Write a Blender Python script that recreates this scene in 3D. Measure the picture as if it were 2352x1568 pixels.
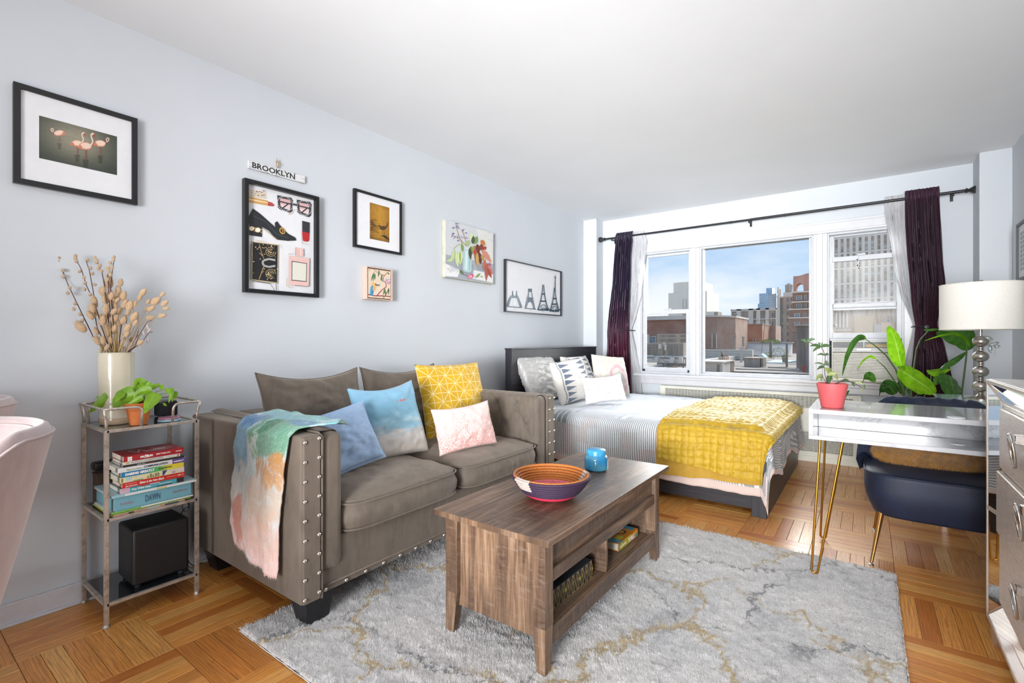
import bpy, bmesh, math, random
import numpy as np
from math import sin, cos, pi, radians, sqrt, atan2, exp
from mathutils import Vector, Matrix, noise as mnoise
random.seed(7)
SC = bpy.context.scene
C = SC.collection
for _o in list(bpy.data.objects): bpy.data.objects.remove(_o)
# ------------------------------------------------------------------ camera
H_EYE = 1.12
cd = bpy.data.cameras.new('camera'); cam = bpy.data.objects.new('camera', cd); C.objects.link(cam)
cd.sensor_width = 36; cd.lens = 36*1114/2352; cd.shift_y = -2/2352; cd.clip_start = .05; cd.clip_end = 2000
cam.location = (2.73, 0, H_EYE); cam.rotation_euler = (pi/2, 0, radians(36.2)); SC.camera = cam
# ------------------------------------------------------------------ exposure
SC.view_settings.view_transform = 'Standard'; SC.view_settings.look = 'None'
SC.view_settings.exposure = .16; SC.view_settings.gamma = 1; SC.view_settings.use_curve_mapping = False
# ------------------------------------------------------------------ sky
w = bpy.data.worlds.new('sky'); SC.world = w; w.use_nodes = True
nt = w.node_tree; nt.nodes.clear()
def wn(t): return nt.nodes.new(t)
wo = wn('ShaderNodeOutputWorld'); bg = wn('ShaderNodeBackground'); tc = wn('ShaderNodeTexCoord')
mp = wn('ShaderNodeMapping'); mp.inputs['Scale'].default_value = (1, 1, 3.2)
nz = wn('ShaderNodeTexNoise'); nz.inputs['Scale'].default_value = 2.6; nz.inputs['Detail'].default_value = 7; nz.inputs['Roughness'].default_value = .55
sp = wn('ShaderNodeSeparateXYZ'); cr = wn('ShaderNodeValToRGB'); g = wn('ShaderNodeValToRGB'); mx = wn('ShaderNodeMix'); mx.data_type = 'RGBA'
ms = wn('ShaderNodeMath'); ms.operation = 'MULTIPLY'
hz = wn('ShaderNodeValToRGB')
L = nt.links.new
L(tc.outputs['Generated'], mp.inputs[0]); L(mp.outputs[0], nz.inputs['Vector']); L(tc.outputs['Generated'], sp.inputs[0])
L(nz.outputs[0], cr.inputs[0]); cr.color_ramp.elements[0].position = .42; cr.color_ramp.elements[1].position = .60
L(sp.outputs[2], g.inputs[0])
e = g.color_ramp.elements; e[0].position = 0; e[0].color = (.60, .72, .84, 1); e[1].position = .6; e[1].color = (.22, .40, .74, 1)
q = g.color_ramp.elements.new(.16); q.color = (.36, .54, .78, 1)
L(sp.outputs[2], hz.inputs[0])
e = hz.color_ramp.elements; e[0].position = .02; e[0].color = (1, 1, 1, 1); e[1].position = .26; e[1].color = (.15, .15, .15, 1)
L(cr.outputs[0], ms.inputs[0]); L(hz.outputs[0], ms.inputs[1])
L(ms.outputs[0], mx.inputs[0]); L(g.outputs[0], mx.inputs[6]); mx.inputs[7].default_value = (.84, .84, .86, 1)
L(mx.outputs[2], bg.inputs[0]); bg.inputs[1].default_value = 1.15; L(bg.outputs[0], wo.inputs[0])
# ------------------------------------------------------------------ sun (broad: hazy bright sky over the roofs)
sd = bpy.data.lights.new('sun', 'SUN'); sun = bpy.data.objects.new('sun', sd); C.objects.link(sun)
sd.energy = 11.0; sd.angle = radians(55); sd.color = (1, .985, .96)
sun.rotation_euler = Vector((-.12, -1, -.38)).to_track_quat('-Z', 'Y').to_euler(); sun.location = (2, 8, 6)
# ------------------------------------------------------------------ added fill lights behind the camera, out of view, to even the room
def area(name, loc, direction, sx, sy, power, color=(1, 1, 1), spread=180):
    d = bpy.data.lights.new(name, 'AREA'); d.shape = 'RECTANGLE'; d.size = sx; d.size_y = sy; d.energy = power; d.color = color
    o = bpy.data.objects.new(name, d); C.objects.link(o); o.location = loc
    o.rotation_euler = Vector(direction).to_track_quat('-Z', 'Y').to_euler(); d.spread = radians(spread); return o
area('room_fill', (2.8, -2.85, 1.35), (-.16, 1, .14), 1.5, 2.2, 100, (.985, .99, 1), 80)
area('ceiling_fill', (2.2, -.5, 1.3), (0, .9, 1), 2.2, 1.4, 14, (.985, .99, 1), 150)
area('far_fill', (3.0, -2.9, 1.0), (-.30, 1, .13), 1.0, .6, 30, (.985, .99, 1), 42)

# ================================================================== helpers
def hx(s):
    s = s.lstrip('#'); v = [int(s[i:i+2], 16)/255 for i in (0, 2, 4)]
    return tuple((c/12.92 if c <= .04045 else ((c+.055)/1.055)**2.4) for c in v) + (1,)
class G:
    """tiny node-graph builder round one Principled BSDF"""
    def __init__(s, name):
        s.m = bpy.data.materials.new(name); s.m.use_nodes = True; s.t = s.m.node_tree; s.n = s.t.nodes; s.n.clear()
        s.o = s.n.new('ShaderNodeOutputMaterial'); s.b = s.n.new('ShaderNodeBsdfPrincipled'); s.t.links.new(s.b.outputs[0], s.o.inputs[0])
    def put(s, sock, v):
        if hasattr(v, 'is_output'): s.t.links.new(v, sock)
        elif isinstance(v, str): sock.default_value = hx(v)
        elif isinstance(v, (tuple, list)) and len(v) == 3 and sock.type == 'RGBA': sock.default_value = (*v, 1)
        else: sock.default_value = v
    def coord(s, k='Object'): 
        if not hasattr(s, 'tc'): s.tc = s.n.new('ShaderNodeTexCoord')
        return s.tc.outputs[k]
    def math(s, op, a, b=0., c=0.):
        n = s.n.new('ShaderNodeMath'); n.operation = op
        for i, v in enumerate((a, b, c)): s.put(n.inputs[i], v)
        return n.outputs[0]
    def mix(s, f, a, b, blend='MIX'):
        n = s.n.new('ShaderNodeMix'); n.data_type = 'RGBA'; n.blend_type = blend
        s.put(n.inputs[0], f); s.put(n.inputs[6], a); s.put(n.inputs[7], b); return n.outputs[2]
    def map(s, v, scale=(1, 1, 1), rot=(0, 0, 0), loc=(0, 0, 0)):
        n = s.n.new('ShaderNodeMapping'); s.put(n.inputs[0], v)
        s.put(n.inputs[1], loc); s.put(n.inputs[2], rot); s.put(n.inputs[3], scale); return n.outputs[0]
    def noise(s, v, scale=5, detail=3, rough=.5, dist=0., color=False):
        n = s.n.new('ShaderNodeTexNoise'); s.put(n.inputs['Vector'], v); s.put(n.inputs['Scale'], scale)
        n.inputs['Detail'].default_value = detail; n.inputs['Roughness'].default_value = rough; n.inputs['Distortion'].default_value = dist
        return n.outputs[1 if color else 0]
    def voro(s, v, scale=5, feature='F1', out=0, rnd=1.):
        n = s.n.new('ShaderNodeTexVoronoi'); n.feature = feature; s.put(n.inputs['Vector'], v); n.inputs['Scale'].default_value = scale
        n.inputs['Randomness'].default_value = rnd; return n.outputs[out]
    def white(s, v):
        n = s.n.new('ShaderNodeTexWhiteNoise'); n.noise_dimensions = '3D'; s.put(n.inputs['Vector'], v); return n.outputs[0]
    def wave(s, v, scale, dist=0, detail=2, dscale=1, kind='BANDS', axis='X'):
        n = s.n.new('ShaderNodeTexWave'); n.wave_type = kind; n.bands_direction = axis; s.put(n.inputs['Vector'], v)
        n.inputs['Scale'].default_value = scale; n.inputs['Distortion'].default_value = dist
        n.inputs['Detail'].default_value = detail; n.inputs['Detail Scale'].default_value = dscale; return n.outputs[1]
    def ramp(s, f, stops, interp='LINEAR'):
        n = s.n.new('ShaderNodeValToRGB'); s.put(n.inputs[0], f); r = n.color_ramp; r.interpolation = interp
        while len(r.elements) < len(stops): r.elements.new(.5)
        for el, (p, c) in zip(r.elements, stops):
            el.position = p; el.color = hx(c) if isinstance(c, str) else ((c, c, c, 1) if isinstance(c, (int, float)) else (*c[:3], 1))
        return n.outputs[0]
    def sep(s, v):
        n = s.n.new('ShaderNodeSeparateXYZ'); s.put(n.inputs[0], v); return n.outputs[0], n.outputs[1], n.outputs[2]
    def com(s, x=0., y=0., z=0.):
        n = s.n.new('ShaderNodeCombineXYZ'); s.put(n.inputs[0], x); s.put(n.inputs[1], y); s.put(n.inputs[2], z); return n.outputs[0]
    def add(s, a, b):
        n = s.n.new('ShaderNodeVectorMath'); n.operation = 'ADD'; s.put(n.inputs[0], a); s.put(n.inputs[1], b); return n.outputs[0]
    def attr(s, name, out=0):
        n = s.n.new('ShaderNodeAttribute'); n.attribute_name = name; return n.outputs[out]
    def objrand(s): return s.n.new('ShaderNodeObjectInfo').outputs['Random']
    def island(s): return s.n.new('ShaderNodeNewGeometry').outputs['Random Per Island']
    def bump(s, h, strength=.3, dist=.01):
        n = s.n.new('ShaderNodeBump'); n.inputs['Strength'].default_value = strength; n.inputs['Distance'].default_value = dist
        s.put(n.inputs['Height'], h)
        if s.b.inputs['Normal'].is_linked: s.t.links.new(s.b.inputs['Normal'].links[0].from_socket, n.inputs['Normal'])
        s.t.links.new(n.outputs[0], s.b.inputs['Normal'])
    def set(s, color=None, rough=None, metal=None, sheen=None, spec=None, coat=None, sss=None, trans=None, alpha=None, emit=None, estr=None):
        for k, v in (('Base Color', color), ('Roughness', rough), ('Metallic', metal), ('Sheen Weight', sheen), ('Specular IOR Level', spec),
                     ('Coat Weight', coat), ('Subsurface Weight', sss), ('Transmission Weight', trans), ('Alpha', alpha), ('Emission Color', emit), ('Emission Strength', estr)):
            if v is not None: s.put(s.b.inputs[k], v)
        return s.m
_MC = {}
def flat(c, rough=.6, metal=0., name=None, vary=.06, scale=30, bump=0., **k):
    """plain coloured procedural material with slight tone variation"""
    key = (c, rough, metal, name, vary, scale, bump, tuple(sorted(k.items())))
    if key in _MC: return _MC[key]
    g_ = G(name or 'mat_'+c.strip('#')); col = hx(c)
    n = g_.noise(g_.coord(), scale, 3)
    lo = tuple(x*(1-vary) for x in col[:3]); hi = tuple(min(1, x*(1+vary)) for x in col[:3])
    g_.set(color=g_.ramp(n, [(.3, lo), (.7, hi)]), rough=rough, metal=metal, **k)
    if bump: g_.bump(n, bump, .003)
    _MC[key] = g_.m; return g_.m
def vcol(name='print', rough=.6, attr='Col', **k):
    key = ('vcol', name, rough)
    if key in _MC: return _MC[key]
    g_ = G(name); n = g_.noise(g_.coord(), 160, 2)
    g_.set(color=g_.mix(.10, g_.attr(attr), g_.ramp(n, [(.35, .55), (.65, 1.)]), 'MULTIPLY'), rough=rough, **k); _MC[key] = g_.m; return g_.m

def root_loc(o):
    v = Vector((0, 0, 0))
    while o is not None: v += Vector(o.location); o = o.parent
    return v
def finish(me, mats, name, parent, smooth=None, bevel=0, seg=2, sub=0, solid=0):
    for m in (mats if isinstance(mats, (list, tuple)) else [mats]): me.materials.append(m)
    if parent is not None: me.transform(Matrix.Translation(-root_loc(parent)))
    if smooth is not None:
        me.polygons.foreach_set('use_smooth', [True]*len(me.polygons))
        if smooth < 3: me.set_sharp_from_angle(angle=smooth)
    me.update()
    o = bpy.data.objects.new(name, me); C.objects.link(o); o.parent = parent
    if solid: md = o.modifiers.new('t', 'SOLIDIFY'); md.thickness = solid; md.offset = 0
    if bevel:
        md = o.modifiers.new('b', 'BEVEL'); md.width = bevel; md.segments = seg; md.limit_method = 'ANGLE'; md.angle_limit = radians(40)
    if sub: md = o.modifiers.new('s', 'SUBSURF'); md.levels = sub; md.render_levels = sub
    return o
class MB:
    def __init__(s): s.v = []; s.f = []; s.mi = []; s.c = []; s.k = 0; s.col = None; s.uv = {}
    def add(s, vs, fs, M=None):
        b = len(s.v)
        if M is not None: vs = [tuple(M @ Vector(p)) for p in vs]
        s.v += [tuple(p) for p in vs]; s.f += [tuple(b+i for i in f) for f in fs]; s.mi += [s.k]*len(fs); s.c += [s.col]*len(fs); return s
    def box(s, x0, x1, y0, y1, z0, z1, M=None):
        return s.add([(x0, y0, z0), (x1, y0, z0), (x1, y1, z0), (x0, y1, z0), (x0, y0, z1), (x1, y0, z1), (x1, y1, z1), (x0, y1, z1)],
                     [(0, 3, 2, 1), (4, 5, 6, 7), (0, 1, 5, 4), (1, 2, 6, 5), (2, 3, 7, 6), (3, 0, 4, 7)], M)
    def cbox(s, c, d, M=None): return s.box(c[0]-d[0]/2, c[0]+d[0]/2, c[1]-d[1]/2, c[1]+d[1]/2, c[2]-d[2]/2, c[2]+d[2]/2, M)
    def tube(s, pts, r, n=8, cap=True, sq=False):
        P = [Vector(p) for p in pts]; R = r if isinstance(r, (list, tuple)) else [r]*len(P)
        vs = []; fs = []; up = None
        for i, p in enumerate(P):
            t = (P[min(i+1, len(P)-1)]-P[max(i-1, 0)]).normalized()
            if up is None:
                up = Vector((0, 0, 1)) if abs(t.z) < .9 else Vector((1, 0, 0))
            a = (up-t*up.dot(t)).normalized(); b = t.cross(a); up = a
            for j in range(n):
                th = 2*pi*(j+(.5 if sq else 0))/n; rr = R[i]*(1.414 if sq else 1)
                vs.append(p+a*cos(th)*rr+b*sin(th)*rr)
        for i in range(len(P)-1):
            for j in range(n): fs.append((i*n+j, i*n+(j+1) % n, (i+1)*n+(j+1) % n, (i+1)*n+j))
        if cap: fs.append(tuple(range(n-1, -1, -1))); fs.append(tuple((len(P)-1)*n+j for j in range(n)))
        return s.add(vs, fs)
    def lathe(s, prof, c=(0, 0, 0), n=24, M=None, sx=1, sy=1):
        vs = []; fs = []
        for r, z in prof:
            for j in range(n): a = 2*pi*j/n; vs.append((c[0]+r*cos(a)*sx, c[1]+r*sin(a)*sy, c[2]+z))
        for i in range(len(prof)-1):
            for j in range(n): fs.append((i*n+j, i*n+(j+1) % n, (i+1)*n+(j+1) % n, (i+1)*n+j))
        if prof[0][0] > 1e-6: fs.append(tuple(range(n-1, -1, -1)))
        if prof[-1][0] > 1e-6: fs.append(tuple((len(prof)-1)*n+j for j in range(n)))
        return s.add(vs, fs, M)
    def sph(s, c, rx, ry=None, rz=None, n=10, m=7, M=None):
        ry = ry or rx; rz = rz or rx
        return s.lathe([(max(1e-7, sin(pi*i/m)), -cos(pi*i/m)) for i in range(m+1)], (0, 0, 0), n, (M or Matrix.Identity(4)) @ Matrix.Translation(c) @ Matrix.Diagonal((rx, ry, rz, 1)))
    def prism(s, poly, h0, h1, f):
        """poly: 2D outline; f(a,b,h)->xyz"""
        n = len(poly); vs = [f(a, b, h0) for a, b in poly]+[f(a, b, h1) for a, b in poly]
        return s.add(vs, [tuple(range(n-1, -1, -1)), tuple(range(n, 2*n))]+[(i, (i+1) % n, n+(i+1) % n, n+i) for i in range(n)])
    def grid(s, fn, nu, nv, uvfn=None, closeu=False):
        b = len(s.v); vs = []; 
        for j in range(nv+1):
            for i in range(nu+(0 if closeu else 1)):
                u = i/nu; v = j/nv; vs.append(fn(u, v)); s.uv[b+len(vs)-1] = uvfn(u, v) if uvfn else (u, v)
        W = nu+(0 if closeu else 1)
        fs = [(j*W+i, j*W+(i+1) % W, (j+1)*W+(i+1) % W, (j+1)*W+i) for j in range(nv) for i in range(nu)]
        return s.add(vs, fs)
    def mesh(s, name, recalc=True):
        me = bpy.data.meshes.new(name); me.from_pydata(s.v, [], s.f); 
        if len(set(s.mi)) > 1: me.polygons.foreach_set('material_index', s.mi)
        if any(c is not None for c in s.c):
            ca = me.color_attributes.new('Col', 'FLOAT_COLOR', 'CORNER'); arr = []
            for f, c in zip(s.f, s.c): arr += list((c or (1, 1, 1, 1)))*len(f)
            ca.data.foreach_set('color', arr)
        if s.uv:
            ul = me.uv_layers.new(name='UVMap'); li = np.empty(len(me.loops), dtype=np.int32); me.loops.foreach_get('vertex_index', li)
            tab = np.zeros((len(s.v), 2)); 
            for k_, v_ in s.uv.items(): tab[k_] = v_
            ul.data.foreach_set('uv', tab[li].astype(np.float32).ravel())
        if recalc:
            bm = bmesh.new(); bm.from_mesh(me); bmesh.ops.recalc_face_normals(bm, faces=bm.faces); bm.to_mesh(me); bm.free()
        return me
    def obj(s, name, mats, parent=None, recalc=True, **k): return finish(s.mesh(name, recalc), mats, name, parent, **k)
def bx(name, m, parent, *a, bevel=.002, **k): return MB().box(*a).obj(name, m, parent, bevel=bevel, **k)
def thing(name, label, cat, loc=(0, 0, 0), group=None):
    o = bpy.data.objects.new(name, None); C.objects.link(o); o.location = loc; o.empty_display_size = .05
    o['label'] = label; o['category'] = cat
    if group: o['group'] = group
    return o
def tag(o, label=None, cat=None, group=None, kind=None):
    for k, v in (('label', label), ('category', cat), ('group', group), ('kind', kind)):
        if v: o[k] = v
    return o
def move(root, loc, rot=(0, 0, 0)): root.location = loc; root.rotation_euler = rot; return root
def dup(root, loc=None, rot=None, label=None):
    r = root.copy(); C.objects.link(r)
    if loc is not None: r.location = loc
    if rot is not None: r.rotation_euler = rot
    if label: r['label'] = label
    for ch in list(root.children):
        c = ch.copy(); C.objects.link(c); c.parent = r
        for gch in ch.children: d = gch.copy(); C.objects.link(d); d.parent = c
    return r
def inst(me, name, parent, loc, rot=None, scale=None):
    """a part that shares its mesh; loc in world, parent root unrotated"""
    o = bpy.data.objects.new(name, me); C.objects.link(o); o.parent = parent
    o.location = Vector(loc)-(root_loc(parent) if parent else Vector((0, 0, 0)))
    if rot is not None: o.rotation_mode = 'QUATERNION'; o.rotation_quaternion = rot
    if scale is not None: o.scale = scale
    return o
def struct(o): o['kind'] = 'structure'; return o
_fonts = {}
def text(s, size, mat, parent, origin, right, up, name='lettering', width=None, bold=0., ext=.0004, shear=0., spacing=1.):
    cu = bpy.data.curves.new('t', 'FONT'); cu.body = s; cu.size = size; cu.extrude = ext; cu.offset = bold; cu.shear = shear; cu.space_character = spacing
    cu.resolution_u = 2; cu.align_x = 'LEFT'
    ob = bpy.data.objects.new('t', cu); me = bpy.data.meshes.new_from_object(ob); bpy.data.objects.remove(ob); bpy.data.curves.remove(cu)
    xs = [v.co.x for v in me.vertices] or [0, 1]; w0, w1 = min(xs), max(xs)
    sx = (width/(w1-w0)) if width else 1
    r = Vector(right).normalized(); u = Vector(up).normalized(); n = r.cross(u)
    M = Matrix(((r.x, u.x, n.x, 0), (r.y, u.y, n.y, 0), (r.z, u.z, n.z, 0), (0, 0, 0, 1)))
    me.transform(Matrix.Translation(origin) @ M @ Matrix.Diagonal((sx, 1, 1, 1)) @ Matrix.Translation((-w0, 0, 0)))
    me.materials.clear(); return finish(me, mat, name, parent)
def sstep(x, a, b): t = max(0, min(1, (x-a)/(b-a))); return t*t*(3-2*t)
def nz3(x, y, z=0., o=3):
    return mnoise.fractal(Vector((x, y, z)), .6, 2.1, o)
def lerp(a, b, t): return a+(b-a)*t
def interp(x, tab):
    """piecewise linear in a sorted table of (x, y)"""
    tab = sorted(tab); 
    return float(np.interp(x, [t[0] for t in tab], [t[1] for t in tab]))
# ================================================================== room shell
HC = 2.55
def plaster(name, c, s=.10):
    g_ = G(name); o = g_.coord(); n = g_.noise(o, 60, 5, .6); n2 = g_.noise(o, 2.2, 3)
    c1 = hx(c); g_.set(color=g_.mix(g_.ramp(n2, [(.35, 0.), (.65, .5)]), c1, tuple(x*.95 for x in c1[:3])), rough=.75); g_.bump(n, s, .002)
    g_.bump(g_.noise(o, 9, 3), s, .004); return g_.m
M_wall = plaster('wall_paint', '#c6cbd1'); M_ceil = plaster('ceiling_paint', '#e6e9ec'); M_trim = flat('#c4c5c9', .38, name='trim_paint', vary=.03, scale=14, bump=.15)
M_base = flat('#c6c6cb', .55, name='baseboard_paint', vary=.05, scale=30, bump=.3)
struct(MB().box(-.12, 0, -3, 5.7, 0, HC).obj('wall_left', M_wall)); struct(MB().box(3.6, 3.72, -3, 5.7, 0, HC).obj('wall_right', M_wall))
struct(MB().box(0, 3.6, -3.12, -3, 0, HC).obj('wall_back', M_wall))
struct(MB().box(-.12, 3.72, -3.12, 5.7, HC, HC+.1).obj('ceiling', M_ceil))
WX0, WX1, WZ0, WZ1 = .62, 3.02, .745, 2.185
struct(MB().box(0, WX0, 5.35, 5.6, 0, HC).box(WX1, 3.6, 5.35, 5.6, 0, HC).box(WX0, WX1, 5.35, 5.6, 0, WZ0).box(WX0, WX1, 5.35, 5.6, WZ1, HC).obj('wall_window', M_wall))
struct(MB().box(0, .172, 5.17, 5.35, 0, HC).obj('wall_pier_left', M_wall, bevel=.004)); struct(MB().box(3.42, 3.6, 5.08, 5.35, 0, HC).obj('wall_pier_right', M_wall, bevel=.004))
def baseb(name, *a): return struct(MB().box(*a).obj(name, M_base, bevel=.004))
baseb('baseboard_left', 0, .016, -3, 5.17, 0, .088); baseb('baseboard_right', 3.584, 3.6, -3, 5.08, 0, .088); baseb('baseboard_window', .172, 3.42, 5.334, 5.35, 0, .088)
struct(MB().box(0, .028, -3, 5.17, 0, .012).obj('trim_1', M_base, bevel=.003))
# floor slab and parquet strips
M_sub = flat('#3a2415', .8, name='subfloor')
floor = struct(MB().box(-.12, 3.72, -3.12, 5.7, -.14, -.0125).obj('floor', M_sub))
g_ = G('oak_parquet'); uvc = g_.coord('UV'); rnd = g_.math('FRACT', g_.math('ADD', g_.objrand(), g_.island())); off = g_.com(g_.math('MULTIPLY', rnd, 37.), g_.math('MULTIPLY', rnd, 91.), rnd)
v = g_.add(uvc, off)
gr = g_.noise(g_.map(v, (3, 60, 1)), 3.0, 5, .6, .6); rings = g_.wave(g_.map(v, (2.2, 17, 1)), 1.6, 9, 3, 1.3, axis='Y')
base = g_.ramp(rnd, [(0, '#b86a2c'), (.18, '#da8f42'), (.4, '#eba554'), (.62, '#dc9443'), (.82, '#f0b767'), (1, '#c67f38')])
c = g_.mix(g_.ramp(gr, [(.35, 0.), (.75, .55)]), base, '#7e4820', 'MIX'); c = g_.mix(g_.ramp(rings, [(.0, .42), (.35, 0.)]), c, '#7b4a20')
c = g_.mix(g_.ramp(g_.noise(g_.map(v, (6, 14, 1)), 4, 4), [(.66, 0.), (.78, .6)]), c, '#57311a')
g_.set(color=c, rough=g_.ramp(gr, [(.2, .27), (.8, .42)]), spec=.55, coat=.25); g_.b.inputs['Coat Roughness'].default_value = .22
g_.bump(gr, .06, .001); g_.bump(g_.noise(g_.coord('Object'), 5, 2), .12, .004); M_oak = g_.m
PB = .357; NS = 6; SW = PB/NS
def plank_mb(mb, x0, y0, along_x, L_, W_, dz):
    g = .0006; z0, z1 = -.0124, dz
    def fn(i, j, z): 
        a = g+i*(L_-2*g); b = g+j*(W_-2*g); return (x0+a, y0+b, z) if along_x else (x0+b, y0+a, z)
    e = .0009
    vs = []; uv = []
    for (i, j) in ((0, 0), (1, 0), (1, 1), (0, 1)): vs.append(fn(i, j, z0)); uv.append((i*L_, j*W_))
    for (i, j) in ((0, 0), (1, 0), (1, 1), (0, 1)): vs.append(fn(i, j, z1-e)); uv.append((i*L_, j*W_))
    for (i, j) in ((0, 0), (1, 0), (1, 1), (0, 1)):
        p = fn(i, j, z1); q = fn(.5, .5, z1); k_ = Vector(q)-Vector(p); d = Vector((math.copysign(e, k_.x), math.copysign(e, k_.y), 0)); vs.append(tuple(Vector(p)+d)); uv.append((i*L_, j*W_))
    b = len(mb.v)
    for i, t in enumerate(uv): mb.uv[b+i] = t
    fs = [(8, 9, 10, 11)]+[(4+i, 4+(i+1) % 4, 8+(i+1) % 4, 8+i) for i in range(4)]+[(i, (i+1) % 4, 4+(i+1) % 4, 4+i) for i in range(4)]
    if not along_x: fs = [tuple(reversed(f)) for f in fs]
    mb.add(vs, fs)
YL = [-.37, -.013, .344, .70, 1.056, 1.41, 1.76, 2.07, 2.379, 2.748, 3.115, 3.485, 3.845, 4.20, 4.56, 4.92, 5.28, 5.64]
XL = [-.017+PB*i for i in range(11)]
YL = [-.37-PB*i for i in range(7, 0, -1)]+YL
fw = Vector((-sin(radians(36.2)), cos(radians(36.2)))); rt = Vector((fw.y, -fw.x))
planks = []
for iy in range(len(YL)-1):
    for ix in range(len(XL)-1):
        ax = ((ix+iy) % 2 == 0)
        for k in range(NS):
            if ax: x0, y0, L_, W_ = XL[ix], YL[iy]+k*(YL[iy+1]-YL[iy])/NS, PB, (YL[iy+1]-YL[iy])/NS
            else: x0, y0, L_, W_ = XL[ix]+k*SW, YL[iy], (YL[iy+1]-YL[iy]), SW
            if not ax and x0+W_ > 3.61: continue
            if ax and x0+L_ > 3.61: L_ = 3.61-x0
            if L_ < .03: continue
            cx_, cy_ = (x0+L_/2, y0+W_/2) if ax else (x0+W_/2, y0+L_/2)
            p = Vector((cx_-2.73, cy_)); d = p.dot(fw); s_ = p.dot(rt)
            vis = d > .2 and abs(s_/d) < 1.1 and H_EYE/d*1114 < 830 and not (.84 < cx_ < 2.78 and .95 < cy_ < 2.88) and not (cx_ < 2.15 and cy_ > 3.5) and not (.15 < cx_ < .95 and 1.1 < cy_ < 2.75)
            planks.append((0 if vis else 1, d if d > 0 else 99-d, x0, y0, ax, L_, W_))
planks.sort()
cache = {}; joined = MB()
for i, (nv, d, x0, y0, ax, L_, W_) in enumerate(planks):
    if not nv and i < 300:
        key = (ax, round(L_, 3), round(W_, 3))
        if key not in cache:
            mb = MB(); plank_mb(mb, 0, 0, ax, L_, W_, 0.); me = mb.mesh('plank', False); me.materials.append(M_oak); cache[key] = me
        inst(cache[key], 'plank', floor, (x0, y0, random.uniform(-.0006, .0002)))
    else: plank_mb(joined, x0, y0, ax, L_, W_, random.uniform(-.0005, 0))
o = joined.obj('planks', M_oak, floor, recalc=False); tag(o, kind='stuff')

# ------------------------------------------------------------------ windows
M_sash = flat('#b9bcc1', .42, name='painted_metal_sash', vary=.06, scale=18, bump=.1); M_gap = flat('#1c1e22', .7, name='dark_gap')
g_ = G('window_glass'); tr = g_.n.new('ShaderNodeBsdfTransparent'); gl = g_.n.new('ShaderNodeBsdfGlossy'); gl.inputs['Roughness'].default_value = .01; ly = g_.n.new('ShaderNodeLayerWeight'); ly.inputs[0].default_value = .25
ms_ = g_.n.new('ShaderNodeMixShader'); g_.t.links.new(g_.math('MULTIPLY', ly.outputs['Fresnel'], .07), ms_.inputs[0]); tr.inputs[0].default_value = (.97, .98, .975, 1)
g_.t.links.new(tr.outputs[0], ms_.inputs[1]); g_.t.links.new(gl.outputs[0], ms_.inputs[2]); g_.t.links.new(ms_.outputs[0], g_.o.inputs[0]); M_glass = g_.m
# dusty glass: clear glass with a thin milky film of dirt
g_ = G('dusty_glass'); tr = g_.n.new('ShaderNodeBsdfTransparent'); df = g_.n.new('ShaderNodeBsdfTranslucent'); df.inputs[0].default_value = (.85, .80, .74, 1)
ms_ = g_.n.new('ShaderNodeMixShader'); f_ = g_.ramp(g_.noise(g_.map(g_.coord(), (1, 1, .8)), 2.4, 3), [(.3, .02), (.7, .10)]); g_.t.links.new(f_, ms_.inputs[0])
g_.t.links.new(tr.outputs[0], ms_.inputs[1]); g_.t.links.new(df.outputs[0], ms_.inputs[2]); g_.t.links.new(ms_.outputs[0], g_.o.inputs[0]); M_dusty = g_.m
# casing (trim) around and between the openings
def tr_(name, mb): return struct(mb.obj(name, M_trim, None, bevel=.004))
tr_('trim_2', MB().box(.60, 3.05, 5.318, 5.352, 2.128, 2.20).box(.60, 3.05, 5.33, 5.352, 2.20, 2.225).box(.60, 3.05, 5.30, 5.352, 2.108, 2.13))
tr_('trim_3', MB().box(1.203, 1.300, 5.322, 5.50, .745, 2.15).box(1.222, 1.262, 5.31, 5.33, .75, 2.12))
tr_('trim_4', MB().box(2.322, 2.436, 5.322, 5.50, .745, 2.16).box(2.350, 2.400, 5.31, 5.33, .75, 2.12))
tr_('trim_5', MB().box(.60, .648, 5.322, 5.50, .745, 2.15)); tr_('trim_6', MB().box(2.985, 3.05, 5.322, 5.50, .745, 2.15))
sill = struct(MB().box(.58, 3.06, 5.265, 5.50, .725, .752).box(.60, 3.04, 5.295, 5.352, .695, .725).box(.60, 3.04, 5.31, 5.352, .64, .695).obj('trim_7', M_trim, bevel=.004))
def sash(name, root, x0, x1, z0, z1, y, fx=.022, fz=.03, d=.03, glass=M_glass, bot=None):
    b = bot or fz
    f = MB().box(x0, x0+fx, y, y+d, z0, z1).box(x1-fx, x1, y, y+d, z0, z1).box(x0+fx, x1-fx, y, y+d, z0, z0+b).box(x0+fx, x1-fx, y, y+d, z1-fz, z1).obj(name, M_sash, root, bevel=.002)
    MB().box(x0+fx-.003, x1-fx+.003, y+d*.45, y+d*.45+.004, z0+b-.003, z1-fz+.003).obj('pane', glass, f); return f
def win_frame(n, x0, x1):
    r = bpy.data.objects.new('window_%d' % n, None); C.objects.link(r); r.location = (x0, 5.35, WZ0); r['kind'] = 'structure'
    MB().box(x0, x0+.014, 5.33, 5.46, .752, 2.12).box(x1-.014, x1, 5.33, 5.46, .752, 2.12).box(x0+.014, x1-.014, 5.33, 5.46, 2.09, 2.12).box(x0+.014, x1-.014, 5.33, 5.46, .752, .775).obj('window_frame', M_sash, r, bevel=.002); return r
w1 = win_frame(1, .648, 1.203)
sash('upper_sash', w1, .674, 1.190, 1.43, 2.092, 5.395, .028, .026, .028); sash('lower_sash', w1, .664, 1.186, .775, 1.462, 5.355, .038, .045, .028)
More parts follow.
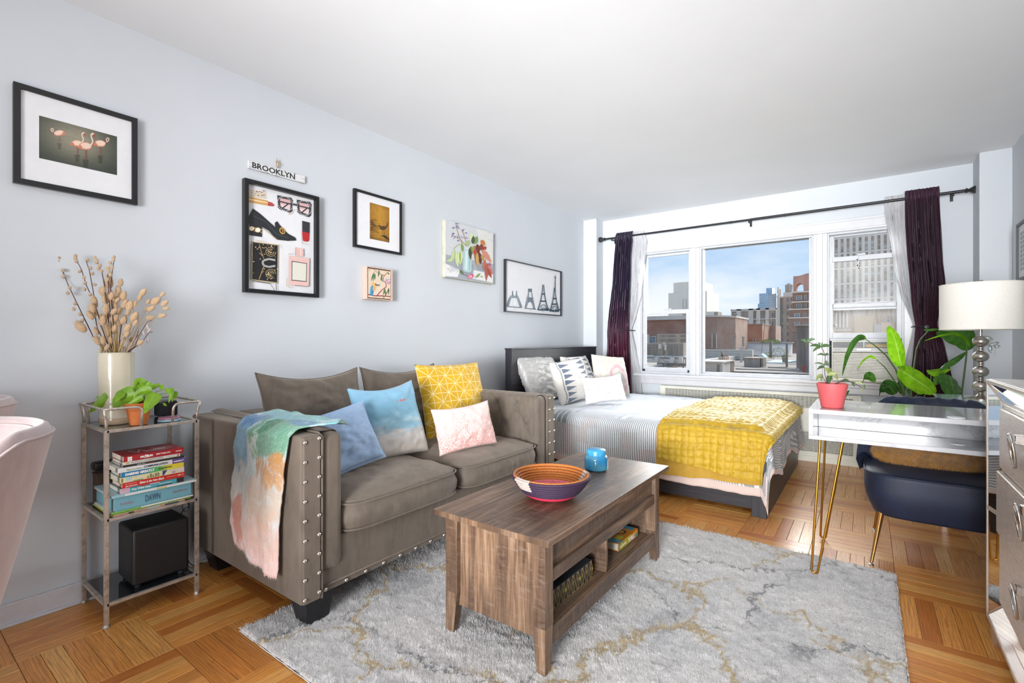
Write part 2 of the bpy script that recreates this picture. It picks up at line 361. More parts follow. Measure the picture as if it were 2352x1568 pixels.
bx('sash_lock', M_sash, w1, .90, .98, 5.345, 5.375, 1.462, 1.474); bx('window_channel', M_gap, w1, 1.187, 1.190, 5.352, 5.40, .79, 1.20); bx('window_channel', M_gap, w1, .661, .664, 5.352, 5.40, .79, 1.20)
bx('sash_latch', M_gap, w1, 1.165, 1.195, 5.345, 5.36, .775, .80); bx('sash_latch', M_gap, w1, .66, .69, 5.345, 5.36, .775, .80)
w2 = win_frame(2, 1.300, 2.322)
sash('fixed_sash', w2, 1.314, 2.308, .766, 2.112, 5.37, .022, .022, .03)
w3 = win_frame(3, 2.436, 2.985)
sash('upper_sash', w3, 2.452, 2.968, 1.40, 2.10, 5.405, .028, .022, .026); 
ls = sash('lower_sash', w3, 2.440, 2.972, 1.140, 1.885, 5.352, .034, .042, .03, M_dusty, .05); 
MB().box(2.474, 2.938, 5.350, 5.385, 1.415, 1.462).obj('middle_rail', M_sash, w3, bevel=.01, seg=3)
bx('sash_lock', M_sash, w3, 2.66, 2.72, 5.34, 5.36, 1.885, 1.90); bx('sash_lock', M_sash, w3, 2.67, 2.74, 5.34, 5.36, 1.462, 1.472)
# tiny hanging charm on the sash lock
ch = thing('window_charm', 'small clear hanging charm with beads on the right window sash', 'charm', (2.668, 5.33, 1.80))
Mcr = flat('#c8ccd2', .15, .3, name='crystal_bead'); MB().sph((2.668, 5.335, 1.815), .016, .006, .02).obj('pendant', Mcr, ch, smooth=4)
for dx, dz in ((-.008, .045), (.006, .01), (-.006, -.008), (.008, -.014), (.004, -.03)): MB().sph((2.668+dx, 5.333, 1.80+dz), .006).obj('bead', flat('#3b3633', .2, name='dark_bead'), ch, smooth=4)
MB().tube([(2.668, 5.335, 1.83), (2.668, 5.336, 1.888)], .002, 5).obj('cord', Mcr, ch)

# ------------------------------------------------------------------ radiator cover
M_rad = flat('#d9d8cc', .45, name='cream_enamel', vary=.04, scale=12, bump=.1)
rc = thing('radiator_cover', 'long cream perforated metal radiator cover under the windows', 'radiator cover', (1.79, 5.30, 0))
x0, x1, yf, zt = .894, 2.69, 5.268, .630
def louvre(za, zb, xa, xb):
    m = MB(); x = xa; cw = .028; gp = .0055
    n = int((xb-xa)/(cw+gp)); st = (xb-xa)/n; r = int((zb-za)/.0125); hz = (zb-za)/r
    for i in range(n+1): m.box(xa+i*st-gp/2, xa+i*st+gp/2, yf, yf+.003, za, zb)
    for j in range(r+1): m.box(xa, xb, yf, yf+.0028, za+j*hz-.0034, za+j*hz+.0034)
    tag(m.obj('grille', M_rad, rc), kind='stuff'); MB().box(xa-.004, xb+.004, yf+.012, yf+.016, za-.004, zb+.004).obj('grille_back', M_gap, rc)  # dark sheet painted in for the shaded cavity behind the slots
MB().box(x0, x1, yf-.006, 5.334, zt-.012, zt).obj('top_panel', M_rad, rc, bevel=.003)
bx('side_panel', M_rad, rc, x0, x0+.02, yf, 5.334, 0, zt-.012); bx('side_panel', M_rad, rc, x1-.02, x1, yf, 5.334, 0, zt-.012)
fp = MB().box(x0+.02, x1-.02, yf, yf+.004, .60, zt-.012).box(x0+.02, x1-.02, yf, yf+.004, .27, .495).box(x0+.02, x1-.02, yf, yf+.004, .05, .095).box(x0+.02, x1-.02, yf-.004, yf+.004, 0, .05)
for a in (x0+.02, x1-.06): fp.box(a, a+.04, yf, yf+.004, .095, .27).box(a, a+.04, yf, yf+.004, .495, .60)
fp.obj('front_panel', M_rad, rc, bevel=.001); louvre(.495, .60, x0+.06, x1-.06); louvre(.095, .27, x0+.06, x1-.06)
MB().tube([(x1-.045, yf-.003, .02), (x1-.045, yf-.003, zt-.03)], .002, 6).obj('seam', M_rad, rc)

# ------------------------------------------------------------------ air conditioner
M_ac = flat('#d6d5cb', .5, name='ac_plastic'); M_acg = flat('#b3b3b2', .45, name='ac_grey'); M_vent = flat('#4a4f57', .5, name='ac_vent')
ac = thing('air_conditioner', 'cream window air conditioner under the right hand sash', 'air conditioner', (2.70, 5.24, .752))
bx('housing', M_ac, ac, 2.474, 2.945, 5.215, 5.50, .757, 1.118, bevel=.008); bx('mounting_rail', M_sash, ac, 2.455, 2.955, 5.31, 5.37, 1.118, 1.139)
bx('filler_panel', M_gap, ac, 2.438, 2.468, 5.352, 5.365, .757, 1.137); bx('filler_panel', M_gap, ac, 2.951, 2.983, 5.352, 5.365, .757, 1.137)
yv = 5.198
MB().box(2.482, 2.938, yv+.002, 5.214, 1.060, 1.108).obj('vent_back', M_vent, ac)
for i in range(5): MB().box(2.484, 2.936, yv-.004, yv+.006, 1.064+i*.0095, 1.0665+i*.0095).obj('louvre', M_acg, ac)
MB().box(2.475, 2.945, yv-.004, 5.216, 1.108, 1.118).box(2.475, 2.483, yv-.004, 5.216, .77, 1.108).box(2.937, 2.945, yv-.004, 5.216, .77, 1.108).box(2.705, 2.712, yv-.005, yv+.005, 1.060, 1.108).box(2.475, 2.945, yv-.004, 5.216, .77, .792).obj('front_frame', M_ac, ac, bevel=.002)
MB().box(2.72, 2.93, yv+.0, yv+.004, 1.066, 1.088).obj('foam_strip', flat('#c2a668', .8, name='foam'), ac)
bx('control_panel', M_acg, ac, 2.483, 2.937, yv-.006, yv+.012, 1.020, 1.058); bx('display', flat('#15181c', .15, name='black_gloss'), ac, 2.655, 2.76, yv-.008, yv, 1.032, 1.052)
text('FRIGIDAIRE', .010, flat('#6f7276', .5), ac, (2.495, yv-.0075, 1.035), (1, 0, 0), (0, 0, 1), width=.045)
MB().box(2.483, 2.937, yv+.006, 5.214, .792, 1.018).obj('grille_back', flat('#6d6a62', .7), ac)
for i in range(17): MB().box(2.485, 2.935, yv-.004, yv+.006, .797+i*.0128, .797+i*.0128+.0085).obj('slat', M_ac, ac)
for i in (0, 1): bx('grille_clip', M_ac, ac, 2.50+i*.36, 2.54+i*.36, yv-.006, yv, 1.006, 1.012)
bx('badge', flat('#5c6470', .4), ac, 2.905, 2.925, yv-.008, yv-.005, 1.034, 1.046, bevel=0)

# ------------------------------------------------------------------ curtain rod
M_rod = flat('#2b2b2e', .38, .4, name='black_iron'); RY = 5.245; RZ = 2.312
cr_ = thing('curtain_rod', 'long black curtain rod with cut finials above the windows', 'curtain rod', (1.8, RY, RZ))
MB().tube([(.25, RY, RZ), (1.80, RY, RZ)], .0105, 12).tube([(1.80, RY, RZ), (3.36, RY, RZ)], .0125, 12).obj('rod', M_rod, cr_, smooth=.6)
for x, s in ((.25, -1), (3.36, 1)):
    M = Matrix.Translation((x, RY, RZ)) @ Matrix.Rotation(s*pi/2, 4, 'Y')
    MB().lathe([(.012, 0), (.020, .006), (.020, .012), (.011, .018), (.013, .024), (.030, .052), (.033, .066), (.022, .086), (.006, .098), (.0001, .100)], n=8, M=M).obj('finial', M_rod, cr_)
for x in (.33, 1.79, 3.29): MB().box(x-.006, x+.006, RY-.006, 5.35, RZ-.022, RZ-.012).box(x-.010, x+.010, 5.342, 5.35, RZ-.05, RZ+.02).tube([(x, RY, RZ-.02), (x, RY, RZ-.030)], .008, 8).obj('bracket', M_rod, cr_, bevel=.002)
for x in (1.62, 2.10): MB().tube([(x, RY, RZ), (x+.006, RY, RZ)], .0145, 12).obj('rod_joint', M_rod, cr_)

def curtain(name, label, left, right, y, m, pleats, amp, group=None, ztop=2.36, seed=0, hem=None):
    me = MB(); nU = pleats*7; nV = 70; z0 = .03
    def fn(u, v):
        z = ztop+(z0-ztop)*v; xl = interp(z, left); xr = interp(z, right)
        ph = u*pleats*2*pi+1.2*nz3(u*3+seed, v*2)
        wdt = (xr-xl); a = amp*(1.0 if z < ztop-.08 else .55)*(.45+.55*min(1, wdt/.2))
        x = xl+wdt*u+.10*wdt/pleats*sin(2*ph); gather = exp(-((z-1.23)/.10)**2)
        yy = y+a*sin(ph)*(1-.55*gather)+.010*nz3(u*6+seed, v*9, 3)
        if RZ-.03 < z < RZ+.03: yy = y-.018+.25*a*sin(ph)
        return (x, yy, z)
    me.grid(fn, nU, nV, lambda u, v: (u, v)); o = me.obj(name, m, recalc=False, smooth=4)
    tag(o, label, 'curtain', group); return o
def fabric_m(name, c1, c2, sheen=.3, rough=.6, grad=False, tr=0):
    g_ = G(name); o = g_.coord(); x, y, z = g_.sep(o); n = g_.noise(g_.map(o, (1, 1, .3)), 6, 4)
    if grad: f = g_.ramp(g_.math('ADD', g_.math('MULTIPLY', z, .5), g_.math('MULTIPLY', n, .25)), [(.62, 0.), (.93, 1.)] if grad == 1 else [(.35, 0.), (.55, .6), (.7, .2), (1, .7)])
    else: f = n
    g_.set(color=g_.mix(f, c1, c2), rough=rough, sheen=sheen); 
    vv = g_.voro(g_.map(o, (1, .1, .55)), 14, 'DISTANCE_TO_EDGE'); g_.bump(g_.ramp(vv, [(0, 0.), (.06, 1.)]), .12, .002)
    if tr:
        tl = g_.n.new('ShaderNodeBsdfTranslucent'); tl.inputs[0].default_value = hx(c1); ms_ = g_.n.new('ShaderNodeMixShader'); ms_.inputs[0].default_value = tr
        g_.t.links.new(g_.b.outputs[0], ms_.inputs[1]); g_.t.links.new(tl.outputs[0], ms_.inputs[2]); g_.t.links.new(ms_.outputs[0], g_.o.inputs[0])
    return g_.m
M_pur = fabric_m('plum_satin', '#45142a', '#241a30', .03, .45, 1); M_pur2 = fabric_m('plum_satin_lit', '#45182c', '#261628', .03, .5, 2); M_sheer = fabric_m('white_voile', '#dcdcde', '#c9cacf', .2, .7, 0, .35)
dL = [(2.37, .395), (1.839, .35), (1.537, .317), (1.232, .279), (.824, .268), (0, .273)]; dR = [(2.37, .597), (2.119, .578), (1.823, .568), (1.526, .558), (1.229, .552), (.882, .568), (0, .573)]
wL = [(2.37, .592), (1.9, .555), (1.229, .54), (.9, .553), (0, .555)]; wR = [(2.37, .705), (2.24, .741), (2.006, .721), (1.619, .676), (1.425, .625), (1.244, .560), (1.031, .609), (.787, .656), (.543, .681), (0, .69)]
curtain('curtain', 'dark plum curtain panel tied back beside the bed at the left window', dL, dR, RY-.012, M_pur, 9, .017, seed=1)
curtain('curtain', 'white sheer curtain hanging between the left plum panel and the left window', wL, wR, RY+.030, M_sheer, 6, .012, seed=5)
w2L = [(2.37, 2.856), (2.173, 2.859), (1.982, 2.891), (1.719, 2.923), (1.495, 2.966), (1.346, 3.015), (1.244, 3.046), (.944, 2.992), (.759, 2.964), (0, 2.95)]
d2L = [(2.4, 2.986), (2.08, 2.992), (1.785, 3.006), (1.565, 3.021), (1.419, 3.032), (1.236, 3.056), (1.055, 3.043), (.872, 3.029), (0, 3.02)]; d2R = [(2.4, 3.204), (2.12, 3.213), (1.764, 3.229), (1.579, 3.245), (1.251, 3.19), (1.092, 3.235), (.881, 3.274), (.69, 3.308), (0, 3.33)]
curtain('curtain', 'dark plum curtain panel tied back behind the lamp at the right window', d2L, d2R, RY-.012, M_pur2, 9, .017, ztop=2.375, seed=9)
curtain('curtain', 'white sheer curtain sweeping down between the right window and the plum panel', w2L, [(z, x+.02) for z, x in d2L], RY+.034, M_sheer, 7, .012, seed=13)
for x, xb, lab in ((.552, .50, 'black curtain tieback hook holding the left plum panel'), (3.056, 3.10, 'black curtain tieback hook holding the right plum panel')):
    hk = thing('curtain_tieback', lab, 'tieback', (x, 5.34, 1.235)); s = 1 if x < 1 else -1
    MB().tube([(x+.02*s, 5.35, 1.235), (x+.02*s, 5.28, 1.235), (x+.012*s, 5.215, 1.237), (x-.05*s, 5.205, 1.235), (x-.07*s, 5.21, 1.232)], .006, 8).obj('arm', M_rod, hk, smooth=.6)
    MB().lathe([(.0001, -.004), (.016, -.004), (.019, .0), (.016, .005), (.0001, .007)], n=14, M=Matrix.Translation((x-.07*s, 5.205, 1.232)) @ Matrix.Rotation(pi/2, 4, 'X')).obj('knob', M_rod, hk, smooth=.6)
# ================================================================== pictures on the left wall
class Art:
    """flat print built as coloured faces; a,b = picture coordinates, drawn through a mapping q(x,y)->(u,v) in 0..1 (v down)"""
    def __init__(s, X, Y0, Y1, Z0, Z1, q=None): s.m = MB(); s.X = X; s.Y0 = Y0; s.Y1 = Y1; s.Z0 = Z0; s.Z1 = Z1; s.q = q or (lambda x, y: (x, y)); s.k = 0
    def P(s, x, y):
        u, v = s.q(x, y); u = max(0, min(1, u)); v = max(0, min(1, v))
        return (s.X+.00004*s.k, lerp(s.Y0, s.Y1, u), lerp(s.Z1, s.Z0, v))
    def poly(s, pts, c):
        s.k += 1; s.m.col = hx(c); s.m.add([s.P(*p) for p in pts], [tuple(range(len(pts)))]); return s
    def rect(s, x0, y0, x1, y1, c): return s.poly([(x0, y0), (x1, y0), (x1, y1), (x0, y1)], c)
    def ell(s, x, y, rx, ry, c, n=18, rot=0): return s.poly([(x+rx*cos(t)*cos(rot)-ry*sin(t)*sin(rot), y+rx*cos(t)*sin(rot)+ry*sin(t)*cos(rot)) for t in [2*pi*i/n for i in range(n)]], c)
    def line(s, pts, w, c, w2=None):
        s.k += 1; s.m.col = hx(c); n = len(pts); w2 = w if w2 is None else w2
        for i in range(n-1):
            (x0, y0), (x1, y1) = pts[i], pts[i+1]; d = sqrt((x1-x0)**2+(y1-y0)**2) or 1; nx, ny = -(y1-y0)/d/2, (x1-x0)/d/2
            a = lerp(w, w2, i/(n-1)); b = lerp(w, w2, (i+1)/(n-1))
            s.m.add([s.P(x0+nx*a, y0+ny*a), s.P(x1+nx*b, y1+ny*b), s.P(x1-nx*b, y1-ny*b), s.P(x0-nx*a, y0-ny*a)], [(0, 1, 2, 3)])
        return s
    def leaf(s, x0, y0, x1, y1, w, c):
        dx, dy = x1-x0, y1-y0; d = sqrt(dx*dx+dy*dy) or 1; nx, ny = -dy/d, dx/d; p = []
        for t in (0, .15, .35, .6, .85, 1): f = sin(pi*t**.8)*w/2; p.append((x0+dx*t+nx*f, y0+dy*t+ny*f))
        for t in (.85, .6, .35, .15): f = sin(pi*t**.8)*w/2; p.append((x0+dx*t-nx*f, y0+dy*t-ny*f))
        return s.poly(p, c)
    def field(s, x0, y0, x1, y1, nu, nv, fn):
        s.k += 1
        for j in range(nv):
            for i in range(nu):
                xa, xb = lerp(x0, x1, i/nu), lerp(x0, x1, (i+1)/nu); ya, yb = lerp(y0, y1, j/nv), lerp(y0, y1, (j+1)/nv)
                s.m.col = (*fn((i+.5)/nu, (j+.5)/nv), 1); s.m.add([s.P(xa, ya), s.P(xb, ya), s.P(xb, yb), s.P(xa, yb)], [(0, 1, 2, 3)])
        return s
    def done(s, name, parent, rough=.5): 
        o = s.m.obj(name, vcol('print_%d' % int(rough*10), rough), parent, recalc=False)
        o.data.flip_normals(); return o
def cmix(a, b, t): a = hx(a) if isinstance(a, str) else a; b = hx(b) if isinstance(b, str) else b; t = max(0, min(1, t)); return tuple(a[i]*(1-t)+b[i]*t for i in range(3))
M_blackf = flat('#0e0f12', .35, name='black_frame', vary=.1); M_mat = flat('#dadbde', .8, name='mat_board', vary=.02)
def frame(root, Y0, Y1, Z0, Z1, w, d, m=M_blackf, x=.006):
    for a in ((Y0, Y0+w, Z0, Z1), (Y1-w, Y1, Z0, Z1)): MB().box(x, x+d, a[0], a[1], a[2], a[3]).obj('frame_side', m, root, bevel=.001)
    for a in ((Z0, Z0+w), (Z1-w, Z1)): MB().box(x, x+d, Y0+w, Y1-w, a[0], a[1]).obj('frame_side', m, root, bevel=.001)
    MB().box(.001, x+.004, Y0+.003, Y1-.003, Z0+.003, Z1-.003).obj('backing', flat('#8a7a66', .8), root)
def mat_board(root, x, Y0, Y1, Z0, Z1, hole=None):
    m = MB()
    if hole: a, b, c_, d = hole; m.box(x, x+.002, Y0, a, Z0, Z1).box(x, x+.002, b, Y1, Z0, Z1).box(x, x+.002, a, b, Z0, c_).box(x, x+.002, a, b, d, Z1)
    else: m.box(x, x+.002, Y0, Y1, Z0, Z1)
    return m.obj('mat', M_mat, root)
# flamingos ------------------------------------------------------
t = thing('framed_picture', 'wide black frame with flamingos standing in water, white mat', 'picture', (0, .58, 1.94))
frame(t, .380, .782, 1.742, 2.139, .021, .022); mat_board(t, .016, .40, .762, 1.762, 2.119, (.455, .709, 1.861, 2.034))
A = Art(.0165, .453, .711, 1.859, 2.036, lambda x, y: ((x-352)/708, (y-(410+.275*(x-352)))/(382-.045*(x-352))))
def fl(u, v):
    g = exp(-((u-.45)/.38)**2-((v-.35)/.45)**2); n = .5+.5*nz3(u*5, v*16); c = cmix('#27332e', '#8f8a78', g*1.05); c = cmix(c, '#4a5d40', .5*max(0, n-.4)); return cmix(c, '#2d2320', .5*max(0, v-.7)*2*n)
A.m.v = []; s_ = A.q; A.q = lambda x, y: (x, y); A.field(0, 0, 1, 1, 56, 36, fl); A.q = s_
def flam(x, y, f=1, sc=1., up=True, c='#e3c6b4'):
    A.ell(x, y, 62*sc, 36*sc, '#c98a72', rot=.15*f); A.ell(x+4*f*sc, y-4*sc, 52*sc, 28*sc, c, rot=.15*f); A.leaf(x-30*f*sc, y+5*sc, x-80*f*sc, y+12*sc, 34*sc, '#c8755c')
    if up: A.line([(x+50*f*sc, y-5*sc), (x+72*f*sc, y-40*sc), (x+58*f*sc, y-80*sc), (x+52*f*sc, y-105*sc), (x+66*f*sc, y-118*sc)], 15*sc, c, 12*sc); A.ell(x+70*f*sc, y-112*sc, 15*sc, 11*sc, c); A.leaf(x+76*f*sc, y-112*sc, x+92*f*sc, y-80*sc, 15*sc, '#a33c3a')
    else: A.line([(x+50*f*sc, y), (x+84*f*sc, y-18*sc), (x+100*f*sc, y-45*sc), (x+80*f*sc, y-58*sc), (x+66*f*sc, y-40*sc), (x+76*f*sc, y-12*sc)], 12*sc, c, 10*sc); A.leaf(x+70*f*sc, y-14*sc, x+60*f*sc, y+6*sc, 12*sc, '#a33c3a')
    for dx in (-8, 14): A.line([(x+dx*sc, y+30*sc), (x+(dx*.3+6)*sc, y+75*sc), (x+(dx*.6)*sc, y+118*sc)], 5*sc, '#8d4f45')
    for k in range(6): A.line([(x-(26-2*k)*sc, y+(128+k*13)*sc), (x+(30-2*k)*sc, y+(131+k*13)*sc)], 5*sc, '#2e2a27')
flam(525, 568, -1, .72, False); flam(680, 660, 1, .8); flam(755, 685, 1, .95); flam(890, 665, 1, .86, False)
A.done('print', t)
# brooklyn sign ---------------------------------------------------
t = thing('wall_sign', 'small whitewashed wooden sign lettered BROOKLYN hanging by twine', 'sign', (0, 1.447, 2.08))
g_ = G('whitewashed_wood'); n = g_.noise(g_.map(g_.coord(), (1, 3, 14)), 9, 4); g_.set(color=g_.ramp(n, [(.3, '#8b8782'), (.42, '#cfd0d1'), (.8, '#dcdde0')]), rough=.8); M_ww = g_.m
MB().box(.002, .016, 1.283, 1.611, 2.060, 2.104).obj('board', M_ww, t, bevel=.001)
text('BROOKLYN', .043, flat('#26282b', .8), t, (.0165, 1.302, 2.067), (0, 1, 0), (0, 0, 1), width=.245, bold=.0008)
Mtw = flat('#a98a5f', .9, name='twine'); MB().tube([(.012, 1.443, 2.104), (.016, 1.437, 2.125), (.012, 1.441, 2.150), (.016, 1.449, 2.128), (.012, 1.447, 2.104)], .0022, 5).tube([(.016, 1.442, 2.140), (.018, 1.462, 2.127)], .0018, 5).tube([(.016, 1.442, 2.140), (.018, 1.437, 2.158)], .0018, 5).obj('twine', Mtw, t, smooth=4)
MB().tube([(.0, 1.442, 2.143), (.016, 1.442, 2.143)], .002, 6).obj('nail', M_rod, t)
# fashion print ---------------------------------------------------
t = thing('framed_picture', 'tall black frame with sunglasses, heel, purse and perfume bottle prints', 'picture', (0, 1.47, 1.69))
frame(t, 1.252, 1.690, 1.381, 1.994, .021, .034); mat_board(t, .010, 1.27, 1.672, 1.40, 1.975)
A = Art(.0125, 1.273, 1.669, 1.402, 1.973, lambda x, y: ((x-90)/800, (y-(118+.25*(x-90)))/((1430+.075*(x-90))-(118+.25*(x-90)))))
A.poly([(93, 180), (315, 225), (312, 305), (93, 275)], '#cfc4b4')
for i in range(14): A.ell(105+random.random()*195, 195+random.random()*80, 9, 6, random.choice(['#6b3a2c', '#8d5a46', '#a98b6a']), 7)
A.poly([(93, 275), (325, 325), (325, 388), (93, 350)], '#c99a5e').poly([(93, 300), (325, 347), (325, 358), (93, 318)], '#ead3a6').poly([(325, 335), (372, 348), (402, 378), (385, 395), (325, 388)], '#a63238').line([(330, 352), (380, 375)], 8, '#c86c68')
for cx, cy in ((532, 358), (768, 412)):
    A.poly([(cx-100, cy-105), (cx+70, cy-75), (cx+92, cy-40), (cx+85, cy+95), (cx+55, cy+115), (cx-60, cy+78), (cx-92, cy+50)], '#3a3b3e')
    for k in range(26):
        th = 2*pi*k/26; A.ell(cx-4+88*cos(th)*(1.05 if abs(cos(th)) > .6 else 1), cy+2+88*sin(th)+18*cos(th), 7, 7, '#c9cacc', 7)
    A.poly([(cx-68, cy-68), (cx+45, cy-48), (cx+62, cy-25), (cx+55, cy+72), (cx+38, cy+82), (cx-42, cy+52), (cx-64, cy+32)], '#d0a9ab').poly([(cx-60, cy+5), (cx+58, cy+25), (cx+52, cy+72), (cx+38, cy+82), (cx-42, cy+52)], '#d9c6c8')
    A.line([(cx-68, cy-25), (cx+80, cy+10)], 15, '#2a2c2f').line([(cx+30, cy+5), (cx-40, cy+60)], 16, '#2a2c2f')
A.line([(620, 365), (675, 378)], 26, '#4b4c50').line([(560, 490), (610, 482), (640, 430)], 5, '#b89254')
A.poly([(155, 428), (250, 505), (405, 655), (402, 600), (430, 580), (455, 620), (500, 672), (560, 735), (650, 782), (662, 818), (560, 825), (440, 812), (380, 760), (330, 700), (255, 655), (256, 782), (116, 762), (112, 600), (105, 540)], '#24272b')
A.line([(262, 668), (350, 740), (432, 818)], 6, '#b4976b').line([(160, 520), (300, 590), (420, 740), (560, 790)], 10, '#3d4247')
for x, y, r in ((142, 680, 26), (210, 696, 28)): A.ell(x, y, r+4, r+4, '#b9944e').ell(x, y, r, r, '#ece2cf')
for x, y in ((112, 650), (178, 672), (178, 710), (246, 690), (246, 725)): A.ell(x, y, 8, 8, '#c9a35a', 8)
A.ell(490, 700, 34, 44, '#c49a4a', rot=-.4).ell(490, 700, 22, 32, '#24272b', rot=-.4).line([(480, 672), (500, 700), (486, 726)], 9, '#c49a4a')
A.poly([(736, 572), (832, 595), (830, 728), (736, 705)], '#2b2c30')
for k in range(5): A.line([(740, 590+k*26), (826, 640+k*22)], 2.5, '#4a4b50').line([(826, 600+k*26), (740, 625+k*22)], 2.5, '#4a4b50')
A.poly([(733, 705), (830, 728), (822, 822), (800, 834), (752, 826), (742, 806)], '#b3272c').line([(726, 700), (732, 855), (828, 870)], 4, '#c8a4a0')
A.poly([(140, 840), (445, 875), (438, 1360), (138, 1320)], '#17181b'); gold = '#bfa877'
A.line([(148, 846), (440, 880), (432, 1352), (142, 1316), (148, 846)], 9, gold).line([(225, 870), (250, 980), (275, 1050)], 10, '#8e6f44').line([(275, 1150), (245, 1240), (222, 1310)], 10, '#a8895a')
for cx, cy, f in ((355, 965, 1), (355, 1240, -1)):
    for r in (58, 36, 16): A.line([(cx+r*cos(f*a_/10*2*pi*.85), cy+r*sin(f*a_/10*2*pi*.85)) for a_ in range(11)], 6, gold)
for i in range(60):
    x, y = 155+random.random()*270, 880+random.random()*430
    if not (250 < x < 440 and 1040 < y < 1170): a_ = random.random()*6.3; A.leaf(x, y, x+22*cos(a_), y+22*sin(a_), 10, random.choice([gold, '#d9c9a4', '#8f7b55']))
A.line([(404, 1070), (330, 1055), (270, 1075), (258, 1105), (275, 1140), (330, 1155), (404, 1140)], 24, '#a6a7a4')
for k in range(44): A.ell(130+6*sin(k*9), 880+k*10, 7, 5, '#3a3b3e' if k % 2 else '#8d8778', 6)
for k in range(26): A.ell(150+k*9.6, 1332+k*1.6 + (0 if k < 20 else (k-20)*14), 7, 5, '#4b4740', 6)
A.line([(410, 1365), (416, 1440)], 9, '#6b6558')
A.poly([(648, 905), (745, 922), (744, 1020), (644, 1008)], '#d9b3ab').line([(712, 925), (712, 1016)], 10, '#ead2cc').line([(648, 905), (646, 1008)], 4, '#4a4a4a')
A.poly([(562, 1010), (822, 1042), (815, 1395), (562, 1378)], '#dcb8b1').poly([(598, 1075), (792, 1105), (786, 1338), (594, 1322)], '#3b3b3d').poly([(606, 1086), (784, 1112), (778, 1328), (602, 1312)], '#d5d3c8').line([(640, 1380), (800, 1395), (818, 1375)], 5, '#5c4a46')
for p in ([(450, 870), (472, 890), (474, 920)], [(550, 1000), (562, 988), (600, 986)], [(545, 1290), (530, 1380), (560, 1405), (620, 1416)], [(110, 1170), (92, 1250), (105, 1330), (140, 1355)], [(185, 825), (300, 845)]): A.line(p, 4, '#b89254')
A.done('print', t); p0 = A.P(632, 1200); text('GUCCI', .017, flat('#8b8577', .6), t, (.0192, p0[1], p0[2]-.004), (0, 1, 0), (0, 0, 1), width=.058, spacing=1.3, ext=.0001)
# bird ---------------------------------------------------
t = thing('framed_picture', 'black frame with a golden print of one wading bird', 'picture', (0, 2.15, 1.92))
frame(t, 1.950, 2.352, 1.735, 2.118, .017, .022); mat_board(t, .016, 1.965, 2.337, 1.75, 2.103, (2.078, 2.246, 1.809, 2.055))
A = Art(.0165, 2.076, 2.248, 1.807, 2.057)
A.field(0, 0, 1, 1, 24, 36, lambda u, v: cmix(cmix('#b5862a', '#8a5c1e', abs(u-.5)*1.5+.25*nz3(u*8, v*8)), '#3a2412', max(0, v-.72)*2.6*(.7+.5*nz3(u*4, v*14)) + .35*max(0, .12-v)*6))
for k in range(26):
    a_ = random.uniform(-1.2, .7); x0, y0 = random.uniform(-.02, .12), random.uniform(.5, .85); A.line([(x0, y0), (x0+.2*cos(a_), y0+.13*sin(a_)-.03), (x0+.42*cos(a_), y0+.2*sin(a_)-.02)], .012, '#33210f', .003)
A.ell(.66, .62, .17, .055, '#4a3317', rot=-.15).leaf(.62, .62, .40, .57, .07, '#5b4020').line([(.78, .60), (.87, .53), (.88, .47)], .06, '#4a3317', .045).ell(.885, .455, .045, .03, '#6f5024').ell(.90, .45, .012, .008, '#e0c070', 8).line([(.91, .46), (.96, .465)], .012, '#2c1c0c', .004)
A.line([(.64, .67), (.63, .79)], .014, '#4a3317').line([(.72, .67), (.73, .81)], .014, '#4a3317').poly([(.55, .83), (.8, .82), (.98, .9), (.98, .93), (.7, .87)], '#1f150b')
for x, y in ((.36, .12), (.42, .14), (.34, .17), (.39, .2)): A.line([(x-.02, y-.005), (x, y), (x+.02, y-.008)], .008, '#3a2412')
A.done('print', t)
# kingfisher ---------------------------------------------------
t = thing('framed_painting', 'small deep pale wood box frame with a blue bird painting', 'painting', (0, 2.13, 1.505))
M_bw = flat('#c9ada0', .6, name='pale_wood', vary=.05)
for a in ((2.028, 2.034, 1.397, 1.615), (2.239, 2.245, 1.397, 1.615)): MB().box(.002, .052, *a).obj('frame_side', M_bw, t, bevel=.001)
for a in ((1.397, 1.403), (1.609, 1.615)): MB().box(.002, .052, 2.034, 2.239, *a).obj('frame_side', M_bw, t, bevel=.001)
MB().box(.002, .036, 2.034, 2.239, 1.403, 1.609).obj('recess', flat('#5a4433', .7), t)
A = Art(.0465, 2.041, 2.232, 1.410, 1.602, lambda x, y: ((x-1325)/250, (y-(1155+.10*(x-1325)))/297)); MB().box(.0365, .046, 2.041, 2.232, 1.410, 1.602).obj('canvas', flat('#d8c4ac', .7), t)
A.poly([(1325, 1155), (1575, 1180), (1575, 1477), (1325, 1452)], '#d9c6b0'); br = '#8c2f3a'
A.line([(1325, 1425), (1400, 1440), (1480, 1442), (1572, 1450)], 11, br).line([(1420, 1440), (1470, 1385), (1525, 1345), (1520, 1300), (1485, 1280), (1500, 1230), (1540, 1190)], 10, br, 6).line([(1385, 1160), (1440, 1205), (1500, 1225)], 6, br).line([(1400, 1185), (1385, 1205)], 4, br).line([(1515, 1440), (1540, 1390), (1555, 1360)], 8, br)
for a in ((1385, 1200, 1358, 1290), (1392, 1200, 1378, 1295), (1400, 1205, 1398, 1280), (1440, 1190, 1438, 1245), (1470, 1215, 1478, 1300), (1480, 1215, 1460, 1285), (1440, 1170, 1450, 1210), (1540, 1190, 1560, 1215), (1510, 1360, 1488, 1440), (1508, 1360, 1515, 1440), (1500, 1370, 1530, 1430), (1555, 1355, 1548, 1435), (1495, 1440, 1500, 1470)): A.leaf(*a, 15, random.choice(['#3f6b45', '#557d52', '#2f5538']))
for k in range(12): A.ell(1515+random.random()*55, 1262+random.random()*50, 11, 8, random.choice(['#b58fae', '#a6b3cf', '#c7a2b8']), 8)
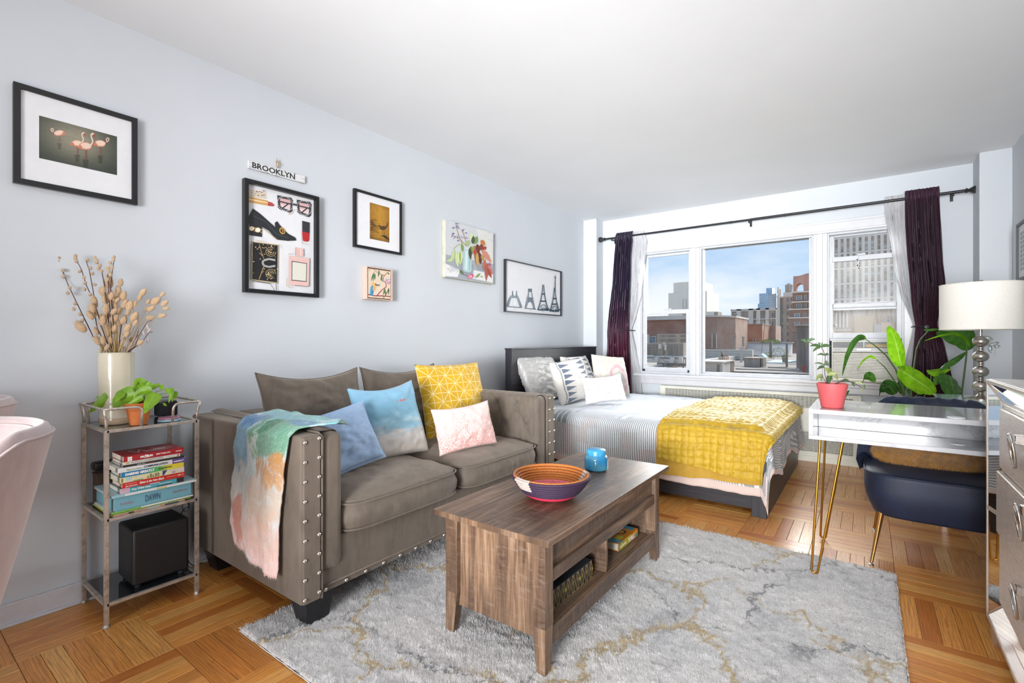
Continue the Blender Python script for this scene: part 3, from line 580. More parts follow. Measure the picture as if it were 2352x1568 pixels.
A.poly([(1365, 1330), (1392, 1330), (1390, 1380), (1372, 1440), (1343, 1430), (1350, 1370)], '#2b7fae').poly([(1350, 1350), (1372, 1345), (1362, 1420), (1345, 1425)], '#3c9cc8').ell(1392, 1355, 16, 38, '#dca66a', rot=.2).ell(1386, 1318, 26, 20, '#dcb074').line([(1400, 1318), (1415, 1325)], 12, '#3a3a34').line([(1408, 1328), (1456, 1324)], 9, '#27302b', 4).line([(1420, 1334), (1450, 1332)], 5, '#5f7a4a')
A.line([(1340, 1165), (1350, 1175), (1342, 1178)], 3, '#b8324a'); A.done('painting_surface', t)
# flower painting ---------------------------------------------------
t = thing('canvas_painting', 'unframed stretched canvas of drooping red and green leaves in a pale vase', 'painting', (0, 3.09, 1.85))
g_ = G('canvas_side'); g_.set(color=g_.ramp(g_.noise(g_.coord(), 20, 3), [(.3, '#a9a794'), (.7, '#c2c0ae')]), rough=.85); M_cs = g_.m
MB().box(.003, .040, 2.785, 3.392, 1.622, 2.078).obj('canvas', M_cs, t, bevel=.001)
A = Art(.0402, 2.785, 3.392, 1.622, 2.078, lambda x, y: ((x-345)/630, (y-(140+.27*(x-345)))/(745-.12*(x-345))))
A.poly([(345, 140), (975, 310), (970, 966), (340, 885)], '#c6c9cc').poly([(740, 245), (975, 310), (972, 715), (800, 640)], '#d2d2ce')
for k in range(30): x, y = 360+random.random()*590, 200+random.random()*350; A.leaf(x, y+.27*(x-345)*.3, x+random.uniform(30, 90), y+20+.27*(x-345)*.3, 14, random.choice(['#bfc4c9', '#cccfd0', '#d4d5d3']))
A.poly([(343, 590), (560, 640), (970, 715), (970, 966), (340, 885)], '#9ca2aa').poly([(342, 710), (520, 790), (490, 880), (340, 870)], '#dfdfe0').poly([(700, 790), (970, 850), (970, 960), (680, 900)], '#d9dadb').poly([(520, 700), (700, 720), (660, 880), (520, 850)], '#8e959f').poly([(760, 720), (850, 740), (840, 810), (740, 790)], '#8e959f')
for k in range(9): x = 360+k*18; A.line([(x, 730+random.random()*40), (x+20, 770+random.random()*40), (x+12, 800+random.random()*30)], 5, '#8d929b')
A.poly([(575, 505), (640, 515), (665, 560), (668, 800), (640, 822), (575, 810), (555, 780), (562, 560)], '#a9c6c6').poly([(590, 530), (620, 540), (612, 790), (578, 780)], '#c8dcdb').poly([(635, 560), (655, 570), (650, 790), (636, 800)], '#8fb3b4').line([(578, 508), (640, 520)], 10, '#cfdad8')
for p in ([(545, 450), (500, 330), (465, 220)], [(600, 480), (520, 390), (440, 345)], [(610, 480), (580, 380), (545, 275)]): A.line(p, 6, '#9a6a4a')
for x, y in ((480, 190), (470, 215), (495, 240), (440, 238), (435, 330), (425, 352), (450, 375), (490, 360), (495, 400), (540, 370), (600, 370), (590, 300), (555, 270)):
    for k in range(4): a_ = random.random()*6.3; A.leaf(x, y, x+24*cos(a_), y+24*sin(a_), 9, random.choice(['#6b5d86', '#4d4666', '#a89fc0', '#8d84a8']))
A.poly([(345, 680), (400, 640), (425, 560), (440, 500), (455, 560), (450, 640), (410, 690)], '#b4c98f').line([(440, 510), (500, 460), (545, 450)], 10, '#a9b878').leaf(470, 560, 490, 760, 50, '#c3cf98').leaf(515, 540, 520, 725, 62, '#d4ddb0').leaf(515, 545, 518, 715, 34, '#8fae5c')
for a in ((700, 440, 655, 300, 70, '#c9d6a8'), (690, 450, 745, 350, 80, '#6f9455'), (680, 450, 690, 340, 50, '#4b4a3d'), (600, 480, 630, 400, 60, '#9fb27a'), (660, 480, 640, 640, 60, '#6f7a42'), (700, 470, 700, 590, 70, '#8c9250'), (640, 500, 655, 660, 36, '#3c3a33'), (540, 450, 550, 560, 34, '#77944c')): A.leaf(*a)
for a in ((720, 470, 745, 760, 70, '#9a6b38'), (740, 450, 760, 590, 60, '#6b2a22'), (790, 450, 820, 560, 60, '#7a3a28'), (770, 560, 790, 720, 60, '#5b2520'), (800, 520, 945, 700, 70, '#c4826a'), (790, 400, 850, 470, 60, '#c0733a'), (840, 480, 855, 530, 50, '#a63a3c'), (850, 650, 825, 800, 44, '#b8613e'), (880, 700, 865, 940, 60, '#a4503c'), (890, 740, 960, 850, 56, '#c06a66'), (880, 760, 945, 900, 50, '#93402f'), (800, 590, 830, 680, 40, '#a98c4a'), (740, 560, 745, 770, 40, '#c29a55'), (900, 700, 930, 740, 34, '#c2475a'), (705, 520, 710, 600, 34, '#b1323a')): A.leaf(*a)
A.ell(640, 880, 28, 28, '#d9778f').ell(668, 862, 24, 22, '#c94f74').ell(655, 872, 14, 12, '#eeb5c2').line([(520, 800), (560, 850), (620, 875)], 6, '#6f7a42').leaf(510, 790, 560, 850, 30, '#55703a').leaf(720, 890, 785, 830, 30, '#7d9650').leaf(780, 870, 825, 885, 20, '#9fae62').line([(690, 885), (760, 870)], 5, '#8c7a4a')
A.done('painting_surface', t, .6)
# tower photographs ---------------------------------------------------
t = thing('framed_picture', 'thin black frame with four photographs of a rising iron lattice tower', 'picture', (0, 4.1, 1.63))
frame(t, 3.590, 4.612, 1.388, 1.878, .009, .026, flat('#23232c', .3)); mat_board(t, .012, 3.597, 4.605, 1.395, 1.871)
A = Art(.0145, 3.60, 4.602, 1.398, 1.868, lambda x, y: ((x-1150)/700, (y-(645+.226*(x-1150)))/((1322-645)+(.062-.226)*(x-1150)))); dk = ['#2f4150', '#3d4f5e', '#4c5d6b', '#22303c']
def tower(cx, base, hgt, wb, top_w, gap, nst):
    for s in (-1, 1):
        f = lambda t: s*(wb*(1-t)**1.9*.5+top_w*.5)
        A.line([(cx+f(k/12), base-hgt*k/12) for k in range(13)], wb*.17, dk[1], top_w*.75)
        for k in range(26):
            a_, b_ = k/26, (k+1)/26; A.line([(cx+f(a_)-s*wb*.07*(1-a_), base-hgt*a_), (cx+f(b_)+s*wb*.07*(1-b_), base-hgt*b_)], 2.5, '#aab6c0')
    for tt in nst:
        hw = wb*(1-tt)**1.9*.5+top_w*.5; A.rect(cx-hw-8, base-hgt*tt-9, cx+hw+8, base-hgt*tt+8, dk[0])
    if gap: A.line([(cx-wb*.30*cos(a_), base-22-wb*.34*sin(a_)) for a_ in [pi*i/12 for i in range(13)]], 9, dk[2])
    for k in range(34): x = cx-wb*.62+random.random()*wb*1.24; A.ell(x, base+random.uniform(-14, 12), 9, 9, random.choice(dk), 7)
    for k in range(10): x = cx-wb*.22+random.random()*wb*.44; A.ell(x, base-10-random.random()*30, 5, 8, '#a9b3bb', 6)
A.line([(1168, 1265), (1338, 1275)], 16, dk[2]).line([(1355, 1280), (1515, 1292)], 14, dk[2]).line([(1530, 1296), (1677, 1304)], 12, dk[1]).line([(1690, 1308), (1830, 1315)], 10, dk[1])
A.line([(1175, 1265), (1200, 1170), (1222, 1120)], 34, dk[1], 24).line([(1330, 1272), (1305, 1185), (1285, 1120)], 34, dk[1], 24).rect(1205, 1118, 1300, 1150, dk[0])
for s in (-1, 1): A.line([(1256+s*22, 1118), (1256+s*22, 1050)], 22, dk[2], 10)
for k in range(10): A.rect(1212+k*9, 1125, 1215+k*9, 1146, '#9fabb5')
A.rect(1235, 1170, 1275, 1262, '#b8c0c6').ell(1256, 1215, 18, 40, '#cfd4d8')
for k in range(20): A.line([(1185+k*1.2, 1262-k*7), (1198+k*1.2, 1258-k*7)], 2.5, '#aab6c0').line([(1320-k*1.2, 1268-k*7), (1306-k*1.2, 1262-k*7)], 2.5, '#aab6c0')
A.poly([(1370, 1282), (1398, 1150), (1418, 1055), (1460, 1062), (1480, 1160), (1505, 1290), (1480, 1290), (1462, 1215), (1438, 1190), (1412, 1212), (1395, 1284)], dk[1]).poly([(1425, 1060), (1450, 1064), (1462, 1140), (1425, 1136)], '#c3c9ce').rect(1412, 1018, 1462, 1058, dk[0]).rect(1396, 1135, 1478, 1160, dk[0])
for k in range(16): A.line([(1383+k*1.6, 1270-k*11), (1398+k*1.2, 1262-k*11)], 2.5, '#aab6c0').line([(1496-k*1.6, 1275-k*11), (1480-k*1.2, 1268-k*11)], 2.5, '#aab6c0')
tower(1606, 1292, 330, 120, 14, True, (.33, .62)); tower(1760, 1305, 300, 112, 12, True, (.28, .52)); A.line([(1762, 1060), (1764, 880), (1764, 830)], 14, dk[0], 3).ell(1764, 868, 9, 14, dk[0])
A.rect(1350, 1240, 1362, 1300, '#d6dade')
for x, y in ((1235, 1293), (1420, 1308), (1588, 1322), (1750, 1332)): A.line([(x, y), (x+32, y+3)], 4, '#8d949b')
A.done('print', t, .3)
# right wall frame
t = thing('framed_picture', 'grey framed print on the right wall at the photo edge', 'picture', (3.6, 4.7, 1.73))
M_gf = flat('#4b4d52', .4, name='grey_frame')
for a in ((4.50, 4.52, 1.53, 1.93), (4.81, 4.83, 1.53, 1.93)): MB().box(3.572, 3.598, *a).obj('frame_side', M_gf, t, bevel=.001)
for a in ((1.53, 1.55), (1.91, 1.93)): MB().box(3.572, 3.598, 4.52, 4.81, *a).obj('frame_side', M_gf, t, bevel=.001)
MB().box(3.584, 3.598, 4.52, 4.81, 1.55, 1.91).obj('mat', M_mat, t)
m = MB()
for i in range(9):
    for j in range(3): m.box(3.582, 3.584, 4.57+j*.07, 4.62+j*.07, 1.60+i*.03, 1.622+i*.03)
tag(m.obj('print_block', flat('#8f9aa3', .5), t), kind='stuff')
# ================================================================== sofa
def velvet(name, c, dark=.55, rough=.75, sheen=.8, scale=5.):
    g_ = G(name); col = hx(c); o = g_.coord(); n = g_.noise(o, scale, 4, .55); n2 = g_.noise(o, 260, 2); n3 = g_.noise(g_.map(o, (1, 1, .25)), 38, 4, .7)
    lo = tuple(x*dark for x in col[:3]); hi = tuple(min(1, x*1.18) for x in col[:3])
    f = g_.math('ADD', g_.math('MULTIPLY', n, .6), g_.math('MULTIPLY', n3, .4))
    g_.set(color=g_.ramp(f, [(.32, lo), (.52, col), (.72, hi)]), rough=rough, sheen=sheen); g_.b.inputs['Sheen Roughness'].default_value = .45; g_.b.inputs['Sheen Tint'].default_value = (min(1, col[0]*3+.2), min(1, col[1]*3+.2), min(1, col[2]*3+.2), 1)
    g_.bump(n2, .12, .001); return g_.m
M_sofa = velvet('taupe_velvet', '#63594f', .60, .8, .45); M_stud = flat('#c9c3ba', .28, .9, name='nickel_stud', vary=.04)
M_blackwood = flat('#17171a', .35, name='black_leg', vary=.15)
sofa = thing('sofa', 'taupe velvet studded loveseat with tufted arms along the left wall', 'sofa', (.55, 1.9, 0))
X0, XF, YN, YF, ZB, ZA = .06, 1.03, .992, 2.80, .128, .76
# base rail
MB().box(X0, XF-.02, YN+.09, YF-.09, ZB, .335).obj('base', M_sofa, sofa, bevel=.012, seg=3)
MB().tube([(XF-.018, YN+.10, .158), (XF-.018, YF-.10, .158)], .004, 8).obj('piping', M_sofa, sofa, smooth=4)
MB().box(X0, X0+.20, YN+.19, YF-.19, .30, .755).obj('backrest', M_sofa, sofa, bevel=.03, seg=4, smooth=.9)
def tuft(y, z, pts, sp=.105):
    h = 0
    for (a, b) in pts: d2 = (y-a)**2+(z-b)**2; h += exp(-d2/.0006)*.028 + exp(-sqrt(d2)/.03)*.018
    return h
def arm(yo, yi, nm):
    s = 1 if yi > yo else -1   # direction from outer to inner
    pan = yo+s*.085            # front panel limit
    # solid outer shell
    MB().box(X0, XF, min(yo, pan), max(yo, pan), ZB, ZA).obj('arm_shell', M_sofa, sofa, bevel=.010, seg=3, smooth=.9)
    MB().box(XF-.004, XF+.008, min(yo+s*.006, yo+s*.078), max(yo+s*.006, yo+s*.078), ZB+.003, ZA-.004).obj('arm_front_panel', M_sofa, sofa, bevel=.007, seg=3, smooth=.9)
    MB().tube([(XF+.002, pan, ZB), (XF+.004, pan, ZA-.01), (XF-.02, pan, ZA+.003), (X0+.05, pan, ZA+.003)], .0045, 8).obj('piping', M_sofa, sofa, smooth=4)
    # padded tufted inner arm: cross-section loop swept along x
    btn = [(X0+.30+.165*i+(.0825 if j % 2 else 0), ZA-.07-.13*j) for i in range(5) for j in range(3)]
    m = MB(); nU, nV = 110, 44; W = abs(yi-pan)
    def fn(u, v):
        x = lerp(X0, XF-.03, u); p = v*3.0
        ex = min(1, (XF-.03-x)/.05); rnd_ = sqrt(max(0, 1-(1-ex)**2)) if ex < 1 else 1
        wv = W*(.86+.14*rnd_)
        if p < .9:   # top surface
            t = p/.9; y = pan+s*(wv-.03)*t; z = ZA+.004+.010*sin(pi*t)*rnd_
        elif p < 1.3:
            a_ = (p-.9)/.4*pi/2; y = pan+s*(wv-.03+.03*sin(a_)); z = ZA-.03+.034*cos(a_)
        else:
            t = (p-1.3)/1.7; z = lerp(ZA-.03, .26, t); puff = .012*sin(pi*min(1, t*1.2)) + .006*abs(sin(t*pi*1.6))
            y = pan+s*(wv+puff*rnd_)
        if p > .6:
            d = sum(exp(-((x-a)**2+(z-b)**2)/.00035)*.020+exp(-sqrt((x-a)**2+(z-b)**2)/.022)*.020 for a, b in btn)
            # creases along the diamond diagonals
            k1 = abs(((x-X0-.30)/.165+(z-ZA+.07)/.26+20.) % 1.-.0); k1 = min(k1, 1-k1); k2 = abs(((x-X0-.30)/.165-(z-ZA+.07)/.26+20.) % 1.); k2 = min(k2, 1-k2)
            cz = 0 if z < btn[2][1]-.02 or x > X0+.30+.165*4.6 else 1
            d += .009*(exp(-(k1/.07)**2)+exp(-(k2/.07)**2))*cz*(1 if p > 1.2 else .5)
            y -= s*min(d, .045)*rnd_
        return (x, y, z)
    m.grid(fn, nU, nV); m.obj('arm_pad', M_sofa, sofa, smooth=4, recalc=True)
    # closing front of the pad
    MB().box(XF-.085, XF-.002, min(pan, yi-s*.006), max(pan, yi-s*.006), .215, ZA-.002).obj('arm_core', M_sofa, sofa, bevel=.034, seg=5, smooth=.9)
    m = MB(); m.lathe([(.0001, .004), (.008, .003), (.009, -.003)], n=10); bm_ = m.mesh('tuft_button'); bm_.materials.append(M_sofa)
    q = Vector((0, s, 0)).to_track_quat('Z', 'Y')
    for a, b in btn:
        if a < XF-.08: inst(bm_, 'tuft_button', sofa, (a, yi-s*.028, b), q)
arm(YN, 1.185, 'near'); arm(YF, 2.605, 'far')
for j in range(6): MB().sph((.13+.11*j, YN+.05, ZA-.004), .004).obj('tuft_button', M_sofa, sofa, smooth=4)
m = MB(); m.lathe([(.0085, -.003), (.0082, .001), (.0055, .0048), (.0001, .0062)], n=10); me_st = m.mesh('nail_head'); me_st.materials.append(M_stud); me_st.polygons.foreach_set('use_smooth', [True]*len(me_st.polygons))
qx = Vector((1, 0, 0)).to_track_quat('Z', 'Y')
for yy in (YN+.011, YN+.070, YF-.011, YF-.070):
    for i in range(9): inst(me_st, 'nail_head', sofa, (XF+.0085, yy, .150+i*.0735+(.008 if abs(yy-YN) > .05 and yy < 2 else 0)), qx)
for i in range(17): inst(me_st, 'nail_head', sofa, (XF-.017, 1.105+i*.0945, .142), qx)
for (x, y) in ((.93, 1.10), (.93, 2.70), (.14, 1.10), (.14, 2.70)):
    m = MB(); a, b = .062, .044; dx = .012 if x > .5 else -.012; dy = -.010 if y < 2 else .010
    m.add([(x-b+0, y-b, .0), (x+b, y-b, .0), (x+b, y+b, .0), (x-b, y+b, .0), (x-a+dx, y-a+dy, ZB+.004), (x+a+dx, y-a+dy, ZB+.004), (x+a+dx, y+a+dy, ZB+.004), (x-a+dx, y+a+dy, ZB+.004)],
          [(0, 3, 2, 1), (4, 5, 6, 7), (0, 1, 5, 4), (1, 2, 6, 5), (2, 3, 7, 6), (3, 0, 4, 7)]); m.obj('leg', M_blackwood, sofa, bevel=.003)
# seat cushions ---------------------------------------------------
def seat_cushion(y0, y1, seed):
    m = MB(); x0, x1 = .245, 1.055; zb, zt = .335, .462; cx, cy = (x0+x1)/2, (y0+y1)/2; hx_, hy = (x1-x0)/2, (y1-y0)/2
    nU, nV = 132, 44
    def rr(th, inset=0.):    # superellipse outline
        c_, s_ = cos(th), sin(th); n = 7.; r = (abs(c_)**n+abs(s_)**n)**(-1/n); return c_*r, s_*r
    def fn(u, v):
        th = u*2*pi; a, b = rr(th)
        if v < .40:       # underside + side up to the piping
            t = v/.40; 
            if t < .25: k = t/.25*.97; z = zb
            else:
                q = (t-.25)/.75; k = .97+.03*sin(q*pi)+.012*sin(pi*q); z = lerp(zb, zt-.012, q)
                if a > .3: # gathered wrinkles on the front and side boxing
                    wv = nz3((cy+b*hy)*46+seed, z*9, seed, 4); k += .022*wv*sin(pi*q)*(1 if a > .9 else .4)
            return (cx+a*hx_*k, cy+b*hy*k, z)
        t = (v-.40)/.60; k = 1-t; 
        rx, ry = a*k, b*k; cr = (1-abs(rx)**3.2)*(1-abs(ry)**3.2)
        z = zt-.012+.052*max(0, cr)**.55+.006*nz3(rx*3+seed, ry*3, 0, 3)
        if k > .9: z = lerp(z, zt-.012+.018*sqrt(max(0, 1-k)*10), .6)
        return (cx+rx*hx_, cy+ry*hy, z)
    m.grid(fn, nU, nV, closeu=True)
    o = m.obj('seat_cushion', M_sofa, sofa, smooth=4)
    for zz, rr_ in ((zt-.010, 1.006), (zb+.010, 1.0)):
        pts = [(cx+rr(2*pi*i/96)[0]*hx_*rr_, cy+rr(2*pi*i/96)[1]*hy*rr_, zz) for i in range(97)]
        MB().tube(pts, .0042, 6, cap=False).obj('piping', M_sofa, o, smooth=4)
seat_cushion(1.165, 1.880, 3.); seat_cushion(1.888, 2.618, 8.)

# ================================================================== pillows
def pillow_mesh(w, h, t, pinch=.06, seed=0, n=44, wr=.006, sag=0., flange=0.):
    """stands in the local XZ plane, base at z=0, faces +-Y"""
    m = MB()
    def sheet(sgn):
        def fn(u, v):
            a = 2*u-1; b = 2*v-1
            ax = a*(1-pinch*(1-b*b)*abs(a)); bz = b*(1-pinch*(1-a*a)*abs(b))
            e = max(0, (1-a*a)*(1-b*b)); th = t/2*e**.42*(1+.22*nz3(a*1.6+seed, b*1.6, sgn))
            cr = wr*nz3(a*4.5+seed, b*4.5, 5+sgn, 4)*min(1, e*6)+wr*.9*(abs(nz3(atan2(b, a)*3.5+seed, 1.3*sgn, 2, 3)))*(1-e)**2*min(1, e*14)
            f = 1
            if flange and (abs(a) > 1-flange or abs(b) > 1-flange): th = .002+.003*abs(nz3(a*9+seed, b*9)); cr = 0
            z = h/2*(1+bz); z -= sag*h*max(0, b)*(1-a*a)
            return (w/2*ax, sgn*(th+cr)-0, z)
        return fn
    m.grid(sheet(-1), n, n); k = len(m.v)
    m.grid(sheet(1), n, n, lambda u, v: (1-u, v))
    me = m.mesh('pillow', False)
    bm = bmesh.new(); bm.from_mesh(me); bmesh.ops.remove_doubles(bm, verts=bm.verts, dist=.0004); bmesh.ops.recalc_face_normals(bm, faces=bm.faces); bm.to_mesh(me); bm.free(); return me
def pillow(name, label, w, h, t, m, loc, yaw, lean=0., roll=0., group=None, cat='pillow', piping=None, **k):
    """yaw: direction the front (-Y local) turns; lean back"""
    me = pillow_mesh(w, h, t, **k); root = thing(name, label, cat, (0, 0, 0), group) if piping else None
    o = finish(me, m, name if not root else 'cover', root, smooth=4)
    if piping:
        pn = k.get('pinch', .06); pts = []
        for i in range(81):
            s = i/80*4; e = int(s) % 4; f = (s-int(s))*2-1
            a, b = [(f, -1), (1, f), (-f, 1), (-1, -f)][e]
            ax = a*(1-pn*(1-b*b)*abs(a)); bz = b*(1-pn*(1-a*a)*abs(b)); pts.append((w/2*ax, 0, h/2*(1+bz)-k.get('sag', 0)*h*max(0, b)*(1-a*a)))
        MB().tube(pts, .0045, 6, cap=False).obj('piping', piping, root, smooth=4)
    tgt = root or o
    if not root: tag(o, label, cat, group)
    M = Matrix.Translation(loc) @ Matrix.Rotation(yaw, 4, 'Z') @ Matrix.Rotation(lean, 4, 'X') @ Matrix.Rotation(roll, 4, 'Y')
    tgt.matrix_world = M; return tgt
FX = pi/2   # facing +X
pillow('back_cushion', 'large taupe sofa back cushion behind the pale blue denim pillow', .60, .50, .21, M_sofa, (.385, 1.50, .475), FX, -.26, group='loose sofa back cushions', piping=M_sofa, pinch=.09, seed=2, sag=.06, wr=.009)
pillow('back_cushion', 'large taupe sofa back cushion half hidden behind the blue painted pillow and yellow pillow', .62, .50, .21, M_sofa, (.385, 2.13, .475), FX, -.26, group='loose sofa back cushions', piping=M_sofa, pinch=.09, seed=6, sag=.06, wr=.009)
# denim
g_ = G('denim'); uv = g_.coord('UV'); n = g_.noise(g_.map(uv, (220, 14, 1)), 1, 3); n2 = g_.noise(g_.map(uv, (14, 220, 1)), 1, 3); g_.set(color=g_.ramp(g_.math('MULTIPLY', g_.math('ADD', n, n2), .5), [(.35, '#7d9cc4'), (.65, '#a9c1de')]), rough=.85, sheen=.2); g_.bump(n, .2, .001); M_denim = g_.m
dp = pillow('throw_pillow', 'washed blue denim rectangular pillow with frayed edge beside the draped arm', .45, .31, .14, M_denim, (.76, 1.375, .495), FX-.16, -.42, -.20, pinch=.05, seed=4, wr=.004, flange=.07)
# blue painted
g_ = G('sky_print'); uv = g_.coord('UV'); u_, v_, _ = g_.sep(uv); n = g_.noise(g_.map(uv, (1.6, 5, 1)), 1.6, 5, .6, 1.2)
f = g_.math('ADD', g_.math('MULTIPLY', v_, .75), g_.math('MULTIPLY', n, .42)); c = g_.ramp(f, [(.18, '#cfc6ba'), (.42, '#c9c7c3'), (.52, '#8fb7c9'), (.66, '#73a5bd'), (.82, '#7fb0cc'), (1, '#8dbdd8')])
d = g_.math('ADD', g_.math('POWER', g_.math('DIVIDE', g_.math('SUBTRACT', u_, .66), .17), 2), g_.math('POWER', g_.math('DIVIDE', g_.math('SUBTRACT', v_, .74), .03), 2))
mk = g_.ramp(g_.math('ADD', d, g_.math('MULTIPLY', g_.noise(uv, 30, 3), 1.6)), [(.8, 1.), (1.5, 0.)]); c = g_.mix(mk, c, '#d9534c'); g_.set(color=c, rough=.8, sheen=.2); M_skyp = g_.m
pillow('throw_pillow', 'square watercolour blue pillow with a red streak and sandy lower edge', .42, .43, .15, M_skyp, (.67, 1.768, .475), FX-.12, -.34, -.05, pinch=.08, seed=11, wr=.005, sag=.05)
# yellow geometric
g_ = G('mustard_geometric'); uv = g_.coord('UV'); u_, v_, _ = g_.sep(uv); N = 8.5
def ln(f_, wd=.035):
    fr = g_.math('FRACT', f_); d = g_.math('MINIMUM', fr, g_.math('SUBTRACT', 1., fr)); return g_.math('LESS_THAN', d, wd)
U = g_.math('MULTIPLY', u_, N); V = g_.math('MULTIPLY', v_, N)
mk = g_.math('MAXIMUM', g_.math('MAXIMUM', ln(U), ln(V)), g_.math('MAXIMUM', ln(g_.math('MULTIPLY', g_.math('ADD', U, V), .5), .028), ln(g_.math('MULTIPLY', g_.math('SUBTRACT', U, V), .5), .028)))
g_.set(color=g_.mix(g_.math('MULTIPLY', mk, .72), g_.ramp(g_.noise(uv, 3, 2), [(.3, '#c79a10'), (.7, '#d0a51c')]), '#e2d9a8'), rough=.85, sheen=.15); M_yel = g_.m
pillow('throw_pillow', 'large mustard yellow pillow with a white triangle line pattern', .54, .51, .15, M_yel, (.54, 2.41, .475), FX-.16, -.28, 0, pinch=.055, seed=21, wr=.004)
# pink
g_ = G('coral_ombre'); uv = g_.coord('UV'); u_, v_, _ = g_.sep(uv); vo = g_.voro(g_.add(uv, g_.map(g_.noise(uv, 6, 2, color=True), (.08, .08, 0))), 38, 'DISTANCE_TO_EDGE')
f = g_.math('MULTIPLY', g_.ramp(vo, [(.06, 0.), (.14, 1.)]), g_.ramp(g_.math('ADD', v_, g_.math('MULTIPLY', g_.noise(uv, 3, 2), .2)), [(.3, 1.), (1.05, .25)]))
g_.set(color=g_.mix(f, '#dccdc9', '#d98a82'), rough=.85, sheen=.15); M_cor = g_.m
pillow('throw_pillow', 'small coral pink and cream mottled pillow in front of the yellow one', .40, .265, .12, M_cor, (.88, 2.115, .492), FX-.28, -.30, -.06, pinch=.07, seed=31, wr=.004, sag=.03)

# ================================================================== throw blanket over the near arm
g_ = G('painted_throw'); uv = g_.coord('UV'); u_, v_, _ = g_.sep(uv); wv = g_.noise(g_.map(uv, (2.2, 3.6, 1)), 1.7, 5, .62, 1.6); w2 = g_.noise(g_.map(uv, (3, 2.2, 1), loc=(4, 7, 0)), 2.2, 5, .6, 2.)
f = g_.math('ADD', v_, g_.math('MULTIPLY', g_.math('SUBTRACT', wv, .5), .34))
c = g_.ramp(f, [(0, '#d8b4ae'), (.12, '#d3b9b4'), (.24, '#c6c8c8'), (.36, '#bccacd'), (.5, '#b4cdd3'), (.60, '#7fb0bf'), (.74, '#6fa9b4'), (.88, '#74b3b0'), (1, '#8cc0bb')])
def msk(u0, v0, ru, rv, e=.35):
    d = g_.math('ADD', g_.math('POWER', g_.math('DIVIDE', g_.math('SUBTRACT', u_, u0), ru), 2), g_.math('POWER', g_.math('DIVIDE', g_.math('SUBTRACT', v_, v0), rv), 2))
    return g_.ramp(g_.math('ADD', d, g_.math('MULTIPLY', g_.math('SUBTRACT', w2, .5), 3.2)), [(1-e, 1.), (1+e*.3, 0.)])
c = g_.mix(g_.math('MULTIPLY', msk(.08, .50, .30, .16), .8), c, '#5f93b5'); c = g_.mix(g_.math('MULTIPLY', msk(.15, .62, .25, .08), .7), c, '#2f5f94')
c = g_.mix(g_.math('MULTIPLY', msk(.72, .56, .38, .14), .85), c, '#4d8a62'); c = g_.mix(g_.math('MULTIPLY', msk(.55, .60, .12, .06), .8), c, '#2f6b48'); c = g_.mix(g_.math('MULTIPLY', msk(.80, .66, .2, .05), .8), c, '#3f74a6')
c = g_.mix(g_.math('MULTIPLY', msk(.85, .40, .32, .07), .9), c, '#bd8544'); c = g_.mix(g_.math('MULTIPLY', msk(.75, .27, .38, .12), .5), c, '#cfa67e'); c = g_.mix(g_.math('MULTIPLY', msk(.22, .13, .10, .12), .85), c, '#c07a63'); c = g_.mix(g_.math('MULTIPLY', msk(.8, .12, .4, .08), .5), c, '#cda48e')
c = g_.mix(g_.math('MULTIPLY', g_.ramp(wv, [(.56, 0.), (.64, .7)]), 1.), c, '#cfd3d2')
c = g_.mix(g_.ramp(g_.noise(g_.map(uv, (26, 34, 1)), 2, 4, .7, 1.2), [(.5, 0.), (.62, .42)]), c, '#a9bcc0'); c = g_.mix(g_.ramp(g_.noise(g_.map(uv, (30, 24, 1), loc=(3, 3, 3)), 2, 4, .7, 1.2), [(.55, 0.), (.66, .35)]), c, '#6f7f78'); g_.set(color=c, rough=.9, sheen=.2); fn_ = g_.noise(g_.map(uv, (90, 40, 1)), 3, 3); g_.bump(fn_, .35, .002); M_throw = g_.m
def throw_pt(u, v):
    """v: 0 hem on the outer side .. 1 inner edge; u: back..front"""
    s = v*1.02; drop = .56
    wob = .012*sin(u*9+v*2)+.010*nz3(u*4, v*6)
    if s < drop:
        k = s/drop; z = .215+k*(.762-.215); z += (.075*(1-u)**1.3)*(1-k); xa = lerp(lerp(.55, .545, k), .60, max(0, (k-.8)*5)*0); 
        xl = interp(z, [(.15, .62), (.25, .585), (.36, .535), (.58, .555), (.76, .575)]); xr = interp(z, [(.15, .915), (.42, .915), (.6, .945), (.78, .985)])
        return (lerp(xl, xr, u), YN-.012-abs(wob)-.012*(1-k)-.016*sin(u*pi), z)
    k = (s-drop)/(1.02-drop)
    yy = YN-.012+k*.30; zz = .783+.010*sin(k*pi)+abs(wob)*.5
    if k < .12: zz -= .02*(1-k/.12)**2
    if k > .68: zz -= (k-.68)*.10
    return (lerp(lerp(.575, .47, k), lerp(.985, 1.045, min(1, k*2.)), u)-.30*max(0, k-.55)*u, yy, zz)
tb = thing('throw_blanket', 'multicolour painted throw blanket with frayed hem over the near sofa arm', 'blanket', (.75, .95, .5))
m = MB(); m.grid(throw_pt, 56, 90); m.obj('cloth', M_throw, tb, smooth=4, solid=.006, recalc=False)
m = MB(); m.grid(lambda u, v: tuple(Vector(throw_pt(.62+u*.38, .10+v*.40))+Vector((.012, -.004+.008*sin(v*9), 0))), 16, 24, lambda u, v: (u+.3, v*.6+.4)); 
m = MB(); rs = random.Random(5)
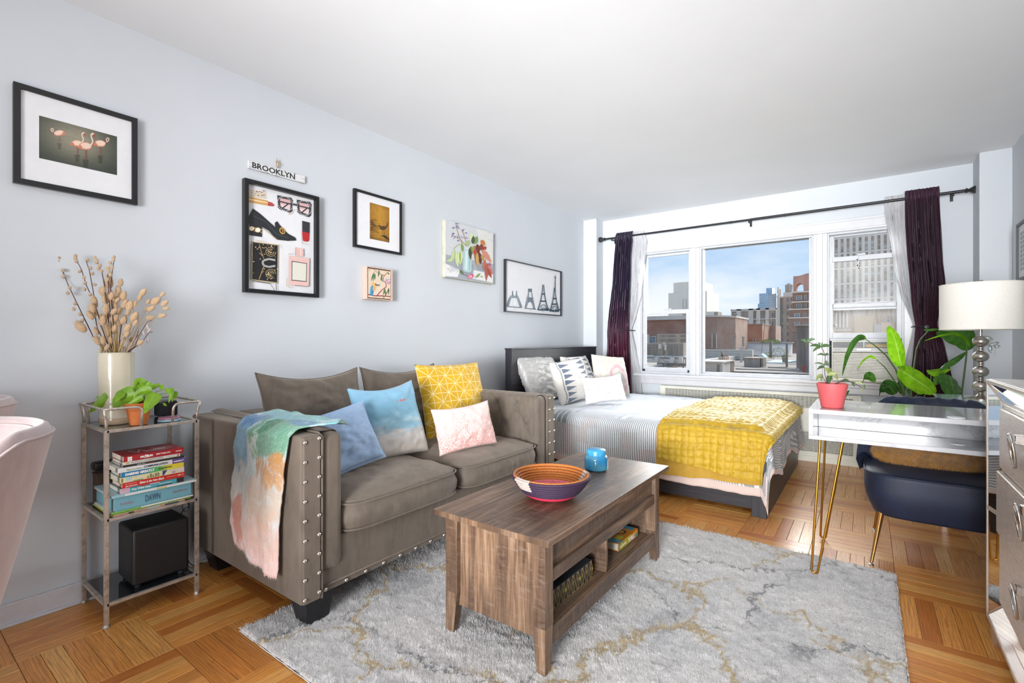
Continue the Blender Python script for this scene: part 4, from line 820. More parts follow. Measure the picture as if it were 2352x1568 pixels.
for i in range(420):
    if i < 240: u, v = rs.random(), 0.; d = Vector((rs.uniform(-.4, .4), rs.uniform(-.3, .1), -1))
    elif i < 330: u, v = 0., rs.random()*.55; d = Vector((-1, rs.uniform(-.4, .1), rs.uniform(-.5, .5)))
    else: u, v = rs.random(), 1.; d = Vector((rs.uniform(-.5, .5), 1, -.3))
    p = Vector(throw_pt(u, v)); L_ = rs.uniform(.006, .016); d = d.normalized()*L_; q = Vector((.0012, 0, .0008)); m.add([p-q, p+q, p+d], [(0, 1, 2)]); 
tag(m.obj('fringe', flat('#cdbdb8', .9, name='fringe_thread'), tb), kind='stuff')

# ================================================================== rug
rug = thing('area_rug', 'thick light grey marbled shag rug with gold veins', 'rug', (1.8, 1.9, 0))
g_ = G('rug_pile'); o = g_.coord(); dis = g_.map(g_.noise(o, 1.9, 5, .72, color=True), (.62, .62, 0)); p = g_.add(o, dis)
vd = g_.voro(g_.map(p, (1, .8, 1)), 1.35, 'DISTANCE_TO_EDGE'); vd2 = g_.voro(g_.map(p, (1, 1, 1), loc=(3.3, 5.1, 0)), 1.25, 'DISTANCE_TO_EDGE'); br_ = g_.noise(o, 60, 3, .7); brk = g_.noise(o, 2.6, 2)
fine = g_.noise(g_.map(o, (1, 1.6, 1), (0, 0, .5)), 95, 4, .75); mid = g_.noise(g_.map(o, (1, 3.2, 1), (0, 0, .15)), 15, 5, .72); clo = g_.noise(o, 1.5, 4, .6, .8)
base = g_.ramp(clo, [(.28, '#a6a7ab'), (.40, '#d0cfd0'), (.55, '#dbd9d8'), (.75, '#dfdddb')]); base = g_.mix(g_.ramp(mid, [(.30, .75), (.40, 0.)]), base, '#85868b')
gold = g_.math('MULTIPLY', g_.ramp(g_.math('ADD', vd, g_.math('MULTIPLY', g_.math('SUBTRACT', br_, .5), .05)), [(.005, 1.), (.014, 0.)]), g_.ramp(brk, [(.36, 0.), (.43, 1.)]))
grey = g_.math('MULTIPLY', g_.ramp(g_.math('ADD', vd2, g_.math('MULTIPLY', g_.math('SUBTRACT', br_, .5), .04)), [(.003, 1.), (.011, 0.)]), g_.ramp(brk, [(.46, 1.), (.60, 0.)]))
c = g_.mix(g_.math('MULTIPLY', grey, .75), base, '#5f6268'); c = g_.mix(g_.math('MULTIPLY', gold, .8), c, '#b89f68'); c = g_.mix(g_.ramp(fine, [(.34, .45), (.48, 0.)]), c, '#86868a'); isl = g_.island(); c = g_.mix(.12, c, g_.ramp(isl, [(0, .45), (1, 1.)]), 'MULTIPLY'); g_.bump(fine, .5, .006)
g_.set(color=c, rough=.95, sheen=.25); M_rug = g_.m
RX0, RX1, RY0, RY1 = .778, 2.842, .885, 2.945
def rugf(u, v):
    e = min(u*(RX1-RX0), (1-u)*(RX1-RX0), v*(RY1-RY0), (1-v)*(RY1-RY0)); x = lerp(RX0, RX1, u); y = lerp(RY0, RY1, v)
    z = .013+.0045*nz3(x*16, y*24, 0, 4)+.003*nz3(x*60, y*60, 2, 2); z = z*min(1, (.25+e*60)) if e < .0125 else z
    return (x, y, max(.002, z))
m = MB(); m.grid(rugf, 330, 330); m.obj('pile', M_rug, rug, smooth=4, recalc=False)
MB().box(RX0+.002, RX1-.002, RY0+.002, RY1-.002, .0005, .006).obj('backing', flat('#5f4a40', .9, name='rug_backing'), rug)
# pile tufts: short fibres, joined
m = MB(); rs = random.Random(3); vs = []; fs = []; uvc_ = []
for i in range(230000):
    u, v = rs.random(), rs.random(); x, y, z = lerp(RX0, RX1, u), lerp(RY0, RY1, v), 0
    if x < .95 and y > 1.1 and False: continue
    z = .012+.004*nz3(x*16, y*24, 0, 2)
    a = rs.random()*6.283; h = rs.uniform(.008, .020); dx, dy = .0013*cos(a), .0013*sin(a); lx, ly = rs.uniform(-.004, .001), rs.uniform(-.006, .002)
    b = len(vs); vs += [(x-dx, y-dy, z-.002), (x+dx, y+dy, z-.002), (x+lx, y+ly, z+h*.6)]; fs.append((b, b+1, b+2))
m.add(vs, fs); o = m.obj('tufts', M_rug, rug, recalc=False); tag(o, kind='stuff')

# ================================================================== coffee table
g_ = G('weathered_wood'); o = g_.coord('UV'); n1 = g_.noise(g_.map(o, (1.5, 26, 1)), 3, 5, .65, .5); n2 = g_.noise(g_.map(o, (16, 3, 1)), 3.2, 4, .7); n3 = g_.noise(g_.map(o, (.8, 5, 1)), 2, 3)
c = g_.ramp(n1, [(.28, '#463427'), (.5, '#7b614c'), (.75, '#a58b73')]); c = g_.mix(g_.ramp(n3, [(.42, 0.), (.54, .72)]), c, '#4b3a2f'); c = g_.mix(1., c, g_.ramp(g_.objrand(), [(0, .84), (.5, 1.), (1, 1.1)]), 'MULTIPLY'); sw_ = g_.noise(g_.map(o, (30, 7, 1), (0, 0, .25)), 3, 3, .7); c = g_.mix(g_.math('MULTIPLY', g_.ramp(sw_, [(.5, 0.), (.6, .6)]), g_.ramp(n3, [(.5, 0.), (.6, 1.)])), c, '#33261f'); c = g_.mix(g_.ramp(n2, [(.54, 0.), (.72, .40)]), c, '#94857a'); c = g_.mix(g_.ramp(g_.noise(g_.map(o, (44, 5, 1)), 2.4, 3, .7), [(.62, 0.), (.72, .45)]), c, '#463a34')
g_.set(color=c, rough=.40); g_.bump(n1, .12, .001); g_.bump(n2, .10, .001); M_ww2 = g_.m
def wood_box(name, par, x0, x1, y0, y1, z0, z1, ax='y', bevel=.0015, taper=None, m=None):
    """box with UVs whose u runs along the grain axis"""
    mb = MB(); mb.box(x0, x1, y0, y1, z0, z1); off = random.random()*20
    if taper: # (face sign x or y, bottom shrink)
        vs = list(mb.v)
        for i, p in enumerate(vs):
            if p[2] == z0: vs[i] = (lerp(p[0], taper[0], taper[2]), lerp(p[1], taper[1], taper[2]), p[2])
        mb.v = vs
    me = mb.mesh(name); ul = me.uv_layers.new(name='UVMap')
    for poly in me.polygons:
        n = poly.normal
        for li in poly.loop_indices:
            p = me.vertices[me.loops[li].vertex_index].co; a = {'x': (p.x, p.y, p.z), 'y': (p.y, p.x, p.z), 'z': (p.z, p.x, p.y)}[ax]
            if ax == 'x': vv = p.y if abs(n.z) > .5 else p.z
            elif ax == 'y': vv = p.x if abs(n.z) > .5 else p.z
            else: vv = p.x if abs(n.y) > .5 else p.y
            if (ax == 'x' and abs(n.x) > .5) or (ax == 'y' and abs(n.y) > .5) or (ax == 'z' and abs(n.z) > .5): vv = p.x+p.y
            ul.data[li].uv = (a[0]+off, vv+off*1.7)
    return finish(me, m or M_ww2, name, par, bevel=bevel)
ct = thing('coffee_table', 'weathered brown lift-top wooden coffee table with open shelf on the rug', 'coffee table', (1.64, 1.90, .0))
tz = .016   # stands in the pile
TX0, TX1, TY0, TY1 = 1.425, 1.875, 1.352, 2.44
def leg(x0, x1, y0, y1, inx, iny):
    wood_box('leg', ct, x0, x1, y0, y1, .165, .458, 'z')
    wood_box('leg_foot', ct, x0, x1, y0, y1, tz-.008, .165, 'z', taper=(inx, iny, .33))
leg(TX0, TX0+.058, TY0, TY0+.045, TX0, TY0); leg(TX1-.050, TX1, TY0, TY0+.052, TX1, TY0); leg(TX1-.050, TX1, TY1-.058, TY1, TX1, TY1); leg(TX0, TX0+.058, TY1-.045, TY1, TX0, TY1)
wood_box('top', ct, 1.396, 1.912, 1.312, 2.478, .459, .480, 'y', bevel=.002)
for (a, b) in ((TY0+.020, TY0+.036), (TY1-.036, TY1-.020)):
    n = 4; 
    for i in range(n): wood_box('side_board', ct, TX0+.02+i*(TX1-TX0-.04)/n, TX0+.02+(i+1)*(TX1-TX0-.04)/n-.0006, a, b, .115, .458, 'z', bevel=.0006)
for xx in (TX1-.034, TX0+.018): wood_box('apron', ct, xx, xx+.016, TY0+.03, TY1-.03, .345, .458, 'y')
for (xx) in (TX1-.032, TX0+.004): wood_box('rail', ct, xx, xx+.028, TY0+.045, TY1-.045, .303, .348, 'y')
for xx in (TX1-.026, TX0+.004): wood_box('bottom_rail', ct, xx, xx+.022, TY0+.045, TY1-.045, .090, .152, 'y')
wood_box('shelf', ct, TX0+.02, TX1-.026, TY0+.036, TY1-.036, .122, .138, 'y'); wood_box('compartment_floor', ct, TX0+.02, TX1-.035, TY0+.036, TY1-.036, .318, .330, 'y')
wood_box('divider', ct, TX0+.03, TX1-.034, 1.892, 1.906, .138, .318, 'x'); wood_box('back_panel', ct, TX0+.026, TX0+.034, TY0+.036, TY1-.036, .138, .318, 'y')
# things on and in it -----------------------------------------------
M_o = flat('#a9642a', .75, name='raffia_orange', vary=.25, scale=160, bump=.4); M_pu = flat('#2c1833', .75, name='raffia_purple', vary=.3, scale=160, bump=.4); M_re = flat('#b01f3c', .7, name='raffia_red', vary=.2, scale=160, bump=.4); M_pk = flat('#cf6f78', .75, name='raffia_pink', vary=.2, scale=160, bump=.4); M_cr = flat('#a99b93', .8, name='raffia_cream', vary=.2, scale=160, bump=.4)
bw = thing('woven_bowl', 'coiled basket bowl, orange inside, purple and red outside, on the coffee table', 'bowl', (1.682, 1.702, .480))
cz, nC = .481, 12; prof = []
for i in range(nC):
    t = i/(nC-1); r = .052+.102*t**.72; z = .006+.082*t**1.55; prof.append((r, z))
for i, (r, z) in enumerate(prof):
    mo = M_re if i < 5 else M_pu; mi = M_pk if i < 6 else M_o
    for kind, m_, rr_, dz in (('outer_coil', mo, r+.0035, -.001), ('inner_coil', mi, r-.0035, .003)):
        pts = [(1.682+rr_*cos(a), 1.702+rr_*sin(a), cz+z+dz) for a in [2*pi*k/48 for k in range(49)]]
        mb = MB(); mb.tube(pts, .0062, 8, cap=False); 
        if i > 7:
            mb.mi = [1 if (4.15 < (2*pi*(f//8)/48) < 4.62+.05*(i % 2) or 0.5+.05*i/nC < (2*pi*(f//8)/48) < .80) else 0 for f in range(len(mb.f))]
            mb.obj(kind, [m_, M_cr], bw, smooth=4)
        else: mb.obj(kind, m_, bw, smooth=4)
MB().lathe([(.0001, .002), (.050, .002), (.054, .007), (.0001, .009)], (1.682, 1.702, cz), 32).obj('bowl_floor', M_pk, bw, smooth=.8)
cdl = thing('candle_jar', 'bright blue lidded glass candle jar on the far end of the coffee table', 'candle', (1.645, 2.19, .480))
g_ = G('blue_speckled'); n = g_.noise(g_.coord(), 120, 3); g_.set(color=g_.mix(g_.ramp(n, [(.63, 0.), (.70, .7)]), g_.ramp(g_.noise(g_.coord(), 26, 3), [(.4, '#2a86b8'), (.65, '#4d93ad')]), '#1d3f58'), rough=.12, coat=.5); M_blue = g_.m
R = .058; MB().lathe([(.0001, 0), (R-.010, 0), (R-.001, .007), (R, .014), (R, .055), (R-.004, .068), (R-.010, .073), (.0001, .074)], (1.645, 2.19, .4805), 40).obj('jar', M_blue, cdl, smooth=.9)
MB().lathe([(.044, .071), (.0475, .073), (.0475, .097), (.044, .101), (.0001, .1035)], (1.645, 2.19, .4805), 40).obj('lid', flat('#3c93c0', .35, name='blue_lid', vary=.25, scale=120, bump=.1), cdl, smooth=.9)
# patterned keepsake box
kb = thing('keepsake_box', 'dark grey box with gold looped pattern on the coffee table shelf', 'box', (1.74, 1.68, .138))
M_bk = flat('#34383f', .5, name='charcoal_card'); M_goldp = flat('#b79a55', .35, .8, name='gold_foil')
MB().box(1.55, 1.808, 1.42, 1.822, .1385, .212).obj('box_body', M_bk, kb, bevel=.002)
A = Art(1.8083, 1.42, 1.822, .1385, .212); n = 11
for i in range(n):
    cx = (i+.5)/n; 
    for s in (-1, 1):
        A.line([(cx+s*.040*sin(pi*k/12), .02+.96*k/12) for k in range(13)], .005, '#c2a865')
        A.line([(cx+s*.018, 0), (cx+s*.018, 1)], .003, '#c2a865').line([(cx+s*.006, 0), (cx+s*.006, 1)], .0025, '#a08b58')
    A.poly([(cx, .3), (cx+.014, .42), (cx, .54), (cx-.014, .42)], '#c2a865').poly([(cx, .35), (cx+.007, .42), (cx, .49), (cx-.007, .42)], '#34383f')
    if i % 3 == 1: A.ell(cx+.045, .48, .016, .10, '#d9bd74', 10)
    A.line([(cx-.045, 1), (cx-.02, .86), (cx, .98), (cx+.02, .86), (cx+.045, 1)], .005, '#c2a865').line([(cx-.02, 0), (cx, .1), (cx+.02, 0)], .005, '#c2a865')
A.done('box_print', kb, .3)
# books on the shelf
def paper(): return flat('#d8d2c4', .9, name='page_block', vary=.05, scale=200)
bk = thing('book', 'thick orange and yellow illustrated book on the coffee table shelf', 'book', (1.75, 2.24, .138))
MB().box(1.66, 1.792, 2.115, 2.345, .141, .172).obj('pages', paper(), bk); co = flat('#d98b2b', .4, name='orange_cover', vary=.1)
MB().box(1.655, 1.798, 2.112, 2.348, .1385, .1415).box(1.655, 1.798, 2.112, 2.348, .1715, .1745).box(1.7925, 1.798, 2.112, 2.348, .1415, .1715).obj('cover', co, bk, bevel=.0008)
A = Art(1.7983, 2.112, 2.348, .1385, .1745)
A.rect(0, 0, .25, 1, '#3f9fc0').rect(.25, 0, .62, 1, '#c9b83e').rect(.62, 0, 1, 1, '#d9812b').ell(.15, .6, .1, .5, '#d4c23f').ell(.85, .3, .1, .3, '#e0b03f').ell(.95, .8, .06, .25, '#4ba0b0')
A.done('spine_print', bk, .4); text('WILL', .030, flat('#eeeadf', .5), bk, (1.7987, 2.225, .144), (0, 1, 0), (0, 0, 1), width=.085, bold=.001); text('WILL SMITH', .011, flat('#eeeadf', .5), bk, (1.7987, 2.125, .150), (0, 1, 0), (0, 0, 1), width=.075, bold=.0004)
A = Art(0, 0, 1, 0, 1); A.P = lambda x, y: (lerp(1.655, 1.798, y), lerp(2.112, 2.348, x), .1746+.0001*A.k); 
A.ell(.6, .6, .14, .22, '#2d3a52').ell(.6, .6, .10, .16, '#d9a23f').rect(.02, .05, .2, .95, '#5fb0cc').ell(.3, .8, .12, .12, '#d9cf4f').rect(.82, .1, .98, .9, '#3f9fc0'); oo = A.m.obj('cover_print', vcol('print_4', .4), bk)
bk = thing('book', 'thin dark paperback lying on the orange book on the coffee table shelf', 'book', (1.70, 2.24, .175))
MB().box(1.645, 1.740, 2.13, 2.31, .1765, .1865).obj('pages', paper(), bk); MB().box(1.64, 1.742, 2.126, 2.314, .1752, .1765).box(1.64, 1.742, 2.126, 2.314, .1865, .188).box(1.64, 1.6415, 2.126, 2.314, .1765, .1865).obj('cover', flat('#2b2f38', .5), bk)
# purple toy ring under the table
ty = thing('toy_ring', 'small dark purple plastic ring lying under the coffee table', 'toy', (1.70, 1.93, .018)); Mp = flat('#35215c', .3, name='purple_plastic')
MB().tube([(1.70+.036*cos(a), 1.93+.03*sin(a), .040+.022*sin(a*1)) for a in [2*pi*k/24 for k in range(25)]], .006, 8, cap=False).obj('ring', Mp, ty, smooth=4); MB().tube([(1.67, 1.93, .030), (1.735, 1.945, .045)], .005, 8).obj('bar', Mp, ty, smooth=4)
# ================================================================== bed
g_ = G('black_brown_veneer'); o = g_.coord('UV'); n = g_.noise(g_.map(o, (1.4, 34, 1)), 3, 5, .6, .6); g_.set(color=g_.ramp(n, [(.3, '#1b1b20'), (.5, '#27272d'), (.75, '#3b3a40')]), rough=.42); g_.bump(n, .15, .001); M_bb = g_.m
bed = thing('bed', 'queen bed with black-brown wooden headboard and base beside the window wall', 'bed', (1.2, 4.25, 0))
wood_box('headboard', bed, .125, .198, 3.457, 5.105, .0, 1.040, 'y', m=M_bb, bevel=.002); wood_box('headboard_cap', bed, .120, .203, 3.452, 5.11, 1.040, 1.052, 'y', m=M_bb)
wood_box('side_rail', bed, .198, 2.175, 3.44, 3.475, .035, .34, 'x', m=M_bb); wood_box('side_rail', bed, .198, 2.175, 5.04, 5.075, .035, .34, 'x', m=M_bb)
wood_box('footboard', bed, 2.178, 2.222, 3.395, 5.105, .0, .36, 'y', m=M_bb); wood_box('corner_post', bed, 2.135, 2.178, 3.402, 3.44, .0, .34, 'z', m=M_bb)
MB().box(.205, 2.17, 3.48, 5.035, .12, .52).obj('mattress', flat('#d4d4d4', .9, name='mattress_ticking'), bed, bevel=.05, seg=4)
BX0, BX1, BY0, BY1, BZ = .21, 2.185, 3.455, 5.06, .548
def drape(a, b, r=.055, off=0., flare=.06, fold=.016, seed=0., far=True):
    """flat cloth point (a along x, b along y) laid over the mattress and hanging at foot and sides"""
    dx = max(0, a-BX1); dy = max(0, BY0-b); dy2 = max(0, b-BY1) ; px = min(a, BX1); py = min(max(b, BY0), BY1)
    d = sqrt(dx*dx+dy*dy+dy2*dy2)
    z = BZ+off+.016*nz3(a*1.8+seed, b*1.8, 0, 3)+.004*nz3(a*9+seed, b*7, 1, 3)
    e = min(BX1-px, py-BY0, BY1-py); z -= .02*max(0, 1-e/.12)**2
    if d <= 1e-6: return Vector((px, py, z))
    ux, uy = dx/d, (dy2-dy)/d
    arc = r*pi/2
    if d < arc: th = d/r; hx_ = r*sin(th); dz = r*(1-cos(th))
    else: hx_ = r+(d-arc)*flare; dz = r+(d-arc)
    s = b if abs(ux) > abs(uy) else a
    fo = fold*min(1, dz/.3)*(sin(s*15+seed+3*nz3(s*2, seed))+.6*sin(s*31+seed*2))
    cw = 4*ux*uy*ux*uy
    hx_ += fo*.8+off*.9
    return Vector((px+ux*hx_, py+uy*hx_, z-dz-off))
g_ = G('striped_weave'); uv = g_.coord('UV'); u_, v_, _ = g_.sep(uv); wob = g_.noise(g_.map(uv, (3, 3, 1)), 2, 3)
uu = g_.math('ADD', u_, g_.math('MULTIPLY', wob, .016)); vv = g_.math('ADD', v_, g_.math('MULTIPLY', wob, .02))
band = g_.math('FLOOR', g_.math('MULTIPLY', vv, 8.3)); blk = g_.math('FLOOR', g_.math('ADD', g_.math('MULTIPLY', uu, 7.), g_.math('MULTIPLY', band, .37)))
dens = g_.white(g_.com(blk, band, 2.)); fi = g_.math('FLOOR', g_.math('MULTIPLY', uu, 105.)); wnz = g_.white(g_.com(fi, band, 5.))
lt = g_.math('GREATER_THAN', wnz, g_.ramp(dens, [(.0, .30), (.45, .50), (.8, .62), (1, .97)]))
reg = g_.math('GREATER_THAN', g_.math('FRACT', g_.math('MULTIPLY', uu, 62.)), .55)
f = g_.mix(g_.math('GREATER_THAN', dens, .74), g_.mix(g_.math('LESS_THAN', dens, .86), lt, reg), lt)
wh = g_.mix(g_.ramp(g_.white(g_.com(blk, band, 9.)), [(.4, 0.), (.6, 1.)]), '#d5d6d8', '#cdbfbd')
c = g_.mix(f, g_.ramp(g_.noise(g_.map(uv, (60, 60, 1)), 2, 2), [(.3, '#757f81'), (.7, '#8f979a')]), wh); c = g_.mix(g_.attr('top', 2), c, g_.mix(f, '#b9bfc8', '#d6d9de'))  # top attribute paints the bed top paler, light put into the colour
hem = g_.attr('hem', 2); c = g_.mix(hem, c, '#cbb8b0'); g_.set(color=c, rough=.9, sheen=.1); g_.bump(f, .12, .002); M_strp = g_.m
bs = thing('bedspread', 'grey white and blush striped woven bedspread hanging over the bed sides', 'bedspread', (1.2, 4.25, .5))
A0, A1, B0, B1 = .215, 2.505, 3.055, 5.25
nA, nB = 190, 190; m = MB()
def hemv(a): # length of near drop varies along the bed
    return .0 + .02*sin(a*2.2) - (.05*exp(-((a-1.05)/.3)**2))
def cloth(u, v):
    a = lerp(A0, A1, u); b0 = B0+hemv(a)-.03*(u > .9)*(u-.9)*10; b = lerp(b0, B1, v); a2 = lerp(A0, A1-.05*sin(v*14)-.03*sin(v*5+1), u); return drape(a2, b, off=.004, seed=2., fold=.014)
m.grid(lambda u, v: tuple(cloth(u, v)), nA, nB, lambda u, v: (lerp(A0, A1, u), lerp(B0, B1, v)))
me = m.mesh('bedspread', False)
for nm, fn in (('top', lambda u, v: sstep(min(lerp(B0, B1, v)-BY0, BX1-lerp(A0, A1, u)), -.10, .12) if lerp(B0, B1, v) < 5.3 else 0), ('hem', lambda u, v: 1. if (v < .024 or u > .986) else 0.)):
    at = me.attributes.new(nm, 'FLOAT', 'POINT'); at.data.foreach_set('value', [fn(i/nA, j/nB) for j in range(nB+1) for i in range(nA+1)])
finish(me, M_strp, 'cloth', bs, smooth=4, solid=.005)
# mustard coverlet
cv = thing('coverlet', 'mustard yellow quilted velvet coverlet folded across the foot of the bed', 'coverlet', (1.9, 4.2, .56))
g_ = G('mustard_velvet'); o = g_.coord(); n = g_.noise(o, 22, 4, .7); g_.set(color=g_.ramp(n, [(.3, '#a38210'), (.5, '#b3911a'), (.72, '#bc9d2e')]), rough=.6, sheen=.45); g_.b.inputs['Sheen Roughness'].default_value = .35; g_.b.inputs['Sheen Tint'].default_value = (1, .95, .6, 1); g_.bump(g_.noise(o, 120, 3), .25, .002); M_must = g_.m
def quilt(a0, a1, b0, b1, off, nm, amp, mat):
    nU, nV = 150, 330; m = MB(); cl = .046
    def fn(u, v):
        a = lerp(a0, a1, u); b = lerp(b0+((.035*(1-u)-.055*u) if amp > .005 else .02*u), b1, v); w_ = .006*nz3(a*6, b*6, 3); p = drape(a, b, off=off, seed=2., fold=.014)
        e = .002; n = (drape(a+e, b, off=off, seed=2., fold=.014)-p).cross(drape(a, b+e, off=off, seed=2., fold=.014)-p)
        n = n.normalized() if n.length > 1e-9 else Vector((0, 0, 1)); n = -n if n.z < -.2 else n
        fa = ((a+w_)/cl) % 1; fb = ((b+w_)/cl) % 1; h = (sin(pi*fa)**.45)*(sin(pi*fb)**.45)
        return tuple(p+n*(amp*h*(.85+.3*nz3(a*14, b*14))+.0015*nz3(a*40, b*40, 7)+.004))
    m.grid(fn, nU, nV); m.obj(nm, mat, cv, smooth=4, recalc=False)
quilt(1.545, 2.262, 3.165, 5.20, .022, 'quilted_layer', .0125, M_must); quilt(1.525, 2.235, 3.085, 5.17, .012, 'lower_layer', .001, flat('#b08a2c', .8, name='mustard_lining', sheen=.2))
# bed pillows
g_ = G('silver_sham'); uv = g_.coord('UV'); vo = g_.noise(g_.map(uv, (9, 9, 1)), 2, 5, .7, 2.5); g_.set(color=g_.mix(g_.ramp(vo, [(.54, 0.), (.58, .6), (.63, 0.)]), '#aaa9a7', '#d3d0ca'), rough=.4, sheen=.3); M_sham = g_.m
pillow('pillow', 'silvery satin sham with pale floral embroidery, leaning on the headboard', .66, .44, .17, M_sham, (.34, 3.87, .565), FX+.05, -.42, 0, pinch=.05, seed=41, wr=.014)
g_ = G('triangle_print'); uv = g_.coord('UV'); u_, v_, _ = g_.sep(uv); fv = g_.math('FRACT', g_.math('MULTIPLY', v_, 7.5)); dv = g_.math('ABSOLUTE', g_.math('SUBTRACT', fv, .5))
def tri(u0, L_, sgn): # triangles pointing from u0
    t = g_.math('DIVIDE', g_.math('MULTIPLY', g_.math('SUBTRACT', u_, u0), sgn), L_); ins = g_.math('MULTIPLY', g_.math('GREATER_THAN', t, 0.), g_.math('LESS_THAN', t, 1.))
    return g_.math('MULTIPLY', ins, g_.math('LESS_THAN', dv, g_.math('MULTIPLY', g_.math('SUBTRACT', 1., t), .42)))
mk = g_.math('MAXIMUM', tri(.14, .26, 1.), tri(.86, .26, -1.)); nl = g_.noise(uv, 40, 3)
edge = g_.math('MAXIMUM', g_.math('LESS_THAN', g_.math('ABSOLUTE', g_.math('SUBTRACT', g_.math('ADD', u_, g_.math('MULTIPLY', g_.math('SINE', g_.math('MULTIPLY', v_, 130.)), .006)), .095)), .008), g_.math('LESS_THAN', g_.math('ABSOLUTE', g_.math('SUBTRACT', u_, .905)), .008))
g_.set(color=g_.mix(edge, g_.mix(mk, '#dcd8d2', g_.ramp(nl, [(.35, '#596579'), (.65, '#7f8a9b')])), '#5d6a68'), rough=.85); M_tri = g_.m
pillow('pillow', 'square pillow with indigo triangle borders standing upright in the middle of the bed pillows', .46, .40, .17, M_tri, (.60, 3.93, .565), FX-.20, -.30, -.10, pinch=.05, seed=51, wr=.007)
pillow('pillow', 'second indigo triangle pillow tucked behind against the headboard, mostly hidden', .50, .42, .14, M_tri, (.42, 4.42, .568), FX-.05, -.36, 0, pinch=.05, seed=55, wr=.007)
g_ = G('cream_pink'); uv = g_.coord('UV'); u_, v_, _ = g_.sep(uv); n = g_.noise(uv, 7, 2)
k = g_.math('ABSOLUTE', g_.math('SUBTRACT', g_.math('ADD', g_.math('POWER', g_.math('MULTIPLY', g_.math('SUBTRACT', u_, .62), 2.6), 2), g_.math('POWER', g_.math('MULTIPLY', g_.math('SUBTRACT', v_, .35), 1.9), 2)), .45))
g_.set(color=g_.mix(g_.ramp(g_.math('ADD', k, g_.math('MULTIPLY', n, .08)), [(.14, .75), (.20, 0.)]), g_.ramp(g_.noise(uv, 90, 2), [(.3, '#cdc6bd'), (.7, '#ddd8d0')]), '#dfaab6'), rough=.9); M_cp = g_.m
pillow('pillow', 'cream linen pillow with a faint pink curve at the window end of the bed', .42, .42, .15, M_cp, (.70, 4.48, .572), FX-.42, -.34, .10, pinch=.05, seed=61, wr=.008)
g_ = G('splatter_print'); uv = g_.coord('UV'); vo = g_.voro(uv, 34, 'F1'); cell = g_.voro(uv, 34, 'F1', 1); zone = g_.noise(g_.map(uv, (1, 1.4, 1)), 4.2, 3, .6); hs = g_.n.new('ShaderNodeHueSaturation'); g_.put(hs.inputs['Saturation'], 1.3); g_.put(hs.inputs['Value'], .75); g_.put(hs.inputs['Color'], cell)
mk = g_.math('MULTIPLY', g_.ramp(vo, [(.22, 1.), (.30, 0.)]), g_.ramp(zone, [(.52, 0.), (.60, .85)])); cc = g_.mix(g_.sep(cell)[0], '#b64450', '#5d6c94'); cc = g_.mix(g_.ramp(g_.sep(cell)[1], [(.7, 0.), (.75, 1.)]), cc, '#a68bb0')
g_.set(color=g_.mix(mk, g_.ramp(g_.noise(uv, 8, 4), [(.35, '#cfcdd0'), (.65, '#dedcdc')]), cc), rough=.85); M_spl = g_.m
pp = pillow('pillow', 'small white rectangular pillow with paint splatter specks in front of the bed pillows', .42, .255, .11, M_spl, (.865, 3.975, .570), FX-.62, -.36, -.06, pinch=.06, seed=71, wr=.007, sag=.06)
MB().box(.19, .215, -.012, -.008, .03, .055)

# ================================================================== desk
g_ = G('marble'); o = g_.coord(); p = g_.add(o, g_.map(g_.noise(o, 2.5, 4, .6, color=True), (.5, .5, .3))); vd = g_.noise(g_.map(p, (1.2, 3, 1.5), (0, 0, .7)), 1.6, 5, .55)
k = g_.math('ABSOLUTE', g_.math('SUBTRACT', vd, .5)); c = g_.ramp(k, [(.0, '#8f9196'), (.010, '#a3a4a8'), (.04, '#a9aaae'), (.2, '#adaeb1')]); g_.set(color=c, rough=.12, coat=.3); M_marb = g_.m
M_gold = flat('#a8772a', .32, .85, name='brushed_gold'); M_brass = flat('#b98a52', .22, .95, name='polished_brass')
dk_ = thing('desk', 'white marble-look writing desk on gold hairpin legs by the window', 'desk', (3.04, 2.96, 0))
DX0, DX1, DY0, DY1, DT, DB = 2.503, 3.585, 2.722, 3.212, .793, .648
bx('desktop', M_marb, dk_, DX0, DX1, DY0, DY1, DT-.022, DT); bx('bottom_panel', M_marb, dk_, DX0, DX1, DY0, DY1, DB, DB+.020)
bx('side_panel', M_marb, dk_, DX0, DX0+.020, DY0, DY1, DB+.020, DT-.022); bx('side_panel', M_marb, dk_, DX1-.020, DX1, DY0, DY1, DB+.020, DT-.022); bx('back_panel', M_marb, dk_, DX0+.02, DX1-.02, DY1-.20, DY1-.18, DB+.02, DT-.022)
for (x, y, z) in ((3.035, 2.775, DT), (3.05, 2.865, DB+.02)): MB().lathe([(.030, -.0005), (.030, .002), (.026, .003), (.0001, .003)], (x, y, z), 28).obj('grommet', flat('#d8d8da', .3, name='white_cap'), dk_)
for (x0, y0, sx, sy) in ((2.548, 2.765, -1, -1), (2.548, 3.165, -1, 1), (3.50, 2.765, 1, -1), (3.50, 3.165, 1, 1)):
    fx_, fy_ = x0+sx*.030, y0+sy*.075; zf = .020 if (fy_ < 2.95) else .004; rr = .0052
    for k in (0, 1):
        p0 = Vector((x0+sx*.0+ (0 if k else .085)*(-sx), y0, DB)) if True else None
    ax = Vector((x0, y0, DB)); bx_ = Vector((x0-sx*.090, y0+sy*.010, DB)); c_ = Vector((fx_, fy_, zf+rr))
    dirx = (bx_-ax).normalized(); pts = [ax]
    for i in range(9):
        th = pi*i/8; pts.append(c_+dirx*(.013-.013*cos(th))*1+Vector((0, 0, .013-.013*sin(th))))
    pts.append(bx_); MB().tube(pts, rr, 8).obj('leg', M_gold, dk_, smooth=.9)
    MB().box(min(ax.x, bx_.x)-.01, max(ax.x, bx_.x)+.01, y0-.02, y0+.02, DB-.003, DB).obj('leg_plate', M_gold, dk_)

